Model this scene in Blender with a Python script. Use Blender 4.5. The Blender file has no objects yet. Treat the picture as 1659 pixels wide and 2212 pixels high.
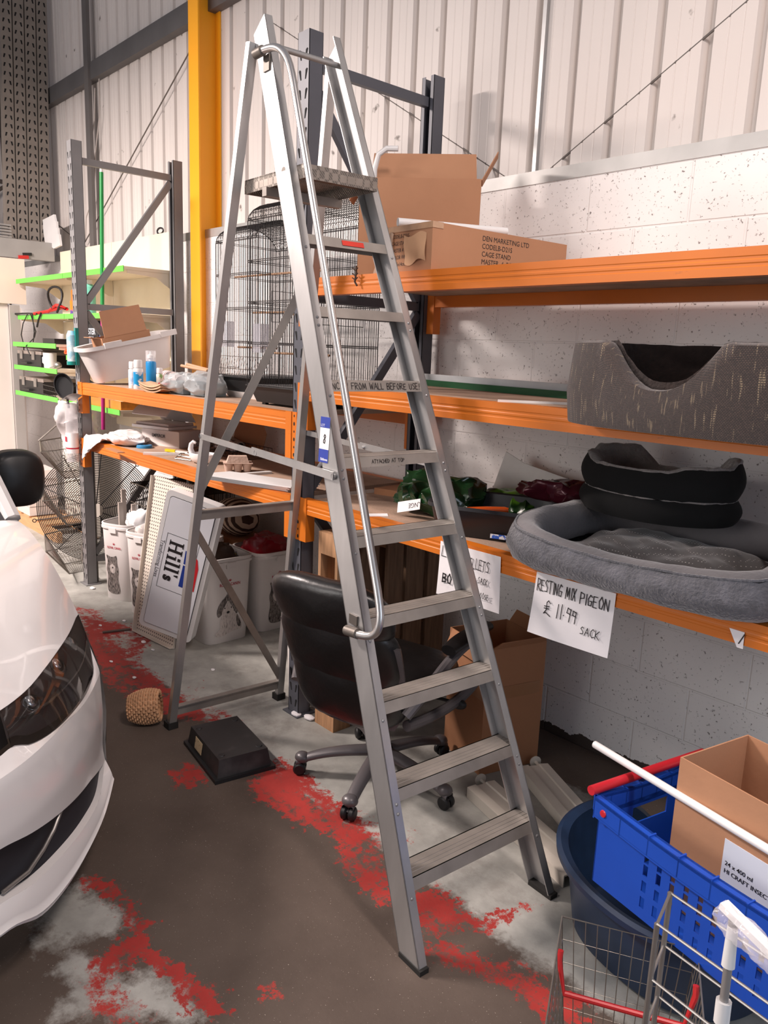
import bpy, bmesh, math, random
import numpy as np
from mathutils import Vector, Matrix, noise
random.seed(7)
SC = bpy.context.scene
COL = SC.collection
PI = math.pi

# ------------------------------------------------------------------ camera
FPX, YAW, PIT, ROL, CAMH = 1690.474, -0.837135, -0.201202, 0.038855, 1.72837
_F = Vector((math.sin(YAW)*math.cos(PIT), math.cos(YAW)*math.cos(PIT), math.sin(PIT)))
_r = Vector((math.cos(YAW), -math.sin(YAW), 0)); _u = _r.cross(_F)
_R = _r*math.cos(ROL) + _u*math.sin(ROL); _U = _u*math.cos(ROL) - _r*math.sin(ROL)
_C = Vector((0, 0, CAMH))
cd = bpy.data.cameras.new('camera'); cam = bpy.data.objects.new('camera', cd); COL.objects.link(cam)
cam.matrix_world = Matrix(((_R.x, _U.x, -_F.x, _C.x), (_R.y, _U.y, -_F.y, _C.y), (_R.z, _U.z, -_F.z, _C.z), (0, 0, 0, 1)))
cd.sensor_fit = 'HORIZONTAL'; cd.sensor_width = 36.0; cd.lens = 36.0*FPX/1659; cd.clip_start = 0.05
SC.camera = cam

# ------------------------------------------------------------------ light
SC.view_settings.view_transform = 'Standard'; SC.view_settings.look = 'None'
SC.view_settings.gamma = 1; SC.view_settings.use_curve_mapping = False
SC.view_settings.exposure = 0.0
wd = bpy.data.worlds.new('world'); SC.world = wd; wd.use_nodes = True
wd.node_tree.nodes['Background'].inputs[0].default_value = (0.62, 0.62, 0.70, 1)
wd.node_tree.nodes['Background'].inputs[1].default_value = 0.38

def lamp(loc, sx, sy, power, col, aim=None):
    l = bpy.data.lights.new('lamp', 'AREA'); l.shape = 'RECTANGLE'; l.size = sx; l.size_y = sy
    l.energy = power; l.color = col
    o = bpy.data.objects.new('lamp', l); COL.objects.link(o); o.location = loc
    if aim is not None:
        d = Vector(aim)-Vector(loc); o.rotation_euler = d.to_track_quat('-Z', 'Y').to_euler()
    return o
WARM = (1.0, 0.86, 0.80)
lamp((-6.0, -0.9, 4.1), 1.6, 0.35, 690, WARM)
lamp((-2.6, -1.8, 4.7), 1.5, 0.35, 80, WARM)
lamp((0.3, 1.2, 4.5), 1.5, 0.35, 135, WARM)
lamp((2.6, 0.9, 1.7), 1.8, 2.0, 34, (0.74, 0.85, 1.0), aim=(-1.0, 2.6, 1.0))
lamp((-3.4, -5.2, 2.3), 3.2, 2.6, 150, (1.0, 0.94, 0.90), aim=(-2.2, 2.8, 1.0))   # added fill behind the camera to lift the lower walls under the shelves

# ------------------------------------------------------------------ helpers
def lin(c):
    c = c/255.0
    return c/12.92 if c <= .04045 else ((c+.055)/1.055)**2.4
def rgb(*c): return (lin(c[0]), lin(c[1]), lin(c[2]), 1)

def ray(px, py): return _F + _R*((px-829.5)/FPX) - _U*((py-1106)/FPX)
def at(px, py, X=None, Y=None, Z=None):
    d = ray(px, py)
    if X is not None: t = (X-_C.x)/d.x
    elif Y is not None: t = (Y-_C.y)/d.y
    else: t = (Z-_C.z)/d.z
    return _C + d*t

_mats = {}
def mat(name, col, rough=.55, metal=0.0, var=.10, scale=6.0, bump=0.0, bscale=60.0, spec=.5, trans=0.0, alpha=1.0, stretch=None, sheen=0.0, col2=None, thr=None, coat=0.0, detail=4):
    """principled with procedural noise; col/col2 are sRGB 0-255 tuples"""
    if name in _mats: return _mats[name]
    m = bpy.data.materials.new(name); m.use_nodes = True; _mats[name] = m
    nt = m.node_tree; N = nt.nodes; L = nt.links; b = N['Principled BSDF']
    b.inputs['Roughness'].default_value = rough; b.inputs['Metallic'].default_value = metal
    b.inputs['Specular IOR Level'].default_value = spec
    b.inputs['Transmission Weight'].default_value = trans; b.inputs['Alpha'].default_value = alpha
    b.inputs['Coat Weight'].default_value = coat
    if sheen: b.inputs['Sheen Weight'].default_value = sheen
    c = rgb(*col)
    tc = N.new('ShaderNodeTexCoord'); mp = N.new('ShaderNodeMapping'); L.new(tc.outputs['Object'], mp.inputs[0])
    if stretch: mp.inputs['Scale'].default_value = stretch
    nz = N.new('ShaderNodeTexNoise'); nz.inputs['Scale'].default_value = scale; nz.inputs['Detail'].default_value = detail; L.new(mp.outputs[0], nz.inputs['Vector'])
    rp = N.new('ShaderNodeValToRGB'); L.new(nz.outputs['Fac'], rp.inputs[0])
    if col2 is not None:
        c2 = rgb(*col2); t = thr or (.45, .6)
        rp.color_ramp.elements[0].position = t[0]; rp.color_ramp.elements[1].position = t[1]
        rp.color_ramp.elements[0].color = c; rp.color_ramp.elements[1].color = c2
    else:
        rp.color_ramp.elements[0].position = .3; rp.color_ramp.elements[1].position = .7
        rp.color_ramp.elements[0].color = [v*(1-var) for v in c[:3]]+[1]; rp.color_ramp.elements[1].color = [min(1, v*(1+var)) for v in c[:3]]+[1]
    L.new(rp.outputs[0], b.inputs['Base Color'])
    if bump:
        n2 = N.new('ShaderNodeTexNoise'); n2.inputs['Scale'].default_value = bscale; n2.inputs['Detail'].default_value = 5; L.new(mp.outputs[0], n2.inputs['Vector'])
        bp = N.new('ShaderNodeBump'); bp.inputs['Strength'].default_value = bump; bp.inputs['Distance'].default_value = .01
        L.new(n2.outputs['Fac'], bp.inputs['Height']); L.new(bp.outputs[0], b.inputs['Normal'])
    return m

def V(*a): return Vector(a)
class MB:
    def __init__(s): s.bm = bmesh.new(); s.mi = 0
    def _f(s, vs):
        try:
            f = s.bm.faces.new(vs); f.material_index = s.mi; return f
        except ValueError: return None
    def face(s, pts):
        return s._f([s.bm.verts.new(p) for p in pts])
    def hexa(s, b, t):
        vb = [s.bm.verts.new(p) for p in b]; vt = [s.bm.verts.new(p) for p in t]
        s._f(vb[::-1]); s._f(vt)
        n = len(vb)
        for i in range(n): s._f([vb[i], vb[(i+1) % n], vt[(i+1) % n], vt[i]])
        return s
    def box(s, lo, hi, M=None):
        x0, y0, z0 = lo; x1, y1, z1 = hi
        b = [V(x0, y0, z0), V(x1, y0, z0), V(x1, y1, z0), V(x0, y1, z0)]; t = [V(x0, y0, z1), V(x1, y0, z1), V(x1, y1, z1), V(x0, y1, z1)]
        if M is not None: b = [M @ p for p in b]; t = [M @ p for p in t]
        return s.hexa(b, t)
    def taper(s, lo, hi, d, M=None):
        """box whose top is larger by d on each side"""
        x0, y0, z0 = lo; x1, y1, z1 = hi
        b = [V(x0, y0, z0), V(x1, y0, z0), V(x1, y1, z0), V(x0, y1, z0)]; t = [V(x0-d, y0-d, z1), V(x1+d, y0-d, z1), V(x1+d, y1+d, z1), V(x0-d, y1+d, z1)]
        if M is not None: b = [M @ p for p in b]; t = [M @ p for p in t]
        return s.hexa(b, t)
    def bar(s, p, q, w, h, up=(0, 0, 1)):
        """rectangular bar p->q; w across, h along the up side"""
        p = Vector(p); q = Vector(q); d = (q-p).normalized(); u = Vector(up); a = d.cross(u)
        if a.length < 1e-5: a = d.cross(V(1, 0, 0))
        a.normalize(); u = a.cross(d).normalized(); a *= w/2; u = u*(h/2)
        return s.hexa([p-a-u, p+a-u, p+a+u, p-a+u], [q-a-u, q+a-u, q+a+u, q-a+u])
    def extr(s, poly, vec):
        vec = Vector(vec); return s.hexa([Vector(p) for p in poly], [Vector(p)+vec for p in poly])
    def tube(s, pts, r, n=8, closed=False, r2=None):
        pts = [Vector(p) for p in pts]; m = len(pts); rings = []; prev = None
        for i, p in enumerate(pts):
            a = pts[i-1] if (i > 0 or closed) else p; b = pts[(i+1) % m] if (i < m-1 or closed) else p
            t = (b-a)
            if t.length < 1e-9: t = V(0, 0, 1)
            t.normalize()
            if prev is None:
                x = t.cross(V(0, 0, 1))
                if x.length < 1e-3: x = t.cross(V(1, 0, 0))
            else: x = prev - t*prev.dot(t)
            x.normalize(); prev = x; y = t.cross(x)
            rr = r if r2 is None else r+(r2-r)*i/max(1, m-1)
            if callable(r): rr = r(i/max(1, m-1))
            rings.append([s.bm.verts.new(p+x*rr*math.cos(2*PI*k/n)+y*rr*math.sin(2*PI*k/n)) for k in range(n)])
        for i in range(m if closed else m-1):
            A = rings[i]; B = rings[(i+1) % m]
            for k in range(n): s._f([A[k], A[(k+1) % n], B[(k+1) % n], B[k]])
        if not closed: s._f(rings[0][::-1]); s._f(rings[-1])
        return s
    def lathe(s, prof, c=(0, 0, 0), n=24, M=None, sx=1, sy=1):
        """profile of (r,z) spun about z at c, or through matrix M"""
        c = Vector(c); rings = []
        for r, z in prof:
            if r < 1e-6:
                p = c+V(0, 0, z); rings.append([s.bm.verts.new(M @ p if M is not None else p)])
            else:
                rr = []
                for k in range(n):
                    p = c+V(r*sx*math.cos(2*PI*k/n), r*sy*math.sin(2*PI*k/n), z); rr.append(s.bm.verts.new(M @ p if M is not None else p))
                rings.append(rr)
        for A, B in zip(rings, rings[1:]):
            for k in range(n):
                if len(A) == 1 and len(B) == 1: continue
                if len(A) == 1: s._f([A[0], B[(k+1) % n], B[k]][::-1] if False else [A[0], B[(k+1) % n], B[k]])
                elif len(B) == 1: s._f([A[k], A[(k+1) % n], B[0]])
                else: s._f([A[k], A[(k+1) % n], B[(k+1) % n], B[k]])
        if len(rings[0]) > 1 and prof[0][0] > 0: pass
        return s
    def cyl(s, p, q, r, n=16, r2=None):
        return s.tube([p, q], r, n, r2=r2)
    def ball(s, c, r, n=12, sc=(1, 1, 1), M=None):
        prof = [(max(0, math.sin(PI*i/n)), -math.cos(PI*i/n)) for i in range(n+1)]
        c = Vector(c)
        T = Matrix.Translation(c) @ (M if M is not None else Matrix()) @ Matrix.Diagonal((r*sc[0], r*sc[1], r*sc[2], 1))
        return s.lathe(prof, n=n*2, M=T)
    def grid(s, fn, nu, nv, cu=False, cv=False):
        """surface fn(u,v), u,v in 0..1"""
        R = [[s.bm.verts.new(fn(i/nu, j/nv)) for j in range(nv if cv else nv+1)] for i in range(nu if cu else nu+1)]
        for i in range(nu):
            for j in range(nv):
                s._f([R[i][j], R[(i+1) % len(R)][j], R[(i+1) % len(R)][(j+1) % len(R[0])], R[i][(j+1) % len(R[0])]])
        return s
    def thick(s, t):
        bmesh.ops.recalc_face_normals(s.bm, faces=s.bm.faces)
        bmesh.ops.solidify(s.bm, geom=list(s.bm.faces), thickness=t); return s
    def weld(s, d=1e-4):
        bmesh.ops.remove_doubles(s.bm, verts=list(s.bm.verts), dist=d); return s
    def jitter(s, a, f=3.0, seed=0):
        for v in s.bm.verts:
            n = noise.noise_vector(v.co*f+V(seed*7.3, seed*3.1, seed)); v.co += n*a
        return s
    def sub(s, n=1):
        bmesh.ops.subdivide_edges(s.bm, edges=list(s.bm.edges), cuts=n, use_grid_fill=True); return s
    def build(s, name, m, parent=None, bevel=0, seg=2, smooth=35, local=False):
        bm = s.bm
        if bevel:
            es = [e for e in bm.edges if len(e.link_faces) == 2 and e.calc_face_angle(0) > .5]
            bmesh.ops.bevel(bm, geom=es, offset=bevel, segments=seg, affect='EDGES', profile=.5, clamp_overlap=True)
        bmesh.ops.recalc_face_normals(bm, faces=bm.faces)
        me = bpy.data.meshes.new(name); bm.to_mesh(me); bm.free()
        for k in (m if isinstance(m, (list, tuple)) else [m]): me.materials.append(k)
        if smooth:
            me.polygons.foreach_set('use_smooth', [True]*len(me.polygons)); me.set_sharp_from_angle(angle=math.radians(smooth))
        o = bpy.data.objects.new(name, me); COL.objects.link(o)
        place(o, parent, local)
        return o

_TM = {}
def root_of(o):
    while o.parent: o = o.parent
    return o
def place(o, parent, local=False):
    me = o.data
    if parent is not None:
        if not local:
            M = _TM.get(root_of(parent).name)
            if M is not None: me.transform(M.inverted())
        o.parent = parent
    else:
        n = len(me.vertices)
        co = np.empty(n*3); me.vertices.foreach_get('co', co); co = co.reshape(-1, 3)
        lo = co.min(0); hi = co.max(0); c = Vector(((lo[0]+hi[0])/2, (lo[1]+hi[1])/2, lo[2]))
        me.transform(Matrix.Translation(-c)); o.location = c; _TM[o.name] = Matrix.Translation(c)

def tag(o, label=None, cat=None, group=None, kind=None):
    if label: o['label'] = label
    if cat: o['category'] = cat
    if group: o['group'] = group
    if kind: o['kind'] = kind
    return o
def thing(name, label, cat, loc=(0, 0, 0), rz=0.0, group=None):
    o = bpy.data.objects.new(name, None); COL.objects.link(o); o.empty_display_size = .05
    o.location = loc; o.rotation_euler = (0, 0, rz); _TM[o.name] = Matrix.Translation(Vector(loc)) @ Matrix.Rotation(rz, 4, 'Z')
    return tag(o, label, cat, group)
def copytree(o, parent=None):
    c = o.copy(); COL.objects.link(c)
    if parent is not None: c.parent = parent
    for ch in [k for k in bpy.data.objects if k.parent == o]: copytree(ch, c)
    return c
def struct(o): o['kind'] = 'structure'; return o

def frame(o, x, y):
    """matrix with origin o, x axis and y axis directions"""
    x = Vector(x).normalized(); y = Vector(y); z = x.cross(y).normalized(); y = z.cross(x)
    o = Vector(o)
    return Matrix(((x.x, y.x, z.x, o.x), (x.y, y.y, z.y, o.y), (x.z, y.z, z.z, o.z), (0, 0, 0, 1)))

def text(body, size, M, m, parent, name='lettering', align='LEFT', bold=0.0, sx=1.0, label=None):
    cu = bpy.data.curves.new(name, 'FONT'); cu.body = body; cu.size = size; cu.align_x = align; cu.align_y = 'CENTER'; cu.offset = bold; cu.resolution_u = 3
    cu.space_line = .95
    t = bpy.data.objects.new(name, cu); COL.objects.link(t); dg = bpy.context.evaluated_depsgraph_get(); dg.update()
    me = bpy.data.meshes.new_from_object(t.evaluated_get(dg)); bpy.data.objects.remove(t); bpy.data.curves.remove(cu)
    me.transform(M @ Matrix.Diagonal((sx, 1, 1, 1))); me.materials.clear(); me.materials.append(m)
    o = bpy.data.objects.new(name, me); COL.objects.link(o); place(o, parent)
    if label: o['label'] = label
    return o

# hand-drawn stroke letters on a 0..1 grid
SF = {'A': [[(0, 0), (.45, 1), (.9, 0)], [(.2, .4), (.75, .4)]], 'B': [[(0, 0), (0, 1), (.6, .95), (.6, .6), (0, .52), (.7, .4), (.7, .08), (0, 0)]], 'C': [[(.75, .85), (.4, 1), (.05, .7), (.05, .25), (.4, 0), (.8, .12)]],
 'D': [[(0, 0), (0, 1), (.6, .8), (.75, .45), (.5, .1), (0, 0)]], 'E': [[(.7, 1), (0, 1), (0, 0), (.7, 0)], [(0, .52), (.55, .52)]], 'F': [[(.75, 1), (0, 1), (0, 0)], [(0, .55), (.6, .55)]],
 'G': [[(.75, .85), (.4, 1), (.05, .6), (.2, .05), (.7, .05), (.75, .45), (.4, .45)]], 'H': [[(0, 0), (0, 1)], [(.7, 0), (.7, 1)], [(0, .5), (.7, .5)]], 'I': [[(.2, 0), (.2, 1)]], 'K': [[(0, 0), (0, 1)], [(.7, 1), (0, .45), (.75, 0)]],
 'L': [[(0, 1), (0, 0), (.65, 0)]], 'M': [[(0, 0), (.15, 1), (.5, .2), (.85, 1), (1, 0)]], 'N': [[(0, 0), (0, 1), (.75, 0), (.75, 1)]], 'O': [[(.4, 1), (.05, .6), (.2, .05), (.6, .02), (.8, .5), (.4, 1)]],
 'P': [[(0, 0), (0, 1), (.65, .9), (.65, .55), (0, .45)]], 'R': [[(0, 0), (0, 1), (.65, .92), (.6, .58), (0, .48), (.75, 0)]], 'S': [[(.7, .9), (.3, 1), (.05, .75), (.6, .4), (.6, .08), (0, .05)]], 'T': [[(0, 1), (.85, 1)], [(.4, 1), (.4, 0)]],
 'U': [[(0, 1), (.05, .15), (.4, 0), (.7, .15), (.72, 1)]], 'V': [[(0, 1), (.4, 0), (.8, 1)]], 'W': [[(0, 1), (.25, 0), (.5, .75), (.75, 0), (1, 1)]], 'X': [[(0, 0), (.7, 1)], [(0, 1), (.7, 0)]], 'Y': [[(0, 1), (.4, .5), (.4, 0)], [(.8, 1), (.4, .5)]],
 'g': [[(.6, .55), (.2, .6), (.05, .3), (.4, .1), (.6, .5), (.55, -.35), (.1, -.3)]], 'k': [[(0, 0), (0, .9)], [(.5, .55), (0, .25), (.55, 0)]], '0': [[(.35, 1), (.02, .55), (.3, 0), (.65, .45), (.35, 1)]], '1': [[(.25, 0), (.3, 1)]],
 '2': [[(.05, .8), (.35, 1), (.65, .75), (0, 0), (.7, .02)]], '9': [[(.65, .85), (.2, .95), (.1, .6), (.6, .55), (.65, .9), (.55, 0)]], '8': [[(.6, .85), (.3, 1), (.1, .8), (.6, .35), (.5, .02), (.12, .1), (.1, .35), (.6, .7), (.6, .85)]],
 '£': [[(.85, .85), (.6, 1), (.4, .85), (.4, .3), (.1, .02), (.35, .12), (1, -.08)], [(.1, .55), (.75, .6)], [(.1, .4), (.75, .42)]], '.': [[(.1, .35), (.16, .38)]], '!': [[(.2, .35), (.25, 1)], [(.15, 0), (.2, .06)]], '/': [[(0, 0), (.5, 1)]], ' ': []}
def hand(body, h, M, m, parent, w=.08, sp=1.12, seed=1, name='handwriting', asp=.62, fit=None):
    """hand-written letters as thin raised strokes in the xy plane of M"""
    rnd = random.Random(seed); mb = MB(); x = 0
    if fit: asp = fit/(h*sp*sum(max([p[0] for st in SF.get(c, []) for p in st], default=.55)+.28 for c in body))
    for ch in body:
        g = SF.get(ch, []); mx = max([p[0] for st in g for p in st], default=.55); k = h*(.92+.16*rnd.random()); dy = h*.06*(rnd.random()-.5); sl = .08+.06*rnd.random()
        for st in g:
            P = [V(x+(p[0]+sl*p[1])*k*asp, p[1]*k+dy, .0006) for p in st]
            for a, b in zip(P, P[1:]):
                d = (b-a).normalized(); n = V(-d.y, d.x, 0)*h*w/2; e = d*h*w/2.2
                mb.face([M @ (a-n-e), M @ (b-n+e), M @ (b+n+e), M @ (a+n-e)])
        x += (mx+.28)*h*asp*sp
    return mb.build(name, m, parent, smooth=0)
# ================================================================== materials
M_white = mat('white_wall_paint', (226, 220, 216), .8, var=.03, scale=3)
M_galv = mat('galvanised_steel', (168, 168, 168), .45, .75, .12, 8)
M_grey = mat('grey_rack_paint', (128, 127, 128), .5, .1, .08, 5)
M_greyd = mat('dark_grey_rack_paint', (84, 86, 94), .45, .1, .08, 5)
M_slot = mat('slot_dark', (14, 14, 16), .9, var=.02)
M_alu = mat('aluminium', (188, 187, 186), .42, .82, .10, 14, stretch=(1, 1, .25))
M_aluw = mat('worn_aluminium', (150, 143, 136), .6, .55, .16, 10)
M_black = mat('black_plastic', (22, 22, 24), .5, var=.15, scale=8)
M_card = mat('cardboard', (176, 129, 97), .85, var=.05, scale=5, bump=.1, bscale=30)
M_card2 = mat('darker_cardboard', (166, 116, 82), .85, var=.06, scale=5, bump=.1, bscale=30)
M_tape = mat('brown_tape', (158, 112, 78), .3, var=.05)
M_ink = mat('black_ink', (28, 24, 26), .6, var=.05)
M_paper = mat('white_paper', (236, 233, 235), .75, var=.02, scale=12, bump=.25, bscale=9)
M_wplas = mat('white_plastic', (226, 225, 224), .4, var=.03, scale=6)
M_cream = mat('cream_shelf_panel', (232, 222, 198), .5, var=.03)
M_green = mat('green_price_rail', (104, 206, 74), .45, var=.05, scale=12)
M_wood = mat('raw_pallet_wood', (176, 134, 98), .8, var=.22, scale=5, stretch=(14, 14, 1.2), bump=.15)
M_wood2 = mat('old_pallet_board', (128, 100, 78), .85, var=.25, scale=5, stretch=(14, 14, 1.2), bump=.2)
M_chrome = mat('chrome_wire', (164, 160, 156), .42, .85, .08, 20)
M_wire = mat('black_wire', (34, 30, 30), .45, .3, .1, 20)
M_wirew = mat('dull_steel_wire', (140, 134, 126), .4, .75, .1, 20)

def orange_mat():
    m = mat('orange_rack_paint', (206, 110, 20), .45, var=.07, scale=4)
    nt = m.node_tree; N = nt.nodes; L = nt.links; b = N['Principled BSDF']
    src = b.inputs['Base Color'].links[0].from_socket
    tc = N['Texture Coordinate']; nz = N.new('ShaderNodeTexNoise'); nz.inputs['Scale'].default_value = 9; nz.inputs['Detail'].default_value = 9; nz.inputs['Roughness'].default_value = .75
    mp = N.new('ShaderNodeMapping'); mp.inputs['Scale'].default_value = (.5, 1, 2); L.new(tc.outputs['Object'], mp.inputs[0]); L.new(mp.outputs[0], nz.inputs['Vector'])
    rp = N.new('ShaderNodeValToRGB'); rp.color_ramp.elements[0].position = .66; rp.color_ramp.elements[1].position = .72; L.new(nz.outputs['Fac'], rp.inputs[0])
    mx = N.new('ShaderNodeMix'); mx.data_type = 'RGBA'; L.new(rp.outputs[0], mx.inputs[0]); L.new(src, mx.inputs[6]); mx.inputs[7].default_value = rgb(170, 92, 34)
    L.new(mx.outputs[2], b.inputs['Base Color'])
    return m
M_orange = orange_mat()

def block_mat():
    m = bpy.data.materials.new('painted_block_wall'); m.use_nodes = True; nt = m.node_tree; N = nt.nodes; L = nt.links; b = N['Principled BSDF']
    tc = N.new('ShaderNodeTexCoord'); sep = N.new('ShaderNodeSeparateXYZ'); L.new(tc.outputs['Object'], sep.inputs[0])
    cmb = N.new('ShaderNodeCombineXYZ'); L.new(sep.outputs[0], cmb.inputs[0]); L.new(sep.outputs[2], cmb.inputs[1])
    br = N.new('ShaderNodeTexBrick'); L.new(cmb.outputs[0], br.inputs['Vector'])
    br.inputs['Scale'].default_value = 1; br.inputs['Brick Width'].default_value = .45; br.inputs['Row Height'].default_value = .225; br.inputs['Mortar Size'].default_value = .006; br.inputs['Mortar Smooth'].default_value = .6
    br.offset = .5
    n1 = N.new('ShaderNodeTexNoise'); n1.inputs['Scale'].default_value = 2.2; n1.inputs['Detail'].default_value = 5; L.new(tc.outputs['Object'], n1.inputs['Vector'])
    r1 = N.new('ShaderNodeValToRGB'); L.new(n1.outputs[0], r1.inputs[0]); r1.color_ramp.elements[0].color = rgb(224, 221, 219); r1.color_ramp.elements[1].color = rgb(242, 240, 238)
    # pitting holes in the block face
    n2 = N.new('ShaderNodeTexNoise'); n2.inputs['Scale'].default_value = 95; n2.inputs['Detail'].default_value = 3; n2.inputs['Roughness'].default_value = .6; L.new(tc.outputs['Object'], n2.inputs['Vector'])
    r2 = N.new('ShaderNodeValToRGB'); L.new(n2.outputs[0], r2.inputs[0]); r2.color_ramp.elements[0].position = .29; r2.color_ramp.elements[1].position = .36
    mx = N.new('ShaderNodeMix'); mx.data_type = 'RGBA'; L.new(r2.outputs[0], mx.inputs[0]); mx.inputs[6].default_value = rgb(130, 122, 120); L.new(r1.outputs[0], mx.inputs[7])
    # damp bare strip near the floor
    n3 = N.new('ShaderNodeTexNoise'); n3.inputs['Scale'].default_value = 2.5; n3.inputs['Detail'].default_value = 9; n3.inputs['Roughness'].default_value = .62; L.new(tc.outputs['Object'], n3.inputs['Vector'])
    ma = N.new('ShaderNodeMath'); ma.operation = 'MULTIPLY_ADD'; L.new(n3.outputs[0], ma.inputs[0]); ma.inputs[1].default_value = .30; ma.inputs[2].default_value = -.09
    lt = N.new('ShaderNodeMath'); lt.operation = 'LESS_THAN'; L.new(sep.outputs[2], lt.inputs[0]); L.new(ma.outputs[0], lt.inputs[1])
    mx2 = N.new('ShaderNodeMix'); mx2.data_type = 'RGBA'; L.new(lt.outputs[0], mx2.inputs[0]); L.new(mx.outputs[2], mx2.inputs[6]); mx2.inputs[7].default_value = rgb(66, 56, 50)
    L.new(mx2.outputs[2], b.inputs['Base Color']); b.inputs['Roughness'].default_value = .75
    h = N.new('ShaderNodeMath'); h.operation = 'MULTIPLY_ADD'; L.new(br.outputs['Fac'], h.inputs[0]); h.inputs[1].default_value = -.9
    L.new(r2.outputs[0], h.inputs[2])
    bp = N.new('ShaderNodeBump'); bp.inputs['Strength'].default_value = .55; bp.inputs['Distance'].default_value = .006; L.new(h.outputs[0], bp.inputs['Height']); L.new(bp.outputs[0], b.inputs['Normal'])
    return m
M_block = block_mat()

# ================================================================== floor
def floor():
    x0, x1, y0, y1 = -10.2, 1.2, -2.6, 3.0
    nx, ny = 380, 188
    def sdp(P, poly):
        # signed distance (positive inside) to a polygon, numpy
        d = np.full(P.shape[0], 1e9); ins = np.zeros(P.shape[0], bool); n = len(poly)
        for i in range(n):
            a = np.array(poly[i]); b = np.array(poly[(i+1) % n]); e = b-a; w = P-a
            t = np.clip((w@e)/(e@e), 0, 1); q = w-t[:, None]*e; d = np.minimum(d, (q**2).sum(1))
            c1 = (P[:, 1] >= a[1]); c2 = (P[:, 1] < b[1]); c3 = e[0]*w[:, 1] > e[1]*w[:, 0]
            ins ^= ((c1 & c2 & c3) | (~c1 & ~c2 & ~c3))
        d = np.sqrt(d); return np.where(ins, d, -d)
    def poly(px): return [tuple(at(a, b, Z=0)[:2]) for a, b in px]
    red = [[(168, 1312), (215, 1318), (218, 1338), (262, 1345), (330, 1372), (318, 1400), (300, 1425), (330, 1455), (375, 1490), (430, 1510), (470, 1530), (500, 1545), (520, 1560), (440, 1562), (370, 1545), (300, 1520), (225, 1480), (190, 1400)],
           [(555, 1655), (610, 1640), (660, 1660), (690, 1700), (735, 1730), (800, 1770), (820, 1790), (835, 1870), (850, 1960), (780, 1930), (735, 1860), (720, 1800), (640, 1780), (560, 1730), (540, 1690)],
           [(890, 1920), (950, 1915), (1000, 1945), (1010, 2000), (960, 2030), (900, 2010)],
           [(905, 2060), (960, 2020), (1040, 2060), (1110, 2080), (1180, 2120), (1260, 2170), (1290, 2212), (1180, 2212), (1090, 2130), (1000, 2105)],
           [(360, 1668), (420, 1645), (450, 1665), (440, 1700), (395, 1700)],
           [(215, 1890), (262, 1920), (300, 1960), (318, 2000), (325, 2045), (380, 2080), (390, 2140), (350, 2110), (300, 2075), (250, 2110), (270, 2160), (330, 2200), (300, 2212), (200, 2205), (172, 2140), (175, 2085), (230, 2040), (278, 2010), (255, 1950), (180, 1910)],
           [(385, 2085), (440, 2130), (480, 2140), (492, 2200), (420, 2190), (385, 2150)], [(568, 2132), (600, 2128), (605, 2150), (575, 2156)],
           [(1010, 1990), (1080, 1965), (1150, 1955), (1090, 1990), (1030, 2020)], [(800, 1830), (825, 1815), (900, 1795), (885, 1815)], [(425, 1475), (440, 1470), (440, 1485), (428, 1488)]]
    grey = [[(290, 1300), (700, 1400), (700, 1600), (560, 1640), (500, 1560), (420, 1500), (330, 1440), (330, 1380), (220, 1320), (170, 1290), (200, 1250)],
            [(600, 1560), (900, 1600), (1330, 1790), (1300, 2120), (1180, 2080), (1060, 2040), (1000, 1960), (860, 1900), (830, 1780), (700, 1690), (640, 1640)],
            [(175, 1905), (260, 1960), (285, 2010), (200, 2060), (60, 2060), (60, 1960)], [(140, 2040), (230, 2060), (260, 2110), (310, 2060), (390, 2130), (430, 2170), (500, 2212), (100, 2212)]]
    xs = np.linspace(x0, x1, nx+1); ys = np.linspace(y0, y1, ny+1); GX, GY = np.meshgrid(xs, ys, indexing='ij'); P = np.stack([GX.ravel(), GY.ravel()], 1)
    r = np.max([sdp(P, poly(q)) for q in red], 0); g = np.max([sdp(P, poly(q)) for q in grey], 0)
    g = np.maximum(g, np.minimum((P[:, 1]-1.68)*1.3, .4))
    g = np.where(P[:, 0] > -2.35, np.minimum(g, (2.60-P[:, 1])*1.2), g)
    r = np.maximum(r, np.where(P[:, 0] < -4.9, .09-np.abs(P[:, 1]-1.7), -1))
    mb = MB(); mb.grid(lambda u, v: V(x0+(x1-x0)*u, y0+(y1-y0)*v, 0), nx, ny)
    m = bpy.data.materials.new('worn_painted_concrete'); m.use_nodes = True
    me_o = mb.build('floor', m, smooth=0); struct(me_o)
    off = np.array(me_o.location)
    for nm, arr in (('red', r), ('grey', g)):
        a = me_o.data.attributes.new(nm, 'FLOAT', 'POINT'); a.data.foreach_set('value', arr.astype(np.float32))
    nt = m.node_tree; N = nt.nodes; L = nt.links; b = N['Principled BSDF']
    tc = N.new('ShaderNodeTexCoord')
    def nz(s, d=6, ro=.6):
        n = N.new('ShaderNodeTexNoise'); n.inputs['Scale'].default_value = s; n.inputs['Detail'].default_value = d; n.inputs['Roughness'].default_value = ro; L.new(tc.outputs['Object'], n.inputs['Vector']); return n.outputs[0]
    def ramp(s, p0, p1, c0=(0, 0, 0, 1), c1=(1, 1, 1, 1)):
        q = N.new('ShaderNodeValToRGB'); L.new(s, q.inputs[0]); q.color_ramp.elements[0].position = p0; q.color_ramp.elements[1].position = p1; q.color_ramp.elements[0].color = c0; q.color_ramp.elements[1].color = c1; return q.outputs[0]
    def mix(f, a, c):
        q = N.new('ShaderNodeMix'); q.data_type = 'RGBA'; L.new(f, q.inputs[0]); L.new(a, q.inputs[6]); L.new(c, q.inputs[7]); return q.outputs[2]
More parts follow.
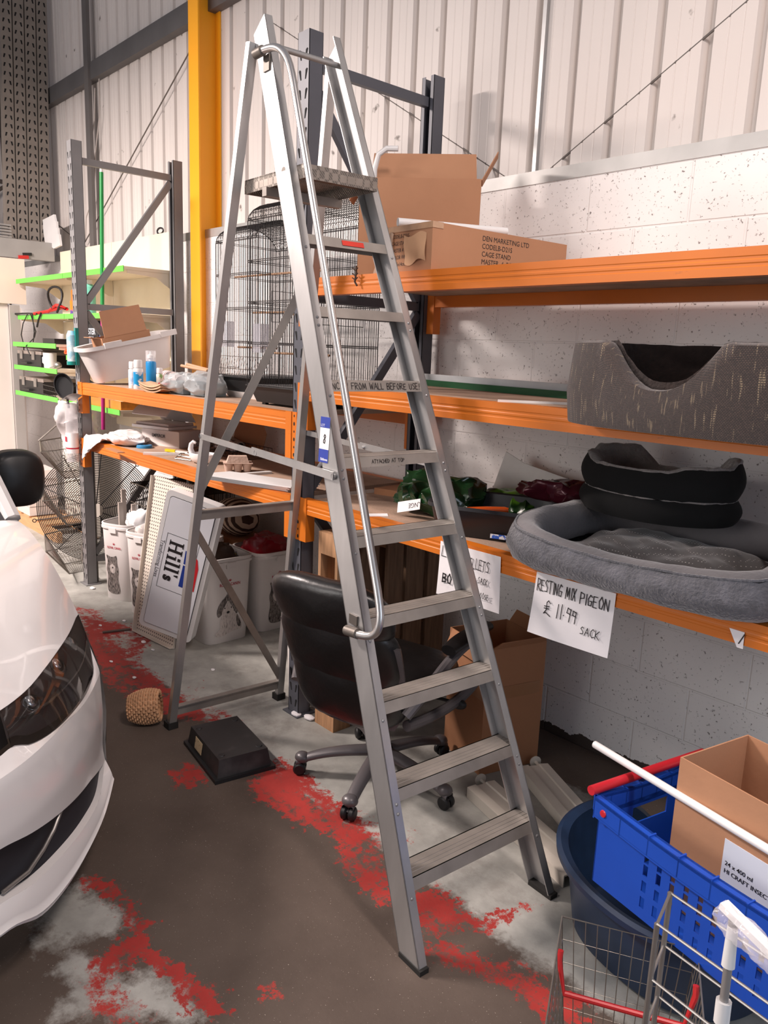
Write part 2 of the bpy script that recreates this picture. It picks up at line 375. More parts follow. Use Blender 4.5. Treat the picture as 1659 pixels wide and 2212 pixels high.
    def math_(op, a, c, d=None):
        q = N.new('ShaderNodeMath'); q.operation = op
        for i, k in enumerate((a, c, d)):
            if k is None: continue
            if isinstance(k, (int, float)): q.inputs[i].default_value = k
            else: L.new(k, q.inputs[i])
        return q.outputs[0]
    def attr(n):
        q = N.new('ShaderNodeAttribute'); q.attribute_name = n; return q.outputs['Fac']
    edge = nz(7, 12, .72); fine = nz(24, 10, .75)
    e1 = math_('MULTIPLY_ADD', edge, .34, -.17); e2 = math_('MULTIPLY_ADD', fine, .22, -.11)
    base = ramp(nz(1.3, 9, .65), .3, .7, rgb(70, 59, 52), rgb(92, 80, 72))
    speck = ramp(nz(210, 2, .5), .70, .76, rgb(0, 0, 0), rgb(190, 180, 168))
    q = N.new('ShaderNodeMix'); q.data_type = 'RGBA'; q.blend_type = 'ADD'; q.inputs[0].default_value = .7; L.new(base, q.inputs[6]); L.new(speck, q.inputs[7]); base = q.outputs[2]
    gcol = ramp(nz(5, 9, .65), .3, .72, rgb(138, 137, 132), rgb(178, 177, 171))
    stain = ramp(nz(3.2, 10, .7), .54, .66); gcol = mix(math_('MULTIPLY', stain, .45), gcol, ramp(nz(30), 0, 1, rgb(104, 97, 91), rgb(112, 104, 98)))
    gm = ramp(math_('ADD', math_('ADD', attr('grey'), math_('MULTIPLY', e1, 1.0)), .0), -.05, .06)
    c = mix(gm, base, gcol)
    rcol = ramp(nz(4, 8, .6), .3, .7, rgb(140, 42, 38), rgb(172, 54, 48))
    rm = ramp(math_('ADD', math_('ADD', attr('red'), math_('MULTIPLY', e2, 1.2)), math_('MULTIPLY', e1, .5)), -.008, .012)
    wear = ramp(math_('ADD', nz(20, 12, .8), math_('MULTIPLY', nz(3.5, 4), .6)),   .80, .90); wear = math_('SUBTRACT', 1.0, wear)
    c = mix(math_('MULTIPLY', rm, wear), c, rcol)
    L.new(c, b.inputs['Base Color']); b.inputs['Roughness'].default_value = .72; b.inputs['Specular IOR Level'].default_value = .35
    bp = N.new('ShaderNodeBump'); bp.inputs['Strength'].default_value = .25; bp.inputs['Distance'].default_value = .004; L.new(nz(60, 6, .7), bp.inputs['Height']); L.new(bp.outputs[0], b.inputs['Normal'])
floor()

# ================================================================== walls
YW, WT = 2.90, 2.475
struct(MB().box((-10.2, YW, 0), (1.2, YW+.2, WT)).build('wall_back', M_block, smooth=0))
struct(MB().box((-10.2, YW-.004, WT), (1.2, YW+.22, WT+.055)).build('trim_1', mat('galvanised_sill', (172, 172, 170), .5, .5, .15, 5), smooth=0))
def sheet():
    mb = MB(); p = .2; z0, z1 = WT+.055, 6.4; prof = []
    x = -10.2
    while x < 1.2:
        prof += [(x, 3.0), (x+.045, 3.0), (x+.05, 3.003), (x+.055, 3.0), (x+.10, 3.0), (x+.105, 3.003), (x+.11, 3.0), (x+.148, 3.0), (x+.160, 3.036), (x+.186, 3.036), (x+.198, 3.0)]; x += p
    va = [mb.bm.verts.new((a, b, z0)) for a, b in prof]; vb = [mb.bm.verts.new((a, b, z1)) for a, b in prof]
    for i in range(len(prof)-1): mb._f([va[i], va[i+1], vb[i+1], vb[i]])
    M_sheet = mat('painted_sheet_cladding', (210, 203, 198), .6, var=.05, scale=2.2, stretch=(1, 1, .3))
    nt = M_sheet.node_tree; N = nt.nodes; L = nt.links; b = N['Principled BSDF']; src = b.inputs['Base Color'].links[0].from_socket
    tc = N['Texture Coordinate']; nz = N.new('ShaderNodeTexNoise'); nz.inputs['Scale'].default_value = 11; nz.inputs['Detail'].default_value = 4; L.new(tc.outputs['Object'], nz.inputs['Vector'])
    rp = N.new('ShaderNodeValToRGB'); L.new(nz.outputs[0], rp.inputs[0]); rp.color_ramp.elements[0].position = .70; rp.color_ramp.elements[1].position = .76
    mx = N.new('ShaderNodeMix'); mx.data_type = 'RGBA'; L.new(rp.outputs[0], mx.inputs[0]); L.new(src, mx.inputs[6]); mx.inputs[7].default_value = rgb(120, 112, 106); L.new(mx.outputs[2], b.inputs['Base Color'])
    mb.thick(.004)
    return mb.build('wall_sheeting', M_sheet, smooth=0)
struct(sheet())
# the far partition along the left, with a pale face
struct(MB().box((-9.45, -2.6, 0), (-9.30, 2.9, 2.05)).build('wall_left', mat('pale_partition', (226, 216, 208), .7, var=.02), smooth=0))
# purlin with a cold-rolled C section
mb = MB()
for a, b in (((-10.2, 2.93, 3.935), (1.2, 2.94, 4.075)), ((-10.2, 2.94, 4.065), (1.2, 2.995, 4.075)), ((-10.2, 2.94, 3.935), (1.2, 2.995, 3.945))): mb.box(a, b)
struct(mb.build('trim_2', mat('grey_purlin_steel', (104, 102, 102), .6, .4, .1, 4), smooth=0))
struct(MB().box((-7.34, 2.91, WT+.056), (-7.25, 2.94, 6.4)).build('trim_3', mat('grey_rail_steel', (112, 108, 106), .6, .4, .1, 4), smooth=0))
struct(MB().bar((-2.385, 2.99, WT+.06), (-2.385, 2.99, 6.4), .03, .02).build('trim_4', M_galv, smooth=0))
# wind bracing rods
for k, (p, q) in enumerate((((-7.75, 2.96, 2.53), (-5.3, 2.96, 3.90)), ((-4.62, 3.0, 3.76), (-2.54, 3.0, 2.54)), ((-2.32, 3.0, 2.55), (-1.0, 3.0, 3.28)), ((-7.6, 2.95, 2.6), (-9.2, 2.95, 3.2)))):
    struct(MB().cyl(p, q, .005, 8).build('trim_%d' % (5+k), mat('bracing_rod', (110, 104, 100), .5, .6)))
# steel column painted yellow
M_yel = mat('yellow_column_paint', (246, 170, 30), .45, var=.03, scale=1.5)
mb = MB(); cx0, cx1 = -5.29, -5.157; y0, y1 = 2.82, 2.995; t = .011; xm = (cx0+cx1)/2
for a, b in (((cx0, y0, 0), (cx1, y0+t, 6.4)), ((cx0, y1-t, 0), (cx1, y1, 6.4)), ((xm-.005, y0+t, 0), (xm+.005, y1-t, 6.4))): mb.box(a, b)
struct(mb.build('trim_9', M_yel, smooth=0))

# ================================================================== pallet racking
YF, YB = 2.055, 2.84
XM, XL = -2.84, -5.437
def upright_frame(X, label):
    t = thing('pallet_rack_end', label, 'rack frame', (X-.04, (YF+YB)/2, 0), 0, 'rack upright frames')
    for nm, ya, yb, face in (('front_post', YF, YF+.07, -1), ('rear_post', YB-.07, YB, 1)):
        mb = MB(); w = .0025
        yo = ya if face < 0 else yb
        # C section: slotted face outwards, two sides, two lips
        ys = (ya, ya+w) if face < 0 else (yb-w, yb)
        z0, z1 = .006, 3.0
        mb.box((X-.08, ys[0], z0), (X, ys[1], z1)); mb.box((X-.08, ya, z0), (X-.08+w, yb, z1)); mb.box((X-w, ya, z0), (X, yb, z1))
        yl = (yb-w, yb) if face < 0 else (ya, ya+w)
        mb.box((X-.08, yl[0], z0), (X-.058, yl[1], z1)); mb.box((X-.022, yl[0], z0), (X, yl[1], z1))
        mb.mi = 1; zz = .06; ye = yo+face*.0006
        while zz < 2.95:
            for s in (-1, 1):
                cx = X-.04+s*.02
                P = [(-.0035, -.019), (.0035, -.019), (.0055, .0), (.0075, .017), (0, .022), (-.0075, .017), (-.0055, 0)]
                mb.face([(cx+a*1.0+s*b*.22, ye, zz+b) for a, b in P])
            zz += .075
        mb.mi = 0
        mb.box((X-.10, ya-.02, 0), (X+.02, yb+.02, .006))
        mb.build(nm, [M_grey if X < -4 else M_greyd, M_slot], t, smooth=0)
    xb = X-.04; fy, by = YF+.075, YB-.075
    def br(z0, z1, swap=False):
        return MB().bar((xb, fy if not swap else by, z0), (xb, by if not swap else fy, z1), .028, .042)
    segs = [(2.885, 2.885, 0), (1.955, 1.955, 0), (.18, .18, 0)]
    if X < -4: segs += [(1.98, 2.85, 0), (1.92, 1.10, 0), (.22, 1.02, 0)]
    else: segs += [(2.78, 1.98, 0), (1.10, 1.92, 0), (1.02, .22, 0)]
    for a, b, s in segs: br(a, b).build('horizontal_brace' if a == b else 'diagonal_brace', M_grey if X < -4 else M_greyd, t, smooth=0)
    return t
upright_frame(XM, 'grey slotted steel upright frame between the two shelf bays, behind the ladder')
upright_frame(XL, 'grey slotted steel upright frame at the left end, teal tube hanging on it')
tr = upright_frame(-.04, 'grey slotted steel rack upright frame holding the right ends of the beams')

def beam(x0, x1, z0, z1, yf, label, rear=False):
    """step beam from post edge to post edge, with a hooked connector plate at each end"""
    t = thing('rack_beam', label, 'rack beam', ((x0+x1)/2, yf, z0), 0, 'orange rack beams')
    y1 = yf+.045
    mb = MB()
    zc = (z0+z1)/2
    # pressed channel profile with two shallow grooves on the front face
    pr = [(yf, z0), (yf, zc-.014), (yf+.0012, zc-.012), (yf+.0012, zc-.006), (yf, zc-.003), (yf, zc+.003), (yf+.0012, zc+.006), (yf+.0012, zc+.012), (yf, zc+.014), (yf, z1), (y1, z1), (y1, z0)]
    if rear: pr = [(2*yf+.045-a, b) for a, b in pr]
    mb.extr([(x0, a, b) for a, b in pr], (x1-x0, 0, 0)); mb.build('beam', M_orange, t, smooth=0)
    for s, xe in ((1, x0), (-1, x1)):
        mb = MB(); h0, h1 = z0-.128, z1+.005
        a, c = sorted((xe, xe+s*.045)); mb.box((a, yf-.004, h0), (c, y1, h1 if False else z0))
        mb.box((a, yf-.004, z0), (c, yf, h1))
        a, c = sorted((xe-s*.038, xe)); ya = yf-.004 if not rear else y1
        yp = (YF-.0045, YF-.001) if not rear else (YB+.001, YB+.0045)
        mb.box((a, yp[0], h0), (c, yp[1], h1))
        mb.mi = 1
        yh = yp[0]-.0005 if not rear else yp[1]+.0005
        for k in range(6):
            zz = h0+.018+k*(h1-h0-.036)/5; cx = (a+c)/2; r = .004 if k % 2 else .006
            mb.face([(cx+r*math.cos(2*PI*i/8), yh, zz+r*1.5*math.sin(2*PI*i/8)) for i in range(8)])
        mb.build('end_connector', [M_orange, M_slot], t, smooth=0)
    return t
RX0, RX1, LX0, LX1 = XM, -.12, XL, XM-.08
yfb = YF-.004
Z_R0, Z_R1, Z_R2, Z_L0, Z_L1 = 1.066, 1.578, 2.025, 1.062, 1.446
for nm, x0, x1, z0, z1 in (('bottom beam of the right bay, white price papers hung from it', RX0, RX1, .998, Z_R0), ('middle beam of the right bay under the brown woven pet bed', RX0, RX1, 1.506, Z_R1), ('top beam of the right bay in front of the cardboard boxes', RX0, RX1, 1.953, Z_R2),
                           ('lower beam of the left bay with the white cloth hanging over it', LX0, LX1, .9935, Z_L0), ('upper beam of the left bay below the bottles and bird cages', LX0, LX1, 1.367, Z_L1)):
    beam(x0, x1, z0, z1, yfb, 'orange front rack beam, the '+nm)
for nm, x0, x1, z0, z1 in (('lowest shelf on the right', RX0, RX1, .998, Z_R0), ('middle shelf on the right', RX0, RX1, 1.506, Z_R1), ('top shelf on the right', RX0, RX1, 1.953, Z_R2), ('lower shelf on the left', LX0, LX1, .9935, Z_L0), ('upper shelf on the left', LX0, LX1, 1.367, Z_L1)):
    beam(x0, x1, z0, z1, YB-.041, 'orange rear rack beam against the wall under the '+nm, True)
M_deck = mat('dusty_chipboard', (168, 140, 120), .9, var=.18, scale=7, bump=.2, bscale=120)
for nm, x0, x1, z in (('lowest shelf of the right bay', RX0, RX1, Z_R0), ('middle shelf of the right bay', RX0, RX1, Z_R1), ('top shelf of the right bay', RX0, RX1, Z_R2), ('lower shelf of the left bay', LX0, LX1, Z_L0), ('upper shelf of the left bay', LX0, LX1, Z_L1)):
    tag(MB().box((x0+.05, yfb+.047, z-.02), (x1-.05, YB-.044, z)).build('shelf_board', M_deck, smooth=0), 'dusty brown chipboard deck of the '+nm, 'shelf board', 'rack shelf boards')
# ================================================================== step ladder
def ladder():
    t = thing('platform_step_ladder', 'tall silver aluminium platform step ladder standing open in front of the racking', 'ladder', (-1.2962-.9, 1.72, 0))
    lx, ly, ang, wb, wt, run, H, z1, dz, vf, wr, web, fl = -1.2962, 1.6835, 1.4998, .5824, .2946, 1.2552, 2.8375, .2336, .2331, 1.7873, .5668, .0914, .03
    ca, sa = math.cos(ang), math.sin(ang)
    def loc(u, v, z): return V(lx+ca*u-sa*v, ly+sa*u+ca*v, z)
    half = lambda z: .5*(wb+(wt-wb)*z/3.0)
    k = run/3.0
    def st(s, z, dv=0, du=0): return loc(s*(half(z)-du), k*z+dv, z)
    # front stiles: web plus front and back flanges, feet and rivets
    for s in (-1, 1):
        mb = MB()
        def strip(dv0, dv1, du0, du1, zb, zt):
            mb.hexa([st(s, zb, dv0, du0), st(s, zb, dv1, du0), st(s, zb, dv1, du1), st(s, zb, dv0, du1)], [st(s, zt, dv0, du0), st(s, zt-(dv1-dv0)*.55, dv1, du0), st(s, zt-(dv1-dv0)*.55, dv1, du1), st(s, zt, dv0, du1)])
        strip(0, web, 0, .003, .012, H); strip(0, .004, 0, fl, .012, H); strip(web-.004, web, 0, fl, .012, H-.05)
        sd = mb.build('side_rail', M_alu, t, smooth=0)
        mb = MB(); a = [st(s, 0, -.003, -.003), st(s, 0, web+.003, -.003), st(s, 0, web+.003, fl), st(s, 0, -.003, fl)]
        mb.extr(a, (0, 0, .016)); mb.build('rubber_foot', mat('black_rubber', (30, 28, 26), .8), sd)
        for i in range(9):
            z = z1+dz*i-.035
            for d in ((0, -.025) if i % 2 else (-.01,)):
                p = st(s, z+d, 0, fl*.5); mb = MB(); mb.lathe([(0, .004), (.003, .0035), (.0055, .001), (.0055, 0)], M=frame(p, V(ca, sa, 0), V(0, 0, 1)), n=8); mb.build('rivet', M_galv, sd)
    # treads
    for i in range(9):
        z = z1+dz*i; mb = MB(); u0 = half(z)-.004
        d = .085; f = .032
        def T(u, v, zz): return loc(u, k*z+v, zz)
        # folded tread: top plate with a groove line, front apron and rear lip
        mb.hexa([T(-u0, .004, z-.004), T(u0, .004, z-.004), T(u0, d, z-.004), T(-u0, d, z-.004)], [T(-u0, .004, z), T(u0, .004, z), T(u0, d, z), T(-u0, d, z)])
        mb.hexa([T(-u0, .004-.014, z-f), T(u0, .004-.014, z-f), T(u0, .008-.014, z-f), T(-u0, .008-.014, z-f)], [T(-u0, .004, z), T(u0, .004, z), T(u0, .008, z), T(-u0, .008, z)])
        mb.hexa([T(-u0, d-.004, z-f), T(u0, d-.004, z-f), T(u0, d, z-f), T(-u0, d, z-f)], [T(-u0, d-.004, z), T(u0, d-.004, z), T(u0, d, z), T(-u0, d, z)])
        for q in (.025, .040, .055):
            mb.hexa([T(-u0, q, z), T(u0, q, z), T(u0, q+.004, z), T(-u0, q+.004, z)], [T(-u0, q+.001, z+.0012), T(u0, q+.001, z+.0012), T(u0, q+.003, z+.0012), T(-u0, q+.003, z+.0012)])
        tr = mb.build('tread', M_aluw, t, smooth=0)
        # aprons lean, so writing sits on their own plane
        ap = frame(T(-u0, .004-.0105, z-f*.72), V(ca, sa, 0), T(0, .004, z)-T(0, -.010, z-f)) @ Matrix.Translation((0, 0, .0012))
        if i == 6:
            hand('UNCLIP FROM WALL BEFORE USE!', .021, ap @ Matrix.Translation((.012, -.002, 0)), M_ink, tr, .09, 1.0, 4, fit=2*u0-.04)
        if i == 5: hand('ATTACHED AT TOP', .012, ap @ Matrix.Translation((.13, .001, 0)), M_ink, tr, .12, .9, 5, fit=.135)
        if i == 8:
            mb = MB(); mb.hexa([ap @ V(.16, .0, 0), ap @ V(.25, .0, 0), ap @ V(.25, .018, 0), ap @ V(.16, .018, 0)], [ap @ V(.16, .0, .001), ap @ V(.25, .0, .001), ap @ V(.25, .018, .001), ap @ V(.16, .018, .001)])
            mb.build('red_sticker', mat('red_sticker', (206, 52, 36), .5), tr)['label'] = 'small red warning sticker'
    # rear legs, braces
    za = 2.76; va = k*za+.1
    wrt = half(za)*2+.012
    def rl(s, z):
        f = z/za; return loc(s*.5*(wr+(wrt-wr)*f), vf+(va-vf)*f, z)
    for s in (-1, 1):
        mb = MB(); mb.bar(rl(s, .02), rl(s, za), .028, .034, up=(ca, sa, 0)); leg = mb.build('rear_leg', M_alu, t, smooth=0)
        p = rl(s, 0); MB().extr([p+V(-.024, -.024, 0), p+V(.024, -.024, 0), p+V(.024, .024, 0), p+V(-.024, .024, 0)], (0, 0, .032)).build('rubber_foot', mat('black_rubber', (30, 28, 26), .8), leg)
    for z, h in ((.085, .045), (1.03, .042)):
        MB().bar(rl(-1, z), rl(1, z), .004, h).build('rear_crossbar', M_aluw, t, smooth=0)
        MB().bar(rl(-1, z)+V(0, 0, h/2), rl(1, z)+V(0, 0, h/2), .03, .004).build('rear_crossbar', M_aluw, t, smooth=0)
    MB().bar(rl(-1, .97), rl(1, .12), .005, .034).build('rear_diagonal', M_aluw, t, smooth=0)
    MB().bar(rl(-1, 1.13), rl(1, 2.08), .005, .034).build('rear_diagonal', M_aluw, t, smooth=0)
    # top rod, platform
    MB().cyl(st(-1, 2.74, .03, .0), st(1, 2.74, .03, .0), .010, 12).build('top_rod', M_galv, t)
    zp = 2.32; hp = half(zp); vp = k*zp
    # tread-plate deck tilted slightly up at the rear
    def P(u, v, z): return loc(u, vp+v, zp+z)
    mb = MB(); mb.hexa([P(-hp+.03, -.045, -.002), P(hp-.03, -.045, -.002), P(hp-.03, .365, .0), P(-hp+.03, .365, .0)], [P(-hp+.03, -.045, .003), P(hp-.03, -.045, .003), P(hp-.03, .365, .005), P(-hp+.03, .365, .005)])
    for (a, b) in (((-hp+.03, -.048), (hp-.03, -.044)), ((-hp+.03, .362), (hp-.03, .366))):
        mb.hexa([P(a[0], a[1], -.042), P(b[0], a[1], -.042), P(b[0], b[1], -.042), P(a[0], b[1], -.042)], [P(a[0], a[1], .003), P(b[0], a[1], .003), P(b[0], b[1], .003), P(a[0], b[1], .003)])
    for u in (-1, 1):
        a, b = sorted((u*(hp-.03), u*(hp-.034)))
        mb.hexa([P(a, -.045, -.042), P(b, -.045, -.042), P(b, .365, -.042), P(a, .365, -.042)], [P(a, -.045, .003), P(b, -.045, .003), P(b, .365, .003), P(a, .365, .003)])
    m = mat('chequer_plate', (150, 142, 134), .45, .75, .15, 12)
    nt = m.node_tree; N = nt.nodes; L = nt.links; b = N['Principled BSDF']
    tc = N['Texture Coordinate']; mp = N.new('ShaderNodeMapping'); mp.inputs['Rotation'].default_value = (0.0, 0.0, .78); L.new(tc.outputs['Object'], mp.inputs[0])
    ck = N.new('ShaderNodeTexChecker'); ck.inputs['Scale'].default_value = 42; L.new(mp.outputs[0], ck.inputs['Vector'])
    wv = N.new('ShaderNodeTexWave'); wv.inputs['Scale'].default_value = 60; wv.bands_direction = 'DIAGONAL'; L.new(tc.outputs['Object'], wv.inputs['Vector'])
    mu = N.new('ShaderNodeMath'); mu.operation = 'MULTIPLY'; L.new(ck.outputs['Fac'], mu.inputs[0]); L.new(wv.outputs['Fac'], mu.inputs[1])
    bp = N.new('ShaderNodeBump'); bp.inputs['Strength'].default_value = .8; bp.inputs['Distance'].default_value = .004; L.new(mu.outputs[0], bp.inputs['Height']); L.new(bp.outputs[0], b.inputs['Normal'])
    mb.build('platform', m, t, smooth=0)
    MB().cyl(st(-1, zp-.015, .04), st(1, zp-.015, .04), .014, 14).build('platform_pivot_rod', mat('dull_steel', (110, 104, 98), .5, .7), t)
    MB().bar(P(-hp+.02, .2, -.055), P(hp-.02, .2, -.055), .03, .03).build('platform_support', M_aluw, t, smooth=0)
    # folding stays on both sides between front rail and rear leg
    for s in (-1, 1):
        a = st(s, 1.345, .02, -.008); b = rl(s, 1.37)+V(ca, sa, 0)*s*.022; mid = a.lerp(b, .52)
        st_ = MB().bar(a, mid.lerp(a, -.06)+V(0, 0, .004), .006, .026).build('folding_stay', M_alu, t, smooth=0)
        MB().bar(mid, b, .005, .022).build('stay_link', M_alu, st_, smooth=0)
        for q in (a, mid, b): mb = MB(); mb.lathe([(0, .012), (.006, .010), (.009, .002), (.009, -.004)], M=frame(q, V(-sa, ca, 0), V(0, 0, 1)) if s < 0 else frame(q, V(sa, -ca, 0), V(0, 0, 1)), n=10); mb.build('stay_bolt', M_galv, st_)
    # handrail on the left: from the top bracket forward, down in front of the rail, and back to it
    z_t, z_b = 2.70, .905
    def hr(z, out, du=-.02): return st(-1, z, -out, du)
    pts = [hr(z_t, -.03, -.03), hr(z_t+.0, .02, -.028), hr(z_t-.005, .07, -.02), hr(z_t-.03, .10, -.012), hr(z_t-.08, .115, -.005)]
    for i in range(1, 13):
        z = z_t-.08+(z_b+.1-(z_t-.08))*i/12; pts.append(hr(z, .115-.0*i, -.005))
    pts += [hr(z_b+.05, .105, -.008), hr(z_b+.015, .08, -.012), hr(z_b, .045, -.018), hr(z_b-.006, -.0, -.024), hr(z_b-.01, -.055, -.024)]
    # round the bends a little
    for _ in range(2):
        q = [pts[0]]
        for a, b in zip(pts, pts[1:]): q += [a.lerp(b, .25), a.lerp(b, .75)]
        pts = q+[pts[-1]]
    MB().tube(pts, .0125, 12).build('handrail', mat('polished_aluminium', (196, 194, 192), .28, .9, .08, 12), t)
    for q0, q1, b0, b1, w in ((hr(z_b-.01, -.06, -.024), hr(z_b-.004, -.0, -.024), st(-1, z_b+.02, .025, -.003), st(-1, z_b+.02, .065, -.003), .03), (hr(z_t+.0, -.05, -.03), hr(z_t, .0, -.03), st(-1, z_t-.03, .01, -.004), st(-1, z_t-.03, .05, -.004), .05)):
        k_ = MB().cyl(q0, q1, .0165, 14).build('handrail_socket', mat('dull_steel', (110, 104, 98), .5, .7), t)
        MB().bar(b0, b1, .006, w).build('socket_plate', mat('dull_steel', (110, 104, 98), .5, .7), k_)
    # auction sticker on the left rail
    zz = 1.45; F = frame(st(-1, zz, .05, -.0008), loc(0, -1, 0)-loc(0, 0, 0), st(-1, zz+.1, .05)-st(-1, zz, .05))
    mb = MB(); mb.extr([F @ V(-.027, -.072, 0), F @ V(.027, -.072, 0), F @ V(.027, .072, 0), F @ V(-.027, .072, 0)], F.to_3x3() @ V(0, 0, .0006))
    lb = mb.build('lot_sticker', mat('white_sticker', (240, 238, 238), .5, var=.02), t); lb['label'] = 'blue and white lot sticker numbered 8'
    mb = MB()
    for a, b in ((.038, .072), (-.072, -.03)): mb.extr([F @ V(-.027, a, .0008), F @ V(.027, a, .0008), F @ V(.027, b, .0008), F @ V(-.027, b, .0008)], F.to_3x3() @ V(0, 0, .0004))
    mb.build('blue_band', mat('sticker_blue', (38, 62, 160), .5, var=.03), lb)
    hand('8', .03, F @ Matrix.Translation((-.006, -.012, .001)), M_ink, lb, .1)
    Mw = mat('sticker_print_white', (230, 232, 240), .6)
    text('LOT', .012, F @ Matrix.Translation((-.024, .045, .0014)), Mw, lb)
    text('Eddisons', .011, F @ Matrix.Translation((.024, -.062, .0014)), Mw, lb, align='RIGHT', bold=.0003)
ladder()
# ================================================================== car
def car():
    t = thing('car', 'white car parked nose-out at the left edge, black mirror and dark headlight showing', 'car', (-3.4, .1, 0))
    yc = .1
    M_body = mat('white_car_paint', (226, 222, 220), .22, var=.015, scale=3, coat=.6)
    M_trim = mat('dark_bumper_trim', (32, 32, 38), .55, var=.1, scale=10)
    M_gl = mat('grille_black', (10, 10, 11), .35, var=.1)
    def lerpf(pts):
        xs = [p[0] for p in pts]; ys = [p[1] for p in pts]
        def f(d):
            # smooth interpolation through control points
            d = abs(d); i = 0
            if d >= xs[-1]: return ys[-1]
            while xs[i+1] < d: i += 1
            u = (d-xs[i])/(xs[i+1]-xs[i])
            def tg(j):
                if j == 0: return 0.0
                if j == len(xs)-1: return (ys[j]-ys[j-1])/(xs[j]-xs[j-1])
                return (ys[j+1]-ys[j-1])/(xs[j+1]-xs[j-1])
            h = xs[i+1]-xs[i]; m0, m1 = tg(i)*h, tg(i+1)*h
            return (2*u**3-3*u*u+1)*ys[i]+(u**3-2*u*u+u)*m0+(-2*u**3+3*u*u)*ys[i+1]+(u**3-u*u)*m1
        return f
    zs = [.12, .2, .3, .45, .6, .68, .75, .85]; xs = [-1.86, -1.84, -1.9, -1.9, -1.93, -2.0, -2.08, -2.2]
    X0 = lambda z: float(np.interp(z, zs, xs))
    D = .90
    def S(d, z, off=0):
        a = abs(d); return V(X0(z)-.62*(a/.87)**2.4+off, yc+d, z)
    lipb = lerpf([(0, .20), (.40, .20), (.50, .155), (.60, .15), (.72, .165), (.82, .18), (.90, .21)])
    ib = lerpf([(0, .285), (.385, .278), (.476, .262), (.595, .25), (.72, .235), (.81, .228), (.87, .25), (.90, .262)])
    it = lerpf([(0, .455), (.40, .421), (.495, .393), (.62, .355), (.76, .308), (.885, .264), (.90, .262)])
    cr = lerpf([(0, .61), (.47, .609), (.65, .608), (.78, .592), (.88, .586), (.90, .586)])
    hb = lerpf([(0, .63), (.434, .637), (.48, .639), (.525, .62), (.605, .605), (.71, .594), (.807, .587), (.86, .597), (.885, .615), (.90, .66)])
    hd = lerpf([(0, .72), (.47, .718), (.57, .722), (.65, .732), (.73, .74), (.814, .745), (.884, .752), (.90, .75)])
    def lipx(d): return -1.875-.46*(abs(d)/.8)**2.4
    def lip(d, v):
        b = S(d, ib(d)); z = lipb(d)+(ib(d)-lipb(d))*v
        xl = lipx(d); k = math.sin(min(1, max(0, (1-v)*1.25))*PI/2)
        return V(b.x+(xl-b.x)*max(0, k)+(.012 if .12 < v < .3 else 0), yc+d, z)
    def strip(nm, fa, fb, m, d0=-D, d1=D, nu=90, nv=8, bulge=0, off=0, parent=t, th=0):
        mb = MB(); mb.grid(lambda u, v: S(d0+(d1-d0)*u, fa(d0+(d1-d0)*u)+(fb(d0+(d1-d0)*u)-fa(d0+(d1-d0)*u))*v, (off(v) if callable(off) else off)+bulge*math.sin(PI*v)), nu, nv)
        return mb.build(nm, m, parent, smooth=50)
    mb = MB(); mb.grid(lambda u, v: lip(-D+2*D*u, v), 90, 10); mb.build('front_lip', M_body, t, smooth=50)
    mb = MB(); mb.grid(lambda u, v: V(lipx(-D+2*D*u)-.3*v-.01, yc-D+2*D*u, lipb(-D+2*D*u)+.002-.03*v), 60, 3); mb.build('under_tray', M_trim, t, smooth=50)
    strip('lower_intake', ib, it, M_trim, off=-.035, nv=6)
    for fa, s in ((ib, 0), (it, 1)):
        mb = MB(); mb.grid(lambda u, v: S(-D+2*D*u, fa(-D+2*D*u), -.036*v), 80, 1); mb.build('intake_edge', M_body, t, smooth=50)
    strip('bumper_face', it, cr, M_body, bulge=.006, nv=12, off=lambda v: .030*v**1.5)
    strip('bumper_top', cr, hb, M_body, bulge=.002, nv=6, off=lambda v: .030*(1-v))
    # foglight trim: chrome curved strip
    for s in (-1, 1):
        mb = MB(); P = [S(s*q, z, -.012) for q, z in ((.62, .352), (.585, .32), (.54, .298), (.48, .285), (.40, .290))]
        mb.tube(P, .006, 8); mb.build('fog_lamp_trim', M_chrome, t)
    # grille in the middle
    G = lambda d: S(d, .5)
    gr = strip('grille', hb, hd, M_gl, -.47, .47, 40, 6, off=-.025)
    for z in (.652, .690):
        mb = MB(); mb.tube([S(-.44+.88*i/24, z+(.014 if abs(i-12) > 8 else 0)*((abs(i-12)-8)/4), -.008) for i in range(25)], .006, 6); mb.build('grille_bar', M_chrome, gr)
    # headlights: dark housing, reflectors and a clear cover
    M_hl = mat('headlamp_housing', (104, 98, 97), .3, .5, .12, 12)
    M_lens = mat('headlamp_cover', (206, 204, 204), .03, var=0, trans=1.0, spec=.5)
    M_refl = mat('headlamp_reflector', (200, 198, 196), .15, .95, .1, 40)
    for s in (-1, 1):
        a, b = sorted((s*.47, s*.90))
        hl = strip('headlamp', hb, hd, M_hl, a, b, 40, 8, off=-.05)
        strip('headlamp_cover', hb, hd, M_lens, a, b, 40, 8, bulge=.004, off=.004, parent=hl)
        for q, z, r in ((.565, .665, .040), (.80, .70, .035), (.70, .69, .042)):
            c = S(s*q, z, -.038); n = V(1, s*.35, .15).normalized(); F = frame(c, n.cross(V(0, 0, 1)), V(0, 0, 1))
            mb = MB(); mb.lathe([(0, -.008), (r*.5, -.004), (r*.9, .012), (r, .02), (r*1.05, .016)], M=F, n=18); mb.build('reflector', M_refl, hl)
        mb = MB(); mb.tube([S(s*(.50+.38*i/12), hb(.5+.38*i/12)+.045+.02*i/12, -.03) for i in range(13)], .004, 6); mb.build('light_strip', M_refl, hl)
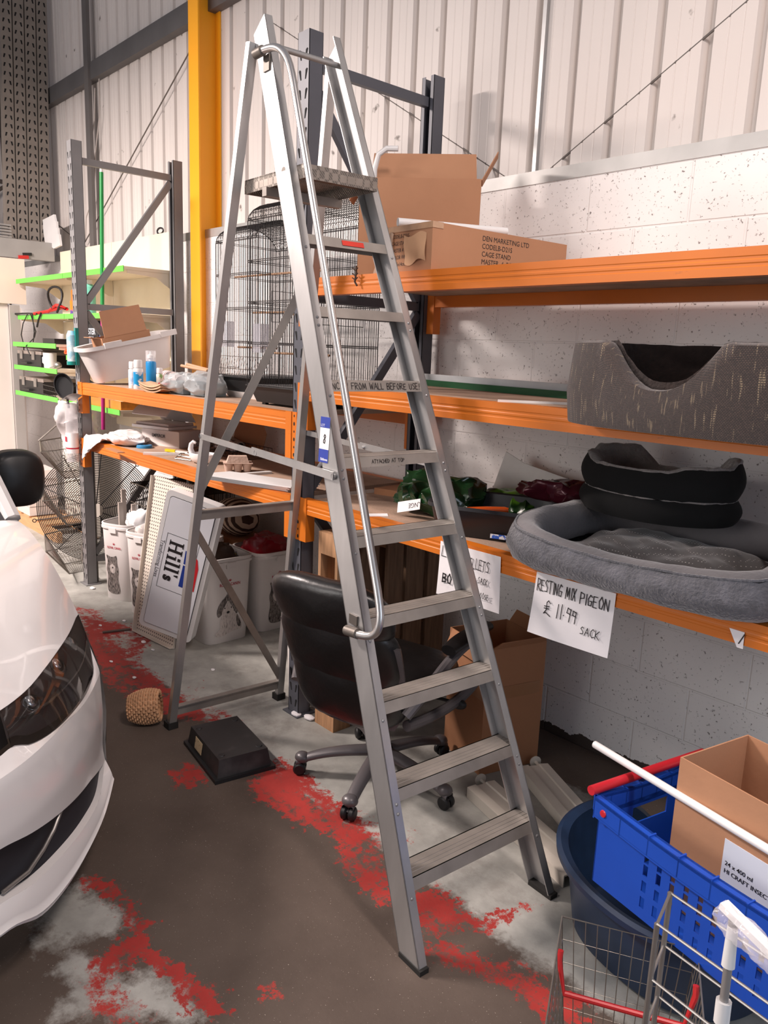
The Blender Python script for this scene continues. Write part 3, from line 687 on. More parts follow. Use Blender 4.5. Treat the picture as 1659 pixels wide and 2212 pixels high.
    # hood
    def hood(u, v):
        d = -D+2*D*u; a = abs(d)/D
        p = S(d, hd(d)); e = V(-3.10-.22*a**2, yc+d*.97, 1.075-.075*a**2)
        w = v; zz = p.z+(e.z-p.z)*(1-(1-w)**1.75); q = p.lerp(e, w); q.z = zz+.012*math.sin(PI*w)*(1-a)
        # raised centre panel crease
        if a < .62: q.z += .010*min(1, (.62-a)/.06)*math.sin(PI*min(1, w*1.3))
        return q
    mb = MB(); mb.grid(hood, 80, 24); mb.build('bonnet', M_body, t, smooth=60)
    # sides, cabin
    for s in (-1, 1):
        def side(u, v):
            p = S(s*D, .22+.53*v) if u == 0 else V(0, 0, 0)
            x0 = S(s*D, .22+.53*v).x; x = x0+(-5.4-x0)*u
            zt = .75+.27*min(1, u*3.2); z = .22+(zt-.22)*v
            y = yc+s*(D+.02*math.sin(PI*min(1, v*1.1)))
            return V(x, y, z)
        mb = MB(); mb.grid(side, 30, 10); mb.build('side_panel', M_body, t, smooth=50)
        for xw in (-2.98,):
            w = MB(); w.lathe([(.0, .09), (.2, .1), (.21, .085), (.3, .1), (.315, .06), (.315, -.06), (.3, -.1), (0, -.1)], M=frame((xw, yc+s*.86, .315), (1, 0, 0), (0, 0, 1)), n=32); wh = w.build('wheel', mat('tyre_rubber', (26, 26, 27), .8, var=.1), t)
            w = MB(); w.lathe([(0, .11), (.06, .11), (.19, .095), (.2, .085)], M=frame((xw, yc+s*.86, .315), (1, 0, 0), (0, 0, -s)), n=32); w.build('wheel_hub', M_refl, wh)
        # front pillar and door window
        p0 = V(-3.33, yc+s*.86, 1.0); p1 = V(-4.15, yc+s*.74, 1.72)
        MB().tube([p0, p0.lerp(p1, .5)+V(0, 0, .02), p1, V(-5.4, yc+s*.74, 1.80)], .035, 8).build('pillar', M_body, t)
        mb = MB(); mb.extr([(-3.5, yc+s*.85, 1.02), (-5.4, yc+s*.88, 1.02), (-5.4, yc+s*.75, 1.76), (-4.25, yc+s*.75, 1.70)], (0, -s*.006, 0)); mb.build('door_window', mat('dark_glass', (26, 26, 36), .08, var=.02, coat=.5), t)
    mb = MB(); mb.grid(lambda u, v: V(-3.12-.2*abs(2*u-1)**2+(-4.13+3.32)*v-.1*v, yc+(-.84+1.68*u)*(1-.13*v), 1.07-.07*abs(2*u-1)**2+.70*v), 24, 6); mb.build('windscreen', mat('dark_glass', (26, 26, 36), .08), t)
    mb = MB(); mb.grid(lambda u, v: V(-4.1-1.3*v, yc-.75+1.5*u, 1.79+.05*math.sin(PI*u)), 12, 4); mb.build('roof', M_body, t)
    # door mirror
    M_mir = mat('mirror_black_plastic', (20, 20, 21), .42, var=.15, scale=30)
    c = at(36, 1033, Y=1.10)
    for s in (-1, 1):
        cc = V(c.x, yc+s*(c.y-yc), c.z)
        def mir(u, v):
            th = 2*PI*u; q = -1+2*v
            rr = math.sqrt(max(0, 1-abs(q)**3.2))
            sx = .075*rr*math.cos(th); a = math.cos(th); b = math.sin(th)
            k = (abs(a)**3+abs(b)**3)**(-1/3)
            return cc+V(q*.075*(1 if q > 0 else .6), s*a*k*.115*(rr**.5 if q > 0 else 1)+0, b*k*.128*(rr**.5 if q > 0 else 1)+(.02*s*a*k*(1) if False else 0))
        mb = MB(); mb.grid(mir, 36, 14, cu=True); mb.weld(); m_ = mb.build('door_mirror', M_mir, t, smooth=70)
        mb = MB(); mb.bar(cc+V(-.02, -s*.05, -.08), V(cc.x-.1, yc+s*.88, 1.02), .07, .05); mb.build('mirror_arm', M_mir, m_, smooth=40)
car()

# ================================================================== office chair
def chair():
    rz = math.radians(14)
    t = thing('office_chair', 'black leather office chair with grey arms, under and behind the ladder', 'chair', (-2.19, 2.01, 0), rz)
    M_le = mat('black_leather', (20, 19, 20), .34, var=.15, scale=12, bump=.12, bscale=40, spec=.6)
    M_sh = mat('grey_chair_plastic', (92, 88, 90), .35, .2, .08, 9)
    # base
    hub = MB(); hub.lathe([(0, .05), (.045, .05), (.05, .07), (.045, .13), (.03, .14), (.028, .30), (.022, .3), (.022, .40), (0, .40)], n=20); hb = hub.build('gas_lift_column', M_black, t, local=True)
    for w in ((-2.432, 1.768), (-2.053, 1.712), (-1.878, 2.059), (-2.18, 2.345), (-2.49, 2.15)):
        d = V(w[0]+2.21, w[1]-2.01, 0); d = Matrix.Rotation(-rz, 3, 'Z') @ d; L = .33; d = d.normalized(); n = V(-d.y, d.x, 0)
        mb = MB()
        def arm(u, v, d=d, n=n):
            s = .04+u*(L-.02); w_ = .034-.010*u; zc = .115-.02*u-.045*u**3; h = .026-.006*u
            a = 2*PI*v; return d*s+n*w_*math.cos(a)+V(0, 0, zc+h*math.sin(a)*(1.0 if math.sin(a) > 0 else .6))
        mb.grid(arm, 14, 14, cv=True); a_ = mb.build('base_spoke', M_sh, t, local=True, smooth=60)
        mb = MB(); mb.ball(d*(L-.005)+V(0, 0, .072), .03, 8, (1.1, 1.0, .8)); mb.build('spoke_cap', M_sh, a_, local=True)
        ca = MB(); c = d*(L+.005)+V(0, 0, .0265)+n*0
        for k in (-1, 1): ca.lathe([(0, .012), (.02, .012), (.0265, .006), (.0265, -.006), (.02, -.012), (0, -.012)], M=frame(c+n*k*.016, d, V(0, 0, 1)), n=18)
        ca.tube([c+V(0, 0, .0), c+V(0, 0, .045)], .006, 8)
        ca.build('caster', M_black, t, local=True)
    MB().box((-.09, -.12, .37), (.09, .12, .40)).build('seat_mechanism', M_black, t, bevel=.01, local=True)
    MB().cyl((.09, .06, .385), (.27, .10, .375), .007, 8).build('tilt_lever', M_black, t, local=True)
    MB().ball((.29, .105, .372), .022, 8, (1.6, 1, 1)).build('lever_paddle', M_black, t, local=True)
    # seat cushion: puffed superellipse
    def puff(cx, cy, a, b, z0, h, p=3.2):
        def f(u, v):
            th = 2*PI*u; k = (abs(math.cos(th))**p+abs(math.sin(th))**p)**(-1/p); q = v*2-1
            r = (1-abs(q)**2.6)**(1/2.6) if abs(q) < 1 else 0
            return V(cx+a*k*r*math.cos(th), cy+b*k*r*math.sin(th), z0+h*(q+1)/2+.02*r*math.cos(th*2)*.3)
        return f
    mb = MB(); mb.grid(puff(0, .02, .26, .265, .40, .14), 40, 16, cu=True); mb.weld(); mb.build('seat', M_le, t, local=True, smooth=80)
    # back: three rolled cushions following a leaning curve
    def backc(u, v, part):
        th = 2*PI*u; p = 3.0
        a, zc, h, thick, yo = part
        k = (abs(math.cos(th))**p+abs(math.sin(th))**p)**(-1/p); q = 2*v-1; r = (max(0, 1-abs(q)**2.4))**(1/2.4)
        lx = a*k*r*math.cos(th); lz = zc+h*k*r*math.sin(th)
        y = -.235-.17*((lz-.40)/.52)**1.2 if lz > .40 else -.235
        return V(lx, y+yo+thick*q+.05*(lx/.27)**2*.6, lz)
    for part in ((.262, .83, .125, .075, -.012), (.262, .66, .17, .080, -.008), (.25, .49, .145, .085, -.004)):
        mb = MB(); mb.grid(lambda u, v: backc(u, v, part), 40, 14, cu=True); mb.weld(); mb.jitter(.004, 9, 2); mb.build('backrest_cushion', M_le, t, local=True, smooth=80)
    def shell(u, v):
        x = -.275+.55*u; z = .36+.36*v; y = -.235-.17*(max(0, z-.40)/.52)**1.2
        return V(x*(1-.25*(1-v)**3), y-.052+.05*(x/.25)**2, z)
    mb = MB(); mb.grid(shell, 16, 12); mb.thick(.012); mb.build('back_shell', M_sh, t, local=True, smooth=60)
    MB().bar((0, -.10, .385), (0, -.26, .39), .08, .03).build('back_bracket', M_black, t, local=True)
    for s in (-1, 1):
        P = [V(s*.26, -.24, .44), V(s*.30, -.16, .53), V(s*.31, -.03, .60), V(s*.31, .10, .63), V(s*.31, .22, .625), V(s*.31, .30, .58), V(s*.31, .30, .50), V(s*.30, .22, .42), V(s*.28, .08, .375), V(s*.26, -.08, .37), V(s*.24, -.2, .38)]
        q = P
        for _ in range(2):
            nq = [q[0]]
            for a, b in zip(q, q[1:]): nq += [a.lerp(b, .25), a.lerp(b, .75)]
            q = nq+[q[-1]]
        mb = MB(); mb.tube(q, .021, 10); ar = mb.build('armrest', M_sh, t, local=True)
        mb = MB()
        def pad(u, v):
            th = 2*PI*v; y = -.04+.32*u; w = .036*(.75+.35*math.sin(PI*min(1, u*1.1+.1)))
            return V(s*.31+w*math.cos(th), y, .655+.0*u+.02*math.sin(th)-.02*(u-.5)**2*2+.01*u)
        mb.grid(pad, 12, 14, cv=True)
        for e in (0, 1): mb.face([pad(e, j/14) for j in range(14)])
        mb.weld(); mb.build('armrest_pad', M_le, ar, local=True, bevel=0, smooth=60)
chair()

# ================================================================== cardboard helpers
def open_box(name, label, cat, M, w, d, h, m, flaps=(), th=.004, group=None, loc=None, tape=None):
    """open carton in local frame of M: x width, y depth, z up; flaps: (side, length, angle)"""
    o = M @ V(w/2, d/2, 0)
    t = thing(name, label, cat, o, 0, group)
    mb = MB()
    mb.box((0, 0, 0), (w, d, th), M)
    for lo, hi in (((0, 0, th), (w, th, h)), ((0, d-th, th), (w, d, h)), ((0, th, th), (th, d-th, h)), ((w-th, th, th), (w, d-th, h))): mb.box(lo, hi, M)
    mb.build('carton', m, t, smooth=0)
    for sd, L, ang in flaps:
        a = math.radians(ang); c, s = math.cos(a)*L, math.sin(a)*L
        k = .02
        q = {'f': [V(k, 0, h), V(w-k, 0, h), V(w-k-.01, -c, h+s), V(k+.01, -c, h+s)], 'b': [V(w-k, d, h), V(k, d, h), V(k+.01, d+c, h+s), V(w-k-.01, d+c, h+s)],
             'l': [V(0, d-k, h), V(0, k, h), V(-c, k+.01, h+s), V(-c, d-k-.01, h+s)], 'r': [V(w, k, h), V(w, d-k, h), V(w+c, d-k-.01, h+s), V(w+c, k+.01, h+s)]}[sd]
        n = (q[1]-q[0]).cross(q[3]-q[0]).normalized()*th
        mb = MB(); mb.extr([M @ p for p in q], M.to_3x3() @ n); mb.build('box_flap', m, t, smooth=0)
    return t

# ---- top shelf of the right bay
bigM = frame((-2.80, 2.27, Z_R2), (-.67, .74, 0), (.74, .67, 0)) if False else frame((-2.742, 2.26, Z_R2), (.745, .667, 0), (-.667, .745, 0))
b = open_box('cardboard_box', 'tallest brown cardboard box with open flaps, at the back of the top shelf', 'box', bigM, .515, .17, .43, M_card, (('b', .15, 75), ('l', .10, -60), ('r', .13, 62)))
cg = thing('cardboard_box', 'long flat carton lettered CAGE STAND, end-on at the front of the top shelf', 'box', (-2.3, 2.4, Z_R2))
cW, cL, cH = .30, .74, .165
cM = frame((-2.087, 2.062, Z_R2+.001), (.06, 1, 0), (-1, .06, 0))
MB().box((0, 0, 0), (cL, cW, cH), cM).build('carton', M_card, cg, bevel=.004)
MB().box((-.0015, -.002, cH-.02), (.05, cW+.002, cH+.0015), cM).build('tape', mat('clear_brown_tape', (186, 150, 120), .15, var=.1, scale=30), cg, bevel=.001)
mb = MB(); mb.grid(lambda u, v: cM @ V(-.002-.006*max(0, math.sin(5*u+4*v)), .03+.12*u, .03+.10*v+.01*math.sin(6*u)), 10, 10); mb.jitter(.003, 20, 2); mb.build('torn_paper_label', mat('peeled_kraft_paper', (206, 164, 128), .8, var=.06), cg)
fr = cM @ frame((.25, -.0008, 0), (1, 0, 0), (0, 0, 1))
for i, s in enumerate(('DEN MARKETING LTD', 'CODELB-D21S', 'CAGE STAND', 'MASTER  4  PCS COLOR WHITE', 'BARCODE 5038013')):
    text(s, .026, fr @ Matrix.Translation((0, .135-.028*i, 0)), M_ink, cg, sx=1.0)
se = cM @ frame((-.0008, cW, 0), (0, -1, 0), (0, 0, 1))
for i, s in enumerate(('CODELB-D21S', 'CAGE STAND', 'MASTER 4 PCS', 'COLOR WHITE', '82x15x14cm')): text(s, .020, se @ Matrix.Translation((.07, .128-.025*i, .0)), M_ink, cg, sx=.8)
tag(MB().tube([cM @ V(.00, .20, cH+.017), cM @ V(.42, .04, cH+.017)], .015, 14).build('plastic_tube', M_wplas), 'white plastic tube lying on the long CAGE STAND carton', 'tube')
fl = MB(); fl.grid(lambda u, v: cM @ V(-.004-.012*v-.004*math.sin(9*u+5*v), .21+.10*u, .14-.17*v+.012*math.sin(7*u)), 14, 14); fl.jitter(.01, 14, 3); fl.thick(.0008)
fl.build('torn_packing_film', mat('torn_packing_film', (206, 178, 156), .15, var=.1, alpha=.55), cg)
# white bent pipe behind the ladder top
mb = MB(); P = [bigM @ V(*q) for q in ((.05, .085, .01), (.05, .085, .48), (.065, .085, .54), (.10, .085, .565), (.15, .085, .565))]
tag(mb.tube(P, .012, 10).build('plastic_pipe', M_wplas), 'thin white bent plastic pipe standing in the tallest cardboard box', 'pipe')

# ---- pet beds
def pet_bed_woven():
    t = thing('pet_bed', 'brown woven oval pet bed with a scooped front, on the middle shelf', 'pet bed', (-1.0, 2.14, Z_R1))
    m = bpy.data.materials.new('brown_woven_fabric'); m.use_nodes = True; nt = m.node_tree; N = nt.nodes; L = nt.links; b = N['Principled BSDF']
    uv = N.new('ShaderNodeUVMap'); mp = N.new('ShaderNodeMapping'); mp.inputs['Scale'].default_value = (420, 90, 1); L.new(uv.outputs[0], mp.inputs[0])
    vo = N.new('ShaderNodeTexBrick'); vo.inputs['Scale'].default_value = 1; vo.inputs['Brick Width'].default_value = .9; vo.inputs['Row Height'].default_value = .7; vo.inputs['Mortar Size'].default_value = .16; vo.inputs['Mortar Smooth'].default_value = .8; L.new(mp.outputs[0], vo.inputs['Vector'])
    vo.inputs['Color1'].default_value = rgb(74, 57, 50); vo.inputs['Color2'].default_value = rgb(54, 41, 37); vo.inputs['Mortar'].default_value = rgb(28, 21, 19)
    nz = N.new('ShaderNodeTexNoise'); mp2 = N.new('ShaderNodeMapping'); mp2.inputs['Scale'].default_value = (420, 5, 1); L.new(uv.outputs[0], mp2.inputs[0]); L.new(mp2.outputs[0], nz.inputs['Vector']); nz.inputs['Scale'].default_value = 1
    rp = N.new('ShaderNodeValToRGB'); rp.color_ramp.elements[0].position = .60; rp.color_ramp.elements[1].position = .66; L.new(nz.outputs[0], rp.inputs[0])
    wv = N.new('ShaderNodeTexWave'); wv.bands_direction = 'Y'; wv.inputs['Scale'].default_value = 26; L.new(uv.outputs[0], wv.inputs['Vector'])
    mu = N.new('ShaderNodeMath'); mu.operation = 'MULTIPLY'; L.new(rp.outputs[0], mu.inputs[0]); L.new(wv.outputs['Fac'], mu.inputs[1])
    mx = N.new('ShaderNodeMix'); mx.data_type = 'RGBA'; L.new(mu.outputs[0], mx.inputs[0]); L.new(vo.outputs['Color'], mx.inputs[6]); mx.inputs[7].default_value = rgb(150, 132, 106); L.new(mx.outputs[2], b.inputs['Base Color'])
    b.inputs['Roughness'].default_value = .95; b.inputs['Sheen Weight'].default_value = .3
    bp = N.new('ShaderNodeBump'); bp.inputs['Strength'].default_value = .7; bp.inputs['Distance'].default_value = .004; L.new(vo.outputs['Fac'], bp.inputs['Height']); bp.invert = True; L.new(bp.outputs[0], b.inputs['Normal'])
    cx, cy, a, bb = -.985, 2.15, .445, .30
    H = .205
    def ht(th):
        # scoop centred on the front, left of the middle
        x = a*math.cos(th); s = math.sin(th)
        k = (x+.060)/.165
        return H-(.122*((1-abs(k)**2.3)**1.15 if abs(k) < 1 else 0) if s < 0 else 0)
    def zb(y): return Z_R1+.002-(.03*min(1, max(0, (2.045-y)/.1)))
    def ring(th, r): 
        k = (abs(math.cos(th))**2.7+abs(math.sin(th))**2.7)**(-1/2.7)
        return V(cx+a*r*k*math.cos(th), cy+bb*r*k*math.sin(th), 0)
    mb = MB(); uvl = mb.bm.loops.layers.uv.new('UVMap')
    prof = [(0, 'o', .0), (.02, 'o', .35), (0, 'o', .8), (-.01, 'o', .97), (-.06, 'o', 1.0), (-.11, 'o', .97), (-.13, 'o', .85)]
    nu = 140
    def pt(i, j):
        th = 2*PI*i/nu; d, _, f = prof[j]; q = ring(th, 1+d*.9/ (.30)*.30); 
        q = ring(th, 1.0+d); z0 = zb(q.y); q.z = z0+ht(th)*f+(Z_R1-z0)*f; return q
    vs = [[mb.bm.verts.new(pt(i, j)) for j in range(len(prof))] for i in range(nu)]
    lens = [0, .35, .8, .95, 1.1, 1.25, 1.4]
    for i in range(nu):
        for j in range(len(prof)-1):
            f = mb._f([vs[i][j], vs[(i+1) % nu][j], vs[(i+1) % nu][j+1], vs[i][j+1]])
            for lp, (ii, jj) in zip(f.loops, ((i, j), (i+1, j), (i+1, j+1), (i, j+1))): lp[uvl].uv = (ii/nu, lens[jj]*.5)
    mb.build('outer_wall', m, t, smooth=60)
    M_fl = mat('dark_brown_fleece', (44, 32, 28), 1.0, var=.3, scale=40, bump=.6, bscale=70, sheen=.3)
    mb = MB()
    def inn(u, v):
        th = 2*PI*u; q = ring(th, .87-.02*v) if v < .999 else ring(th, .85); h = ht(th)*.86*(1-v); q.z = Z_R1+.03+h; return q
    mb.grid(inn, 140, 6, cu=True); mb.jitter(.003, 30); mb.build('fleece_lining', M_fl, t, smooth=60)
    mb = MB(); mb.grid(lambda u, v: V(cx, cy, 0).lerp(ring(2*PI*u, .86), v)+V(0, 0, Z_R1+.035) if False else V(cx+(ring(2*PI*u, .86).x-cx)*v, cy+(ring(2*PI*u, .86).y-cy)*v, Z_R1+.035), 80, 4, cu=True); mb.weld(); mb.build('base_cushion', M_fl, t)
pet_bed_woven()

def plush_bed():
    rz = math.radians(2)
    t = thing('pet_bed', 'large grey plush bolster pet bed on the lowest right shelf', 'pet bed', (-1.185, 2.285, Z_R0), rz)
    M_p = mat('grey_plush', (112, 108, 110), .95, var=.1, scale=9, sheen=.5, bump=.25, bscale=80)
    M_f = mat('dark_plush_side', (84, 84, 90), .98, var=.3, scale=26, sheen=.6, bump=.7, bscale=120)
    m = mat('dotted_cushion_fabric', (78, 74, 74), .85, var=.08, scale=5, sheen=.3)
    nt = m.node_tree; N = nt.nodes; L = nt.links; b = N['Principled BSDF']; src = b.inputs['Base Color'].links[0].from_socket
    tc = N['Texture Coordinate']; vo = N.new('ShaderNodeTexVoronoi'); vo.inputs['Scale'].default_value = 95; vo.inputs['Randomness'].default_value = .05; L.new(tc.outputs['Object'], vo.inputs['Vector'])
    rp = N.new('ShaderNodeValToRGB'); rp.color_ramp.elements[0].position = .16; rp.color_ramp.elements[1].position = .22; rp.color_ramp.elements[0].color = (1, 1, 1, 1); rp.color_ramp.elements[1].color = (0, 0, 0, 1); L.new(vo.outputs['Distance'], rp.inputs[0])
    mx = N.new('ShaderNodeMix'); mx.data_type = 'RGBA'; L.new(rp.outputs[0], mx.inputs[0]); L.new(src, mx.inputs[6]); mx.inputs[7].default_value = rgb(190, 186, 182); L.new(mx.outputs[2], b.inputs['Base Color'])
    a, bb, p = .43, .32, 4.5
    def outline(th, k=1.0):
        r = (abs(math.cos(th))**p+abs(math.sin(th))**p)**(-1/p); return V(a*k*r*math.cos(th), bb*k*r*math.sin(th), 0)
    def H(th):  # low at the front middle
        s = max(0, -math.sin(th)); return .165-.055*s**2*(1 if abs(math.cos(th)) < .8 else .5)
    def roll(u, v, lo, hi):
        th = 2*PI*u; c = outline(th); n = V(c.x/a**2, c.y/bb**2, 0).normalized() if False else V(c.x, c.y, 0).normalized()
        q = lo+(hi-lo)*v; al = q*PI; h = H(th)
        r = .062
        off = r*math.cos(al)-r; z = h*.5+h*.5*math.sin(al-PI/2+PI/2) if False else None
        # al from -90deg (bottom outer) through outer, top, to inner
        xx = math.cos(al); zz = math.sin(al)
        pnt = c+n*(xx*r-r*.35); pnt.z = max(0.001, h*.5*(1+zz)); w = .006*noise.noise(V(pnt.x*14, pnt.y*14, pnt.z*20)); return pnt+n*w+V(0, 0, abs(w))
    mb = MB(); mb.grid(lambda u, v: roll(u, v, -.5, .28), 96, 10, cu=True); mb.jitter(.006, 30, 4); mb.build('fur_side', M_f, t, local=True, smooth=80)
    mb = MB(); mb.grid(lambda u, v: roll(u, v, .28, 1.12), 96, 12, cu=True); mb.build('bolster', M_p, t, local=True, smooth=80)
    mb = MB(); mb.tube([roll(i/96, 1, -.5, .28)+V(0, 0, .003) for i in range(96)], .004, 6, closed=True); mb.build('piping', M_f, t, local=True)
    def cush(u, v):
        x = (-1+2*u)*a*.84; y = (-1+2*v)*bb*.80; e = (1-abs(2*u-1)**4)*(1-abs(2*v-1)**4)
        return V(x, y, .02+.085*e+.020*noise.noise(V(x*6, y*9, 1.7))+.012*noise.noise(V(x*15+y*8, y*14, 4)))
    mb = MB(); mb.grid(cush, 70, 50); mb.build('cushion', m, t, local=True, smooth=80)
plush_bed()
def cat_bed(z, label, top):
    t = thing('cat_bed', label, 'cat bed', (-1.36, 2.50, z), math.radians(-6), 'black cat beds stacked on the plush bed')
    M_b = mat('black_felt', (11, 11, 12), 1.0, var=.2, scale=20)
    M_g = mat('grey_fleece', (126, 120, 118), 1.0, var=.15, scale=40, bump=.8, bscale=90, sheen=.4)
    a, bb, H = .285, .215, .078
    def h(th):
        if not top: return H
        c = math.cos(th); s = math.sin(th); q = min(1, max(0, (abs(c)-.45)/.3)); q = q*q*(3-2*q)
        d = q if s > 0 else .45+.3*q*q
        return H*.72+.065*d
    o = lambda th, k: V(a*k*math.cos(th), bb*k*math.sin(th), 0)
    def wall(u, v):
        th = 2*PI*u; q = o(th, .95+.07*math.sin(PI*v)); q.z = h(th)*v; return q
    mb = MB(); mb.grid(wall, 64, 8, cu=True); mb.build('outer_wall', M_b, t, local=True, smooth=80)
    def inn(u, v):
        th = 2*PI*u; k = [.95, .955, .92, .84, .77, .75, .70, .3, 0][int(round(v*8))]; zz = [1, 1.06, 1.09, 1.05, .85, .5, .2, .14, .14][int(round(v*8))]
        q = o(th, k); q.z = h(th)*zz if zz > .3 else .03; return q
    mb = MB(); mb.grid(inn, 64, 8, cu=True); mb.weld(); mb.jitter(.004, 40, 2); mb.build('fleece_lining', M_g, t, local=True, smooth=80)
cat_bed(Z_R0+.152, 'lower of two stacked black cat beds, resting on the grey plush bed', False)
cat_bed(Z_R0+.152+.080, 'upper of two stacked black cat beds, grey fleece lining showing', True)
# ================================================================== lowest right shelf
def tray():
    rz = math.radians(24); c = (-1.91, 2.31, Z_R0)
    t = thing('litter_tray', 'black plastic litter tray on the lowest right shelf beside the plush bed', 'tray', c, rz)
    p = 5
    def sec(th, a, b):
        k = (abs(math.cos(th))**p+abs(math.sin(th))**p)**(-1/p); return V(a*k*math.cos(th), b*k*math.sin(th), 0)
    prof = [(0, .003), (.85, .003), (.89, .008), (.98, .115), (1.04, .12), (1.045, .105), (1.03, .104), (.955, .108), (.865, .012), (0, .010)]
    prof = [(0, .0), (.85, .0), (.89, .006), (.98, .112), (1.04, .117), (1.045, .103), (1.03, .102)]
    mb = MB()
    def f(u, v):
        k, z = prof[int(round(v*6))]; q = sec(2*PI*u, .235*k, .185*k); q.z = z; return q
    mb.grid(f, 72, 6, cu=True); mb.weld(); mb.thick(.004); mb.build('tray_body', mat('tray_black_plastic', (34, 35, 40), .4, var=.1, scale=9), t, local=True, smooth=50)
    F = Matrix.Translation((.03, -.1795, .012)) @ Matrix.Rotation(PI/2-.10, 4, 'X')
    MB().box((0, 0, 0), (.06, .016, .0008), F).build('tray_sticker', mat('blue_white_sticker', (42, 92, 190), .5, col2=(225, 228, 235), thr=(.48, .52), scale=60), t, local=True, smooth=0)
    return t
tray()
tM = Matrix.Translation((-1.91, 2.31, Z_R0)) @ Matrix.Rotation(math.radians(24), 4, 'Z')
def screwdriver():
    t = thing('screwdriver', 'orange handled tool in clear film lying in the black tray', 'screwdriver', tM @ V(-.06, -.02, .07))
    a, b = tM @ V(-.12, -.05, .075), tM @ V(.05, -.02, .09)
    MB().tube([a, a.lerp(b, .1), a.lerp(b, .5), a.lerp(b, .92), b], lambda s: .010+.006*math.sin(PI*min(1, max(0.05, s))), 10).build('handle', mat('orange_translucent', (232, 96, 34), .25, var=.08), t)
    MB().tube([a, a-(b-a)*.5-V(0, 0, .02)], .003, 8).build('shaft', M_chrome, t)
screwdriver()
def crumpled(name, label, cat, c, rx, ry, rz_, m, seed, jit=.03, f=7, flat=0.0, rot=0, sub=26, box=2.4, group=None):
    """closed crumpled bag or cloth, flat underneath"""
    mb = MB()
    def g(u, v):
        th = 2*PI*u; ph = PI*v-PI/2; p = box
        ct, st_ = math.cos(th), math.sin(th); k = (abs(ct)**p+abs(st_)**p)**(-1/p)
        r = math.cos(ph)**.75 if math.cos(ph) > 0 else 0
        q = V(rx*k*ct*r, ry*k*st_*r, rz_*(math.sin(ph)+1)/2)
        n = noise.noise_vector(V(q.x*f+seed, q.y*f+seed*2, q.z*f))+.5*noise.noise_vector(V(q.x*f*2.6+seed, q.y*f*2.6, q.z*f*2.6+seed))
        # ridged creases
        cr = (1-abs(noise.noise(V(q.x*f*1.7+seed*3, q.y*f*1.7, q.z*f*1.7))))**4
        w = min(1, q.z/(rz_*.25))
        return q+n*jit*w+V(ct, st_, .6)*cr*jit*.6*w
    mb.grid(g, sub*2, sub, cu=True); mb.weld()
    M = Matrix.Translation(c) @ Matrix.Rotation(rot, 4, 'Z')
    for v in mb.bm.verts:
        v.co.z = max(.001, v.co.z); v.co = M @ v.co
    return tag(mb.build(name, m, smooth=40), label, cat, group)
M_gbag = mat('dark_green_plastic_film', (18, 44, 24), .18, var=.25, scale=8, spec=.7, col2=(26, 64, 32), thr=(.4, .7))
gb = crumpled('plastic_bag', 'glossy dark green plastic bag slumped on the lowest right shelf', 'bag', (-2.27, 2.36, Z_R0), .19, .15, .15, M_gbag, 3.3, .045, 8)
F = frame((-2.33, 2.175, Z_R0+.012), (.9, .05, .25), (-.2, .3, .9))
lb = MB().box((0, 0, .0), (.13, .045, .001), F).build('bag_label', M_paper, gb, smooth=0); lb['label'] = 'white label reading NGE'
text('NGE', .028, F @ Matrix.Translation((.12, .022, .0016)) @ Matrix.Rotation(PI, 4, 'Z'), M_ink, lb)
crumpled('plastic_bag', 'lime green plastic bag behind the black litter tray', 'bag', (-2.02, 2.56, Z_R0), .14, .1, .12, mat('lime_film', (120, 178, 52), .3, col2=(30, 60, 26), thr=(.45, .55), scale=9), 5.1, .03, 8)
crumpled('plastic_bag', 'maroon foil bag lying open over the litter tray corner', 'bag', tM @ V(.20, .09, .122), .15, .075, .075, mat('maroon_foil', (84, 30, 42), .22, .2, .2, 9), 7.7, .03, 9)
def sheet_on(name, label, cat, pts, z, th, m, group=None, curl=0):
    mb = MB(); mb.extr([(p[0], p[1], z+(p[2] if len(p) > 2 else 0)) for p in pts], (0, 0, th)); return tag(mb.build(name, m, smooth=0), label, cat, group)
wl = frame((-2.15, 2.64, Z_R0), (1, 0, 0), (0, .42, .9))
mb = MB(); mb.extr([wl @ V(-.1, 0, 0), wl @ V(.42, .0, 0), wl @ V(.42, .17, 0), wl @ V(.02, .23, 0), wl @ V(-.1, .27, 0)], (0, .004, 0)); tag(mb.build('cardboard_sheet', mat('white_card', (224, 220, 216), .8), smooth=0), 'torn white card leaning on the wall behind the litter tray', 'card')
crumpled('plastic_wrap', 'crumpled clear plastic wrap behind the litter tray by the wall', 'plastic wrap', (-1.55, 2.66, Z_R0), .16, .08, .14, mat('grey_clear_film', (176, 174, 176), .25, var=.1, alpha=.75), 8.8, .03, 9)
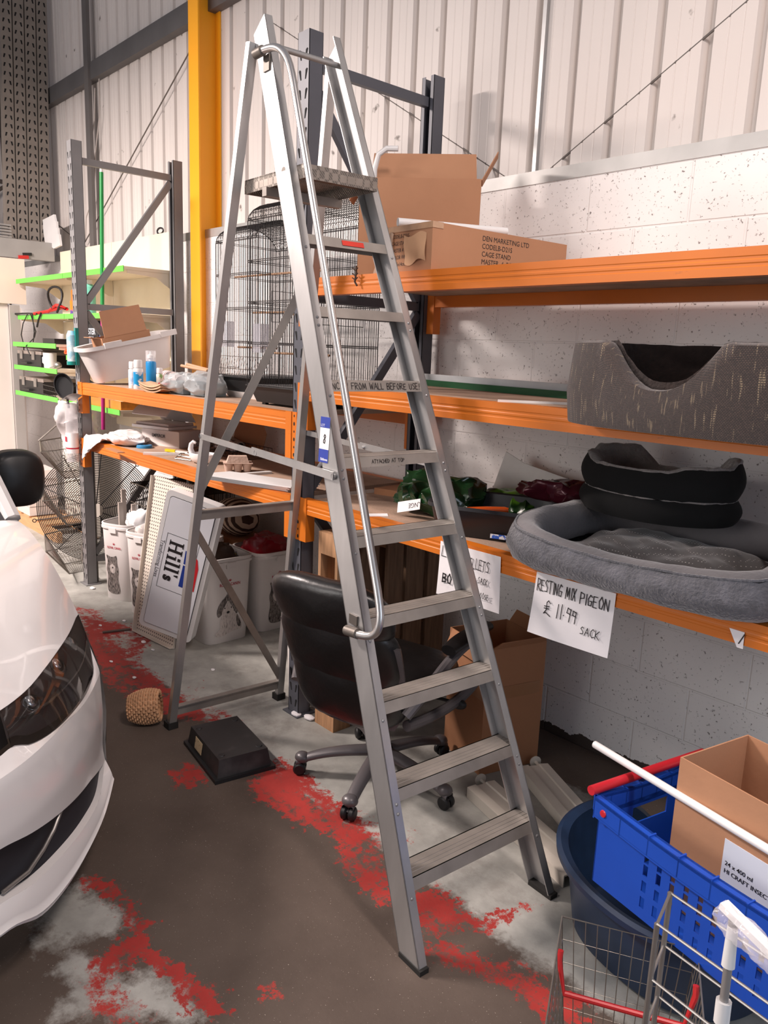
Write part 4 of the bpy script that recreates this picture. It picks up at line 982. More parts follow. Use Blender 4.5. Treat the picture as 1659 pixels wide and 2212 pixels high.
# flat brown card at the back left of that shelf, white cards, screws
for i, (pts, lab) in enumerate(((((-2.76, 2.42), (-2.46, 2.50), (-2.48, 2.76), (-2.78, 2.74)), 'flat brown cardboard piece at the back of the lowest right shelf'),)):
    sheet_on('cardboard_piece', lab, 'cardboard', pts, Z_R0, .03, M_card2)
for i, (px, lab) in enumerate((((812, 1113), 'small white card lying on the lowest right shelf by the green bag'), ((735, 1092), 'white paper slip on the lowest right shelf beside the ladder rail'))):
    p = at(px[0], px[1], Z=Z_R0); a = .5+i; sheet_on('card', lab, 'card', [(p.x+.05*math.cos(a+k), p.y+.05*math.sin(a+k)*1.2) for k in (0, 1, PI, PI+1)], Z_R0, .002, M_paper)
for i, (px, lab) in enumerate((((1118, 1184), 'shiny screw nearest the litter tray on the lowest right shelf'), ((1135, 1192), 'small screw nearest the plush bed on the lowest right shelf'))):
    p = at(px[0], px[1], Z=Z_R0+.004); mb = MB(); mb.tube([p, p+V(.045, .03-.02*i, 0)], .003, 8); mb.tube([p, p-V(.004, .003, 0)], .006, 10); tag(mb.build('screw', M_chrome), lab, 'screw', 'loose screws')

# ---- middle right shelf: shelf edging strips
for i, (a, b, h, m, lab) in enumerate(((V(-2.80, 2.72, Z_R1), V(-1.25, 2.50, Z_R1), .028, mat('dark_green_edging', (18, 82, 46), .4), 'dark green shelf edging strip along the back of the middle right shelf'), (V(-2.80, 2.76, Z_R1), V(-1.25, 2.56, Z_R1), .055, mat('pale_grey_edging', (204, 206, 208), .4), 'pale grey metal edging strip behind the dark green one'))):
    mb = MB(); u = V(0, 0, h/2); mb.bar(a+u, b+u, .012, h); mb.bar(a+V(0, .015, .004), b+V(0, .015, .004), .03, .008); tag(mb.build('shelf_edging_strip', m, smooth=0), lab, 'strip', 'shelf edging strips')
a, b = at(1075, 868, Z=Z_R1), at(1245, 873, Z=Z_R1); tag(MB().bar(a+V(0, 0, .004), b+V(.1, 0, .004), .012, .008).build('plastic_strip', M_wplas, smooth=0), 'short white plastic strip lying left of the woven pet bed', 'strip')

# ---- papers hung on the bottom beam
yp = yfb-.002
def paper(corners, label, lines, torn=False, seed=1):
    """sheet hanging off the beam, slightly curled at its free edge; corners are x,z pairs TL TR BR BL"""
    tl, tr, br, bl = [V(x, yp, z) for x, z in corners]
    def f(u, v):
        p = tl.lerp(tr, u).lerp(bl.lerp(br, u), v); p.y -= .002+.012*v*v*(.5+.5*math.sin(2.2*u+seed)); return p
    mb = MB(); mb.grid(f, 14, 14); mb.thick(.0006); o = tag(mb.build('paper_sign', M_paper, smooth=60), label, 'paper sign', 'handwritten paper price signs')
    ex = (tr-tl).normalized(); ey = (tl-bl).normalized()
    for s, h, x, y, k, w, ft in lines:
        v = 1-y/(tl-bl).length
        F = frame(f(0, v)+ex*x+V(0, -.0022-.004*v*v, 0), ex, ey+V(0, .012, 0))
        hand(s, h, F, M_ink, o, w, k, int(x*1000)+3, fit=ft)
    return o
def xz(px, py): p = at(px, py, Y=yp); return (p.x, p.z)
paper([xz(1161, 1234), xz(1332, 1282), xz(1315, 1421), xz(1144, 1362)], 'white paper sign reading RESTING MIX PIGEON, hung on the bottom beam', (('RESTING MIX', .038, .012, .150, 1, .075, .152), ('PIGEON', .036, .178, .148, 1, .08, .108), ('£', .046, .05, .078, 1, .07, .035), ('11.99', .046, .098, .078, 1, .07, .085), ('SACK', .026, .20, .052, 1, .1, .072)), seed=1)
paper([xz(953, 1168), xz(1083, 1203), xz(1079, 1326), xz(946, 1281)], 'white paper sign reading PELLETS, hung on the bottom beam behind the ladder rail', (('L', .036, .012, .150, 1, .08, .03), ('PELLETS', .036, .135, .135, 1, .08, .11), ('20kg SACK', .022, .15, .088, 1, .1, .095), ('BO', .034, .028, .055, 1, .16, .05), ('TWO LOOSE', .02, .165, .038, 1, .1, .09)), seed=3)
mb = MB(); q = [xz(1576, 1356), xz(1609, 1366), xz(1605, 1402), xz(1592, 1398)]; mb.extr([(x, yp-.001, z) for x, z in q], (0, -.0005, 0)); tp = tag(mb.build('torn_paper', M_paper, smooth=0), 'small torn white paper scrap stuck on the bottom beam at the far right', 'paper')
F = frame((q[0][0]+.03, yp-.002, q[2][1]+.012), (1, 0, -.05), (.05, 0, 1)); hand('/', .03, F, M_ink, tp, .1)

# ================================================================== pallet standing on edge below the right bay
def pallet():
    t = thing('wooden_pallet', 'wooden pallet standing on edge under the lowest right shelf behind the chair', 'pallet', (-2.67, 2.46, 0))
    x0, x1 = -2.745, -2.605
    y0, y1, H = 2.085, 2.80, .93
    k = 0
    for xs, m in (((x1-.018, x1), M_wood2), ((x0, x0+.018), M_wood2)):
        for i, (a, b) in enumerate(((y0, y0+.10), (y0+.145, y0+.245), (y0+.30, y0+.40), (y0+.42, y0+.54), (y0+.57, y0+.70))):
            MB().box((xs[0], a, 0), (xs[1], b, H-.004*((i*7) % 3))).build('deck_board', m if i else M_wood, t, bevel=.002, smooth=0)
    for z in (0, .40, H-.10):
        for i, y in enumerate((y0+.0, y0+.31, y0+.60)):
            MB().box((x0+.019, y, z), (x1-.019, y+.10, z+.10)).build('block', M_wood, t, bevel=.003, smooth=0)
        MB().box((x0+.019, y0+.102, z+.03), (x0+.037, y1-.1, z+.10)).build('stringer_board', M_wood2, t, smooth=0)
pallet()

# ---- brown carton on the floor behind the ladder foot
fM = frame((-1.935, 2.34, 0.001), (.36, .93, 0), (-.93, .36, 0))
t = open_box('cardboard_box', 'tall brown open carton standing on the floor behind the ladder', 'box', frame((-2.215, 2.415, .001), (.965, -.26, 0), (.26, .965, 0)), .29, .30, .56, M_card2, (('f', .07, -60), ('r', .07, 40), ('b', .06, 60)))
bm_ = frame((-2.215, 2.415, .001), (.965, -.26, 0), (.26, .965, 0))
MB().box((.2905, .02, .33), (.2915, .28, .385), bm_).build('tape', M_tape, t, smooth=0)
MB().box((.02, -.0015, .33), (.2905, -.0005, .385), bm_).build('tape', M_tape, t, smooth=0)

# ---- white metal shelf base plates on the floor
def plate(a, b, w, label, knobs):
    a = V(*a); b = V(*b); t = thing('metal_base_plate', label, 'metal plate', (a+b)/2, 0, 'white metal plates on the floor')
    d = (b-a).normalized(); n = V(-d.y, d.x, 0); Mw = mat('white_enamelled_steel', (214, 206, 194), .45, var=.06, scale=6)
    pr = [(-w/2, 0), (-w/2, .045), (-w*.2, .048), (-w*.17, .042), (w*.17, .042), (w*.2, .048), (w/2, .045), (w/2, 0), (w/2-.004, 0), (w/2-.004, .040), (-w/2+.004, .040), (-w/2+.004, 0)]
    mb = MB(); mb.extr([a+n*q+V(0, 0, z+.001) for q, z in pr], b-a); mb.build('plate', Mw, t, smooth=0)
    for e in knobs:
        p = (a if e else b)+n*w*.25+V(0, 0, .03); s = -1 if e else 1
        mb = MB(); mb.lathe([(0, .055), (.024, .054), (.026, .048), (.007, .044), (.006, 0)], M=frame(p, n, V(0, 0, 1)) if s > 0 else frame(p, -n, V(0, 0, 1)), n=20); mb.build('foot_knob', Mw, t)
plate((-1.84, 2.24, 0), (-1.27, 2.09, 0), .13, 'white metal plate on the floor with a round foot, under the ladder rail', (1,))
plate((-1.80, 2.53, 0), (-1.28, 2.27, 0), .13, 'white metal plate on the floor nearest the block wall', (1,))

# ================================================================== front right: dog basket, crate, box, pole, wire baskets
def dog_basket():
    t = tag(None, None) if False else None
    c = (-.925, 2.06, 0); p = 2.4; rot = math.radians(-10)
    prof = [(0, .003), (.78, .003), (.84, .02), (.95, 1.0), (1.02, 1.03), (1.06, 1.0), (1.055, .93)]
    def hh(th):
        s = math.cos(th-PI*.62-.15)  # dip on the far left side
        return .27-.085*math.exp(-((th-2.2)/.32)**2)+.02*math.cos(2*th)
    mb = MB()
    def f(u, v):
        th = 2*PI*u; k, z = prof[int(round(v*6))]; kk = (abs(math.cos(th))**p+abs(math.sin(th))**p)**(-1/p)
        q = V(.34*k*kk*math.cos(th), .29*k*kk*math.sin(th), 0); q = Matrix.Rotation(rot, 3, 'Z') @ q
        return V(c[0], c[1], 0)+q+V(0, 0, z*hh(th) if v > .45 else z)
    mb.grid(f, 96, 6, cu=True); mb.weld(); mb.thick(.005)
    return tag(mb.build('dog_basket', mat('navy_plastic', (26, 46, 74), .42, var=.15, scale=20), smooth=50), 'navy blue oval plastic dog basket on the floor behind the blue crate', 'dog basket')
dog_basket()

CA = V(-1.0, 1.715, .345); CX = V(1, -.20, 0).normalized(); CY = V(.20, 1, 0).normalized(); CH = .255
cF = frame(CA, CX, CY)
def crate():
    t = thing('plastic_crate', 'bright blue plastic crate with a red bar, holding a cardboard box', 'crate', CA+CX*.3+CY*.2)
    M_bl = mat('blue_crate_plastic', (24, 74, 178), .35, var=.05, scale=8)
    M_rd = mat('red_plastic', (190, 36, 48), .35, var=.06)
    W, Dp = .60, .40
    MB().box((.02, .02, 0), (W-.02, Dp-.02, .006), cF).build('crate_floor', M_bl, t, smooth=0)
    def wall(nm, o, ex, L, slots):
        """pierced wall built from bars round its slots, with ribs and rim; local x along the wall, y outwards, z up"""
        F = cF @ frame(o, ex, Vector(ex).cross(V(0, 0, -1)))
        # outward = +y of F is inward normal; keep thickness small
        mb = MB(); cells = []
        xs = sorted(set([0, L]+[a for s in slots for a in (s[0], s[1])]))
        zs = sorted(set([0, CH-.05]+[a for s in slots for a in (s[2], s[3])]))
        for xa, xb in zip(xs, xs[1:]):
            for za, zb in zip(zs, zs[1:]):
                mx, mz = (xa+xb)/2, (za+zb)/2
                if any(s[0] < mx < s[1] and s[2] < mz < s[3] for s in slots): continue
                mb.box((xa, 0, za), (xb, .004, zb), F)
        mb.weld()
        mb.build(nm, M_bl, t, smooth=0)
        mb = MB()
        # rim with outward lip and stacking ribs, sagging at the ends
        def zr(x): return CH-.012*math.sin(PI*x/L)
        n = 20
        for i in range(n):
            xa, xb = L*i/n, L*(i+1)/n
            for (dy0, dy1, dz0, dz1) in ((-.022, .004, -.008, 0), (-.022, -.018, -.05, 0), (-.004, .004, -.055, 0), (-.022, .004, -.055, -.049)):
                mb.hexa([F @ V(xa, dy0, zr(xa)+dz0), F @ V(xb, dy0, zr(xb)+dz0), F @ V(xb, dy1, zr(xb)+dz0), F @ V(xa, dy1, zr(xa)+dz0)], [F @ V(xa, dy0, zr(xa)+dz1), F @ V(xb, dy0, zr(xb)+dz1), F @ V(xb, dy1, zr(xb)+dz1), F @ V(xa, dy1, zr(xa)+dz1)])
        for i in range(0, n+1, 3):
            x = min(L-.004, max(.0, L*i/n)); mb.box((x, -.022, CH-.06), (x+.004, .004, CH-.006), F)
        mb.weld(); mb.build('crate_rim', M_bl, t, smooth=0)
    sl = []
    for r, z in enumerate((.03, .075, .12, .155)):
        for k in range(10):
            x = .16+k*.04+(.0 if r % 2 else .0)
            if x < .56: sl.append((x, x+.014, z, z+.03))
    wall('crate_side', V(0, 0, 0), (1, 0, 0), W, [s for s in sl if s[3] < .19])
    wall('crate_side', V(W, Dp, 0), (-1, 0, 0), W, [s for s in sl if s[3] < .19])
    wall('crate_end', V(0, Dp, 0), (0, -1, 0), Dp, [(.13, .27, .13, .18)])
    wall('crate_end', V(W, 0, 0), (0, 1, 0), Dp, [(.13, .27, .13, .18)])
    for x in (-.012, W+.012):
        MB().cyl(cF @ V(x, -.025, CH+.012), cF @ V(x, Dp+.025, CH+.012), .013, 14).build('stacking_bar', M_rd, t)['label'] = 'red stacking bar'
    mb = MB(); mb.lathe([(0, .004), (.009, .003), (.010, 0)], M=cF @ frame(V(.035, -.0225, CH-.03), (1, 0, 0), (0, 0, 1)), n=14); mb.build('rivet', M_rd, t)
crate()
bM = cF @ frame(V(.150, .105, .0075), (1, 0, 0), (0, 1, 0))
t = open_box('cardboard_box', 'brown open cardboard box standing inside the blue crate', 'box', bM, .42, .27, .405, M_card)
lab = MB().box((.15, -.0016, .125), (.36, -.0004, .268), bM).build('box_label', mat('pale_label', (212, 218, 230), .5, var=.02), t, smooth=0); lab['label'] = 'white printed label'
F = bM @ frame((.158, -.002, .108), (1, 0, 0), (0, 0, 1))
text('24 x 400 ml', .0155, F @ Matrix.Translation((0, .10, .0004)), M_ink, lab, bold=.0002)
text('HI CRAFT INSECTICIDE', .0155, F @ Matrix.Translation((0, .080, .0004)), M_ink, lab, bold=.0002)
F = bM @ frame((.20,   .27-.0045, .31), (1, 0, 0), (0, 0, 1)); text('C 07-05', .045, F @ Matrix.Rotation(PI, 4, 'Z'), mat('brown_ink', (70, 44, 26), .7), t, bold=.001, align='CENTER')
a, b = at(1285, 1608, Z=.645), at(1659, 1835, Z=.672); tag(MB().cyl(a, a+(b-a)*1.25, .0105, 14).build('plastic_pole', M_wplas), 'thin white plastic pole lying across the blue crate', 'pole')

def wire_basket(name, label, F, w, d, h, sp, r, m, group=None, handles=None, taper=.03, mh=None):
    t = thing(name, label, 'wire basket', F @ V(w/2, d/2, 0), 0, group)
    mb = MB()
    def P(x, y, z):
        k = taper*(z/h); return F @ V(x+(x-w/2)/(w/2)*k, y+(y-d/2)/(d/2)*k, z)
    nx, ny, nz = int(w/sp), int(d/sp), max(2, int(h/(sp*2.6)))
    for i in range(nx+1):
        x = w*i/nx
        for y in (0, d): mb.tube([P(x, y, 0), P(x, y, h)], r, 5)
        mb.tube([P(x, 0, 0), P(x, d, 0)], r, 5)
    for j in range(ny+1):
        y = d*j/ny
        for x in (0, w): mb.tube([P(x, y, 0), P(x, y, h)], r, 5)
        mb.tube([P(0, y, 0), P(w, y, 0)], r, 5)
    for k in range(1, nz):
        z = h*k/nz; mb.tube([P(0, 0, z), P(w, 0, z), P(w, d, z), P(0, d, z)], r, 5, closed=True)
    mb.build('wire_mesh', m, t, smooth=0)
    mb = MB(); mb.tube([P(0, 0, h), P(w, 0, h), P(w, d, h), P(0, d, h)], r*2, 6, closed=True); mb.build('rim_wire', m, t, smooth=0)
    for y0, up, out in handles or ():
        pts = [P(w*.02, y0, h*.96), P(w*.02, y0, h)+F.to_3x3() @ V(0, out*.35, -up*.3), P(w*.08, y0, h)+F.to_3x3() @ V(.0, out, -up), P(w*.92, y0, h)+F.to_3x3() @ V(0, out, -up), P(w*.98, y0, h)+F.to_3x3() @ V(0, out*.35, -up*.3), P(w*.98, y0, h*.96)]
        mb = MB(); mb.tube(pts, .0075, 10); mb.build('basket_handle', mh, t)
    return t
M_redp = mat('red_handle_plastic', (176, 34, 36), .4, var=.08)
fB = frame((-.745, 1.115, .10), (.62, .78, 0), (-.78, .62, 0))
fB = frame((-.66, 1.15, .22), (.38, .92, 0), (-.92, .38, 0))
wire_basket('shopping_basket', 'wire shopping basket with red handles at the bottom right', frame((-.72, 1.17, .05), (.86, .50, 0), (-.50, .86, 0)), .26, .40, .30, .022, .0013, M_wirew, handles=((.31, .11, -.02), (.10, .14, -.02)), mh=M_redp)
# chrome wire rack panels at the right edge
def wire_rack():
    t = thing('wire_rack', 'chrome wire rack frame in front of the blue crate at the right edge', 'wire rack', (-.40, 1.27, 0))
    p0 = at(1420, 1995, Z=.56); p0 = V(-.535, 1.14, 0); ex = V(1, -.12, 0).normalized(); ez = V(0, 0, 1)
    W, H = .62, .80
    ey = V(-.1, .35, 0)
    for k, off in enumerate((0, .26)):
        mb = MB(); o = p0+ey*off
        for x in (0, W): mb.tube([o+ex*x, o+ex*x+ez*H], .005, 8)
        for i in range(8): z = .05+(H-.05)*i/7; mb.tube([o+ez*z, o+ex*W+ez*z], .0024, 6)
        mb.build('side_grid', M_chrome, t, smooth=40)
    for i in range(8):
        z = .05+(H-.05)*i/7; MB().tube([p0+ez*z, p0+ey*.26+ez*z], .0026, 6).build('cross_bar', M_chrome, t)
    for i in range(7):
        x = W*i/6; MB().tube([p0+ex*x+ez*.05, p0+ex*x+ey*.26+ez*.05], .0026, 6).build('cross_bar', M_chrome, t)
wire_rack()
def squeegee():
    t = thing('squeegee', 'white handled squeegee, head wrapped in clear film, at the bottom right', 'squeegee', (-.45, 1.33, 0))
    top = at(1585, 1985, Y=1.0); bot = at(1553, 2250, Y=.985)
    top = V(-.50, 1.272, .60) if False else top
    d = bot-top
    MB().cyl(top+d*.02, bot+d*.9, .006, 12).build('handle_tube', mat('grey_tube', (150, 146, 144), .4, .4), t)
    MB().tube([top+d*.06, top+d*.2, top+d*.38], lambda s: .007+.002*s, 12).build('handle_grip', M_wplas, t)
    MB().tube([top+d*.66, top+d*.84], .0105, 12).build('handle_collar', M_wplas, t)
    h = MB(); h.bar(top+V(-.02, .01, .006), top+V(.07, -.015, -.01), .016, .01); h.build('squeegee_head', M_wplas, t, bevel=.004)
    mb = MB(); c = top+V(.03, -.02, .0); ax = V(.95, -.2, -.15).normalized()
    mb.grid(lambda u, v: c+ax*(-.045+.10*u)+(V(0, 0, 1)*math.cos(2*PI*v)+V(.2, .95, 0)*math.sin(2*PI*v))*(  .017+.004*math.sin(13*u+3*v*6)), 20, 16, cv=True); mb.jitter(.005, 40, 3); mb.build('clear_film', mat('clear_wrap_film', (236, 232, 236), .12, var=.02, alpha=.30, spec=.8), t)
squeegee()

# ================================================================== floor: black bin lid tray, wicker basket
def upturned_tray():
    A = V(-2.90, 1.515, 0); ex = V(-2.555+2.935, 1.452-1.515, 0)
    F = frame((-2.925, 1.50, 0), (.985, -.155, 0), (.155, .985, 0))
    t = thing('storage_tray', 'upturned black plastic storage tray on the floor near the ladder', 'tray', F @ V(.19, .13, 0))
    w, d, h = .385, .265, .090; ins = .014
    MB().hexa([F @ V(ins, ins, .012), F @ V(w-ins, ins, .012), F @ V(w-ins, d-ins, .012), F @ V(ins, d-ins, .012)], [F @ V(ins+.012, ins+.012, h), F @ V(w-ins-.012, ins+.012, h), F @ V(w-ins-.012, d-ins-.012, h), F @ V(ins+.012, d-ins-.012, h)]).build('tray_body', mat('dusty_black_plastic', (30, 28, 29), .55, var=.3, scale=9, col2=(56, 52, 52), thr=(.55, .75)), t, bevel=.008)
    MB().box((0, 0, .001), (w, d, .016), F).build('tray_rim', M_black, t, bevel=.004)
    for x, y in ((.06, .05), (w-.06, .05), (.06, d-.05), (w-.06, d-.05)): MB().lathe([(0, .003), (.012, .003), (.014, 0)], M=F @ Matrix.Translation((x, y, h)), n=16).build('foot_stud', M_black, t)
    a, b = F @ V(.15, ins-.0, .03), F @ V(.22, ins, .10)
    q = [F @ V(x, ins-.002+.012*(z-.012)/(h-.012), z) for x, z in ((.10, .028), (.18, .028), (.18, .078), (.10, .078))]
    mb = MB(); mb.extr(q, F.to_3x3() @ V(0, -.001, 0)); mb.build('yellowed_label', mat('yellowed_label', (196, 176, 140), .7, col2=(120, 100, 76), thr=(.55, .7), scale=40), t, smooth=0)
upturned_tray()
def wicker():
    c = at(315, 1568, Z=0); t = None
    m = mat('wicker', (196, 150, 112), .8, var=.2, scale=20)
    F = frame(c+V(-.03, .01, .06), V(.55, .75, .10), V(-.3, .2, .93))
    mb = MB()
    n = 40; L = .135
    for k in range(13):  # woven rounds
        s = k/12; r = .038+.036*math.sin(PI*(.12+.62*s))
        pts = [F @ V(L*(s-.5), (r+.0045*(1 if (i+k) % 2 else -1))*math.cos(2*PI*i/n), (r+.0045*(1 if (i+k) % 2 else -1))*math.sin(2*PI*i/n)*.86) for i in range(n)]
        mb.tube(pts, .0062, 6, closed=True)
    for i in range(0, n, 2):
        mb.tube([F @ V(L*(s/8-.5), (.038+.036*math.sin(PI*(.12+.62*s/8)))*math.cos(2*PI*i/n), (.038+.036*math.sin(PI*(.12+.62*s/8)))*math.sin(2*PI*i/n)*.86) for s in range(9)], .0045, 5)
    for k in range(5): mb.tube([F @ V(-L*.5, (.009*k+.006)*math.cos(2*PI*i/24), (.009*k+.006)*math.sin(2*PI*i/24)*.86) for i in range(24)], .0058, 6, closed=True)
    o = mb.build('wicker_basket', m)
    o.location.z = 0.0
    return tag(o, 'small wicker basket lying on its side on the floor by the car', 'basket')
wicker()
# ================================================================== left bay, upper shelf
ZL1, ZL0 = Z_L1, Z_L0
def tub():
    t = thing('plastic_tub', 'pale grey plastic tub tilted up on the left upper shelf', 'tub', (-5.26, 2.33, ZL1))
    m = mat('pale_grey_plastic', (206, 202, 200), .4, var=.04, scale=5)
    T = Matrix.Translation((-5.25, 2.045, ZL1+.002)) @ Matrix.Rotation(math.radians(13), 4, 'X')
    W, L, H, ins = .30, .62, .235, .05
    p = 4
    def ring(th, k, z):
        q = (abs(math.cos(th))**p+abs(math.sin(th))**p)**(-1/p); return T @ V(q*math.cos(th)*(W/2-ins*k), L/2+q*math.sin(th)*(L/2-ins*k), z)
    prof = [(1.0, 0), (.0, H), (-.35, H+.004), (-.36, H-.022), (-.30, H-.022)]
    mb = MB(); c = [T @ V(0, L/2, 0)]
    mb.grid(lambda u, v: ring(2*PI*u, *prof[int(round(v*4))]), 72, 4, cu=True); mb.face([ring(2*PI*i/72, 1.0, 0) for i in range(72)]); mb.weld()
    mb.thick(.004); mb.build('tub_body', m, t, smooth=40)
    # raised rim corner blocks
    for y in (.10, .5): MB().box((W/2-.0, y, H-.02), (W/2+.018, y+.12, H+.016), T).build('rim_grip', m, t, bevel=.006)
    return T
TT = tub()
tb = open_box('cardboard_box', 'cut open cardboard box tucked in the pale grey tub', 'box', TT @ frame((-.085, .12, .012), (1, 0, 0), (0, 1, 0)), .18, .34, .265, M_card, (('r', .17, 94), ('f', .06, 20)))
def bottle(name, label, c, r, h, body, cap, kind='cap', band=None, group='bottles on the left upper shelf'):
    c = Vector(c); t = thing(name, label, 'bottle', c, 0, group)
    hb = h*.72
    MB().lathe([(0, 0), (r*.94, 0), (r, .004), (r, hb*.93), (r*.9, hb*.985), (r*.45, hb), (0, hb)], c, 20).build('bottle_body', body, t)
    if band: MB().lathe([(r*1.012, hb*.15), (r*1.012, hb*.82)], c, 20).build('label_band', band, t)
    if kind == 'cap': MB().lathe([(r*.5, hb*.97), (r*.86, hb+.004), (r*.86, h-.008), (r*.78, h), (0, h)], c, 20).build('cap', cap, t)
    else:
        MB().lathe([(r*.4, hb*.98), (r*.4, h*.80), (r*.7, h*.80), (r*.68, h*.88), (r*.25, h*.92), (r*.22, h*.98), (0, h*.98)], c, 16).build('pump', cap, t)
        MB().lathe([(r*.98, hb), (r*.98, h*1.0), (0, h*1.01)], c, 20).build('clear_cap', mat('clear_cap', (236, 236, 238), .1, alpha=.35), t)
M_lb = mat('pale_blue_label', (170, 196, 224), .45, col2=(228, 230, 235), thr=(.45, .55), scale=30)
M_cy = mat('cyan_label', (22, 140, 196), .4, col2=(205, 214, 224), thr=(.52, .58), scale=22)
bottle('spray_bottle', 'short white bottle with a pale blue label at the shelf front edge', (-4.80, 2.15, ZL1), .029, .165, M_wplas, M_wplas, 'cap', M_lb)
bottle('spray_bottle', 'white bottle with a cyan and grey label, middle of the three', (-4.715, 2.145, ZL1), .030, .178, M_wplas, M_wplas, 'cap', M_cy)
bottle('spray_bottle', 'tallest blue and white pump bottle with a clear cap', (-4.84, 2.29, ZL1), .033, .235, mat('blue_pump_bottle', (14, 126, 186), .35, var=.05), M_wplas, 'pump')
bottle('spray_bottle', 'small narrow bottle with a green topped label behind the bottles', (-4.74, 2.30, ZL1), .022, .13, mat('green_white_label', (214, 212, 196), .4, col2=(120, 160, 90), thr=(.55, .6), scale=30), M_wplas)
# striped soft toy, folded cloth, red packet
mb = MB(); P = [V(-4.90, 2.42, ZL1+.07), V(-4.80, 2.42, ZL1+.065), V(-4.70, 2.40, ZL1+.055), V(-4.60, 2.38, ZL1+.045)]
mb.tube(P, .042, 14)
ms = mat('striped_toy', (232, 222, 218), .9); nt = ms.node_tree; b = nt.nodes['Principled BSDF']; wv = nt.nodes.new('ShaderNodeTexWave'); wv.inputs['Scale'].default_value = 14; wv.bands_direction = 'X'; nt.links.new(nt.nodes['Texture Coordinate'].outputs['Object'], wv.inputs['Vector']); rp = nt.nodes.new('ShaderNodeValToRGB'); rp.color_ramp.elements[0].position = .62; rp.color_ramp.elements[1].position = .7; rp.color_ramp.elements[0].color = rgb(232, 222, 218); rp.color_ramp.elements[1].color = rgb(142, 92, 92); nt.links.new(wv.outputs['Color'], rp.inputs[0]); nt.links.new(rp.outputs[0], b.inputs['Base Color'])
o = mb.build('striped_toy', ms); tag(o, 'white and red striped soft roll behind the bottles on the left upper shelf', 'toy')
mb = MB()
for k in range(3): mb.grid(lambda u, v, k=k: V(-4.50+.28*u, 2.05+.11*v, ZL1+.006+.014*k+.022*(2*u-1)**2+.004*math.sin(9*v+k)), 12, 6)
mb.thick(.008); tag(mb.build('folded_cloth', mat('beige_cloth', (190, 156, 124), .95, var=.12, scale=30)), 'folded beige cloth curled on the front edge of the left upper shelf', 'cloth')
tag(MB().box((-4.70, 2.27, ZL1), (-4.58, 2.33, ZL1+.04)).build('red_packet', mat('red_packet', (196, 34, 46), .5, col2=(240, 220, 220), thr=(.62, .66), scale=40), bevel=.004), 'small red and white packet behind the folded cloth', 'packet')
M_film = mat('clear_grey_bag', (200, 206, 208), .14, var=.08, scale=8, alpha=.5, spec=.8)
for i, (x, y, lab) in enumerate(((-4.20, 2.20, 'clear plastic bag of grey stuff nearest the folded cloth'), (-4.0, 2.22, 'clear plastic bag of grey stuff nearest the front bird cage'))):
    crumpled('clear_bag', lab, 'bag', (x, y, ZL1), .105, .12, .125, M_film, 11+i*3, .024, 9, group='clear bags on the left upper shelf')
    tag(MB().box((x-.07, y-.06, ZL1+.004), (x+.08, y+.08, ZL1+.075)).build('grey_block', mat('grey_foam', (118, 130, 134), .7), bevel=.01), 'grey foam block inside the clear bag '+('next to the cloth' if i == 0 else 'next to the bird cage'), 'block', 'grey blocks in clear bags')
tag(MB().box((-4.62, 2.45, ZL1), (-4.05, 2.78, ZL1+.075)).build('white_package', mat('white_package', (226, 224, 230), .4, var=.04, bump=.2, bscale=8), bevel=.008), 'flat white package lying behind the clear bags', 'package')
for i, (a, b) in enumerate((((395, 812), (452, 850)), ((388, 818), (440, 855)), ((400, 806), (458, 845)))):
    p, q = at(392+i*6, 790+(i % 2)*6, Y=2.30+.02*i), at(448+i*5, 812, Y=2.34+.02*i)
    p.z = max(p.z, ZL1+.14+.012*i); q.z = ZL1+.135
    tag(MB().cyl(p, q, .009, 10).build('wooden_perch', mat('perch_wood', (190, 150, 118), .7, var=.1)), 'turned wooden perch, %s of three on top of the clear bags' % ('frontmost', 'middle', 'rearmost')[i], 'perch', 'wooden perches')
mb = MB(); F = frame((-4.28, 2.44, ZL1+.08), (1, .06, 0), (0, .25, 1))
for i in range(20): mb.tube([F @ V(.026*i, 0, 0), F @ V(.026*i, .15, 0)], .0011, 4)
for k in range(3): mb.tube([F @ V(0, .075*k, 0), F @ V(.494, .075*k, 0)], .0015, 4)
tag(mb.build('wire_grid', M_wirew, smooth=0), 'small wire grid leaning behind the perches by the cages', 'wire grid')

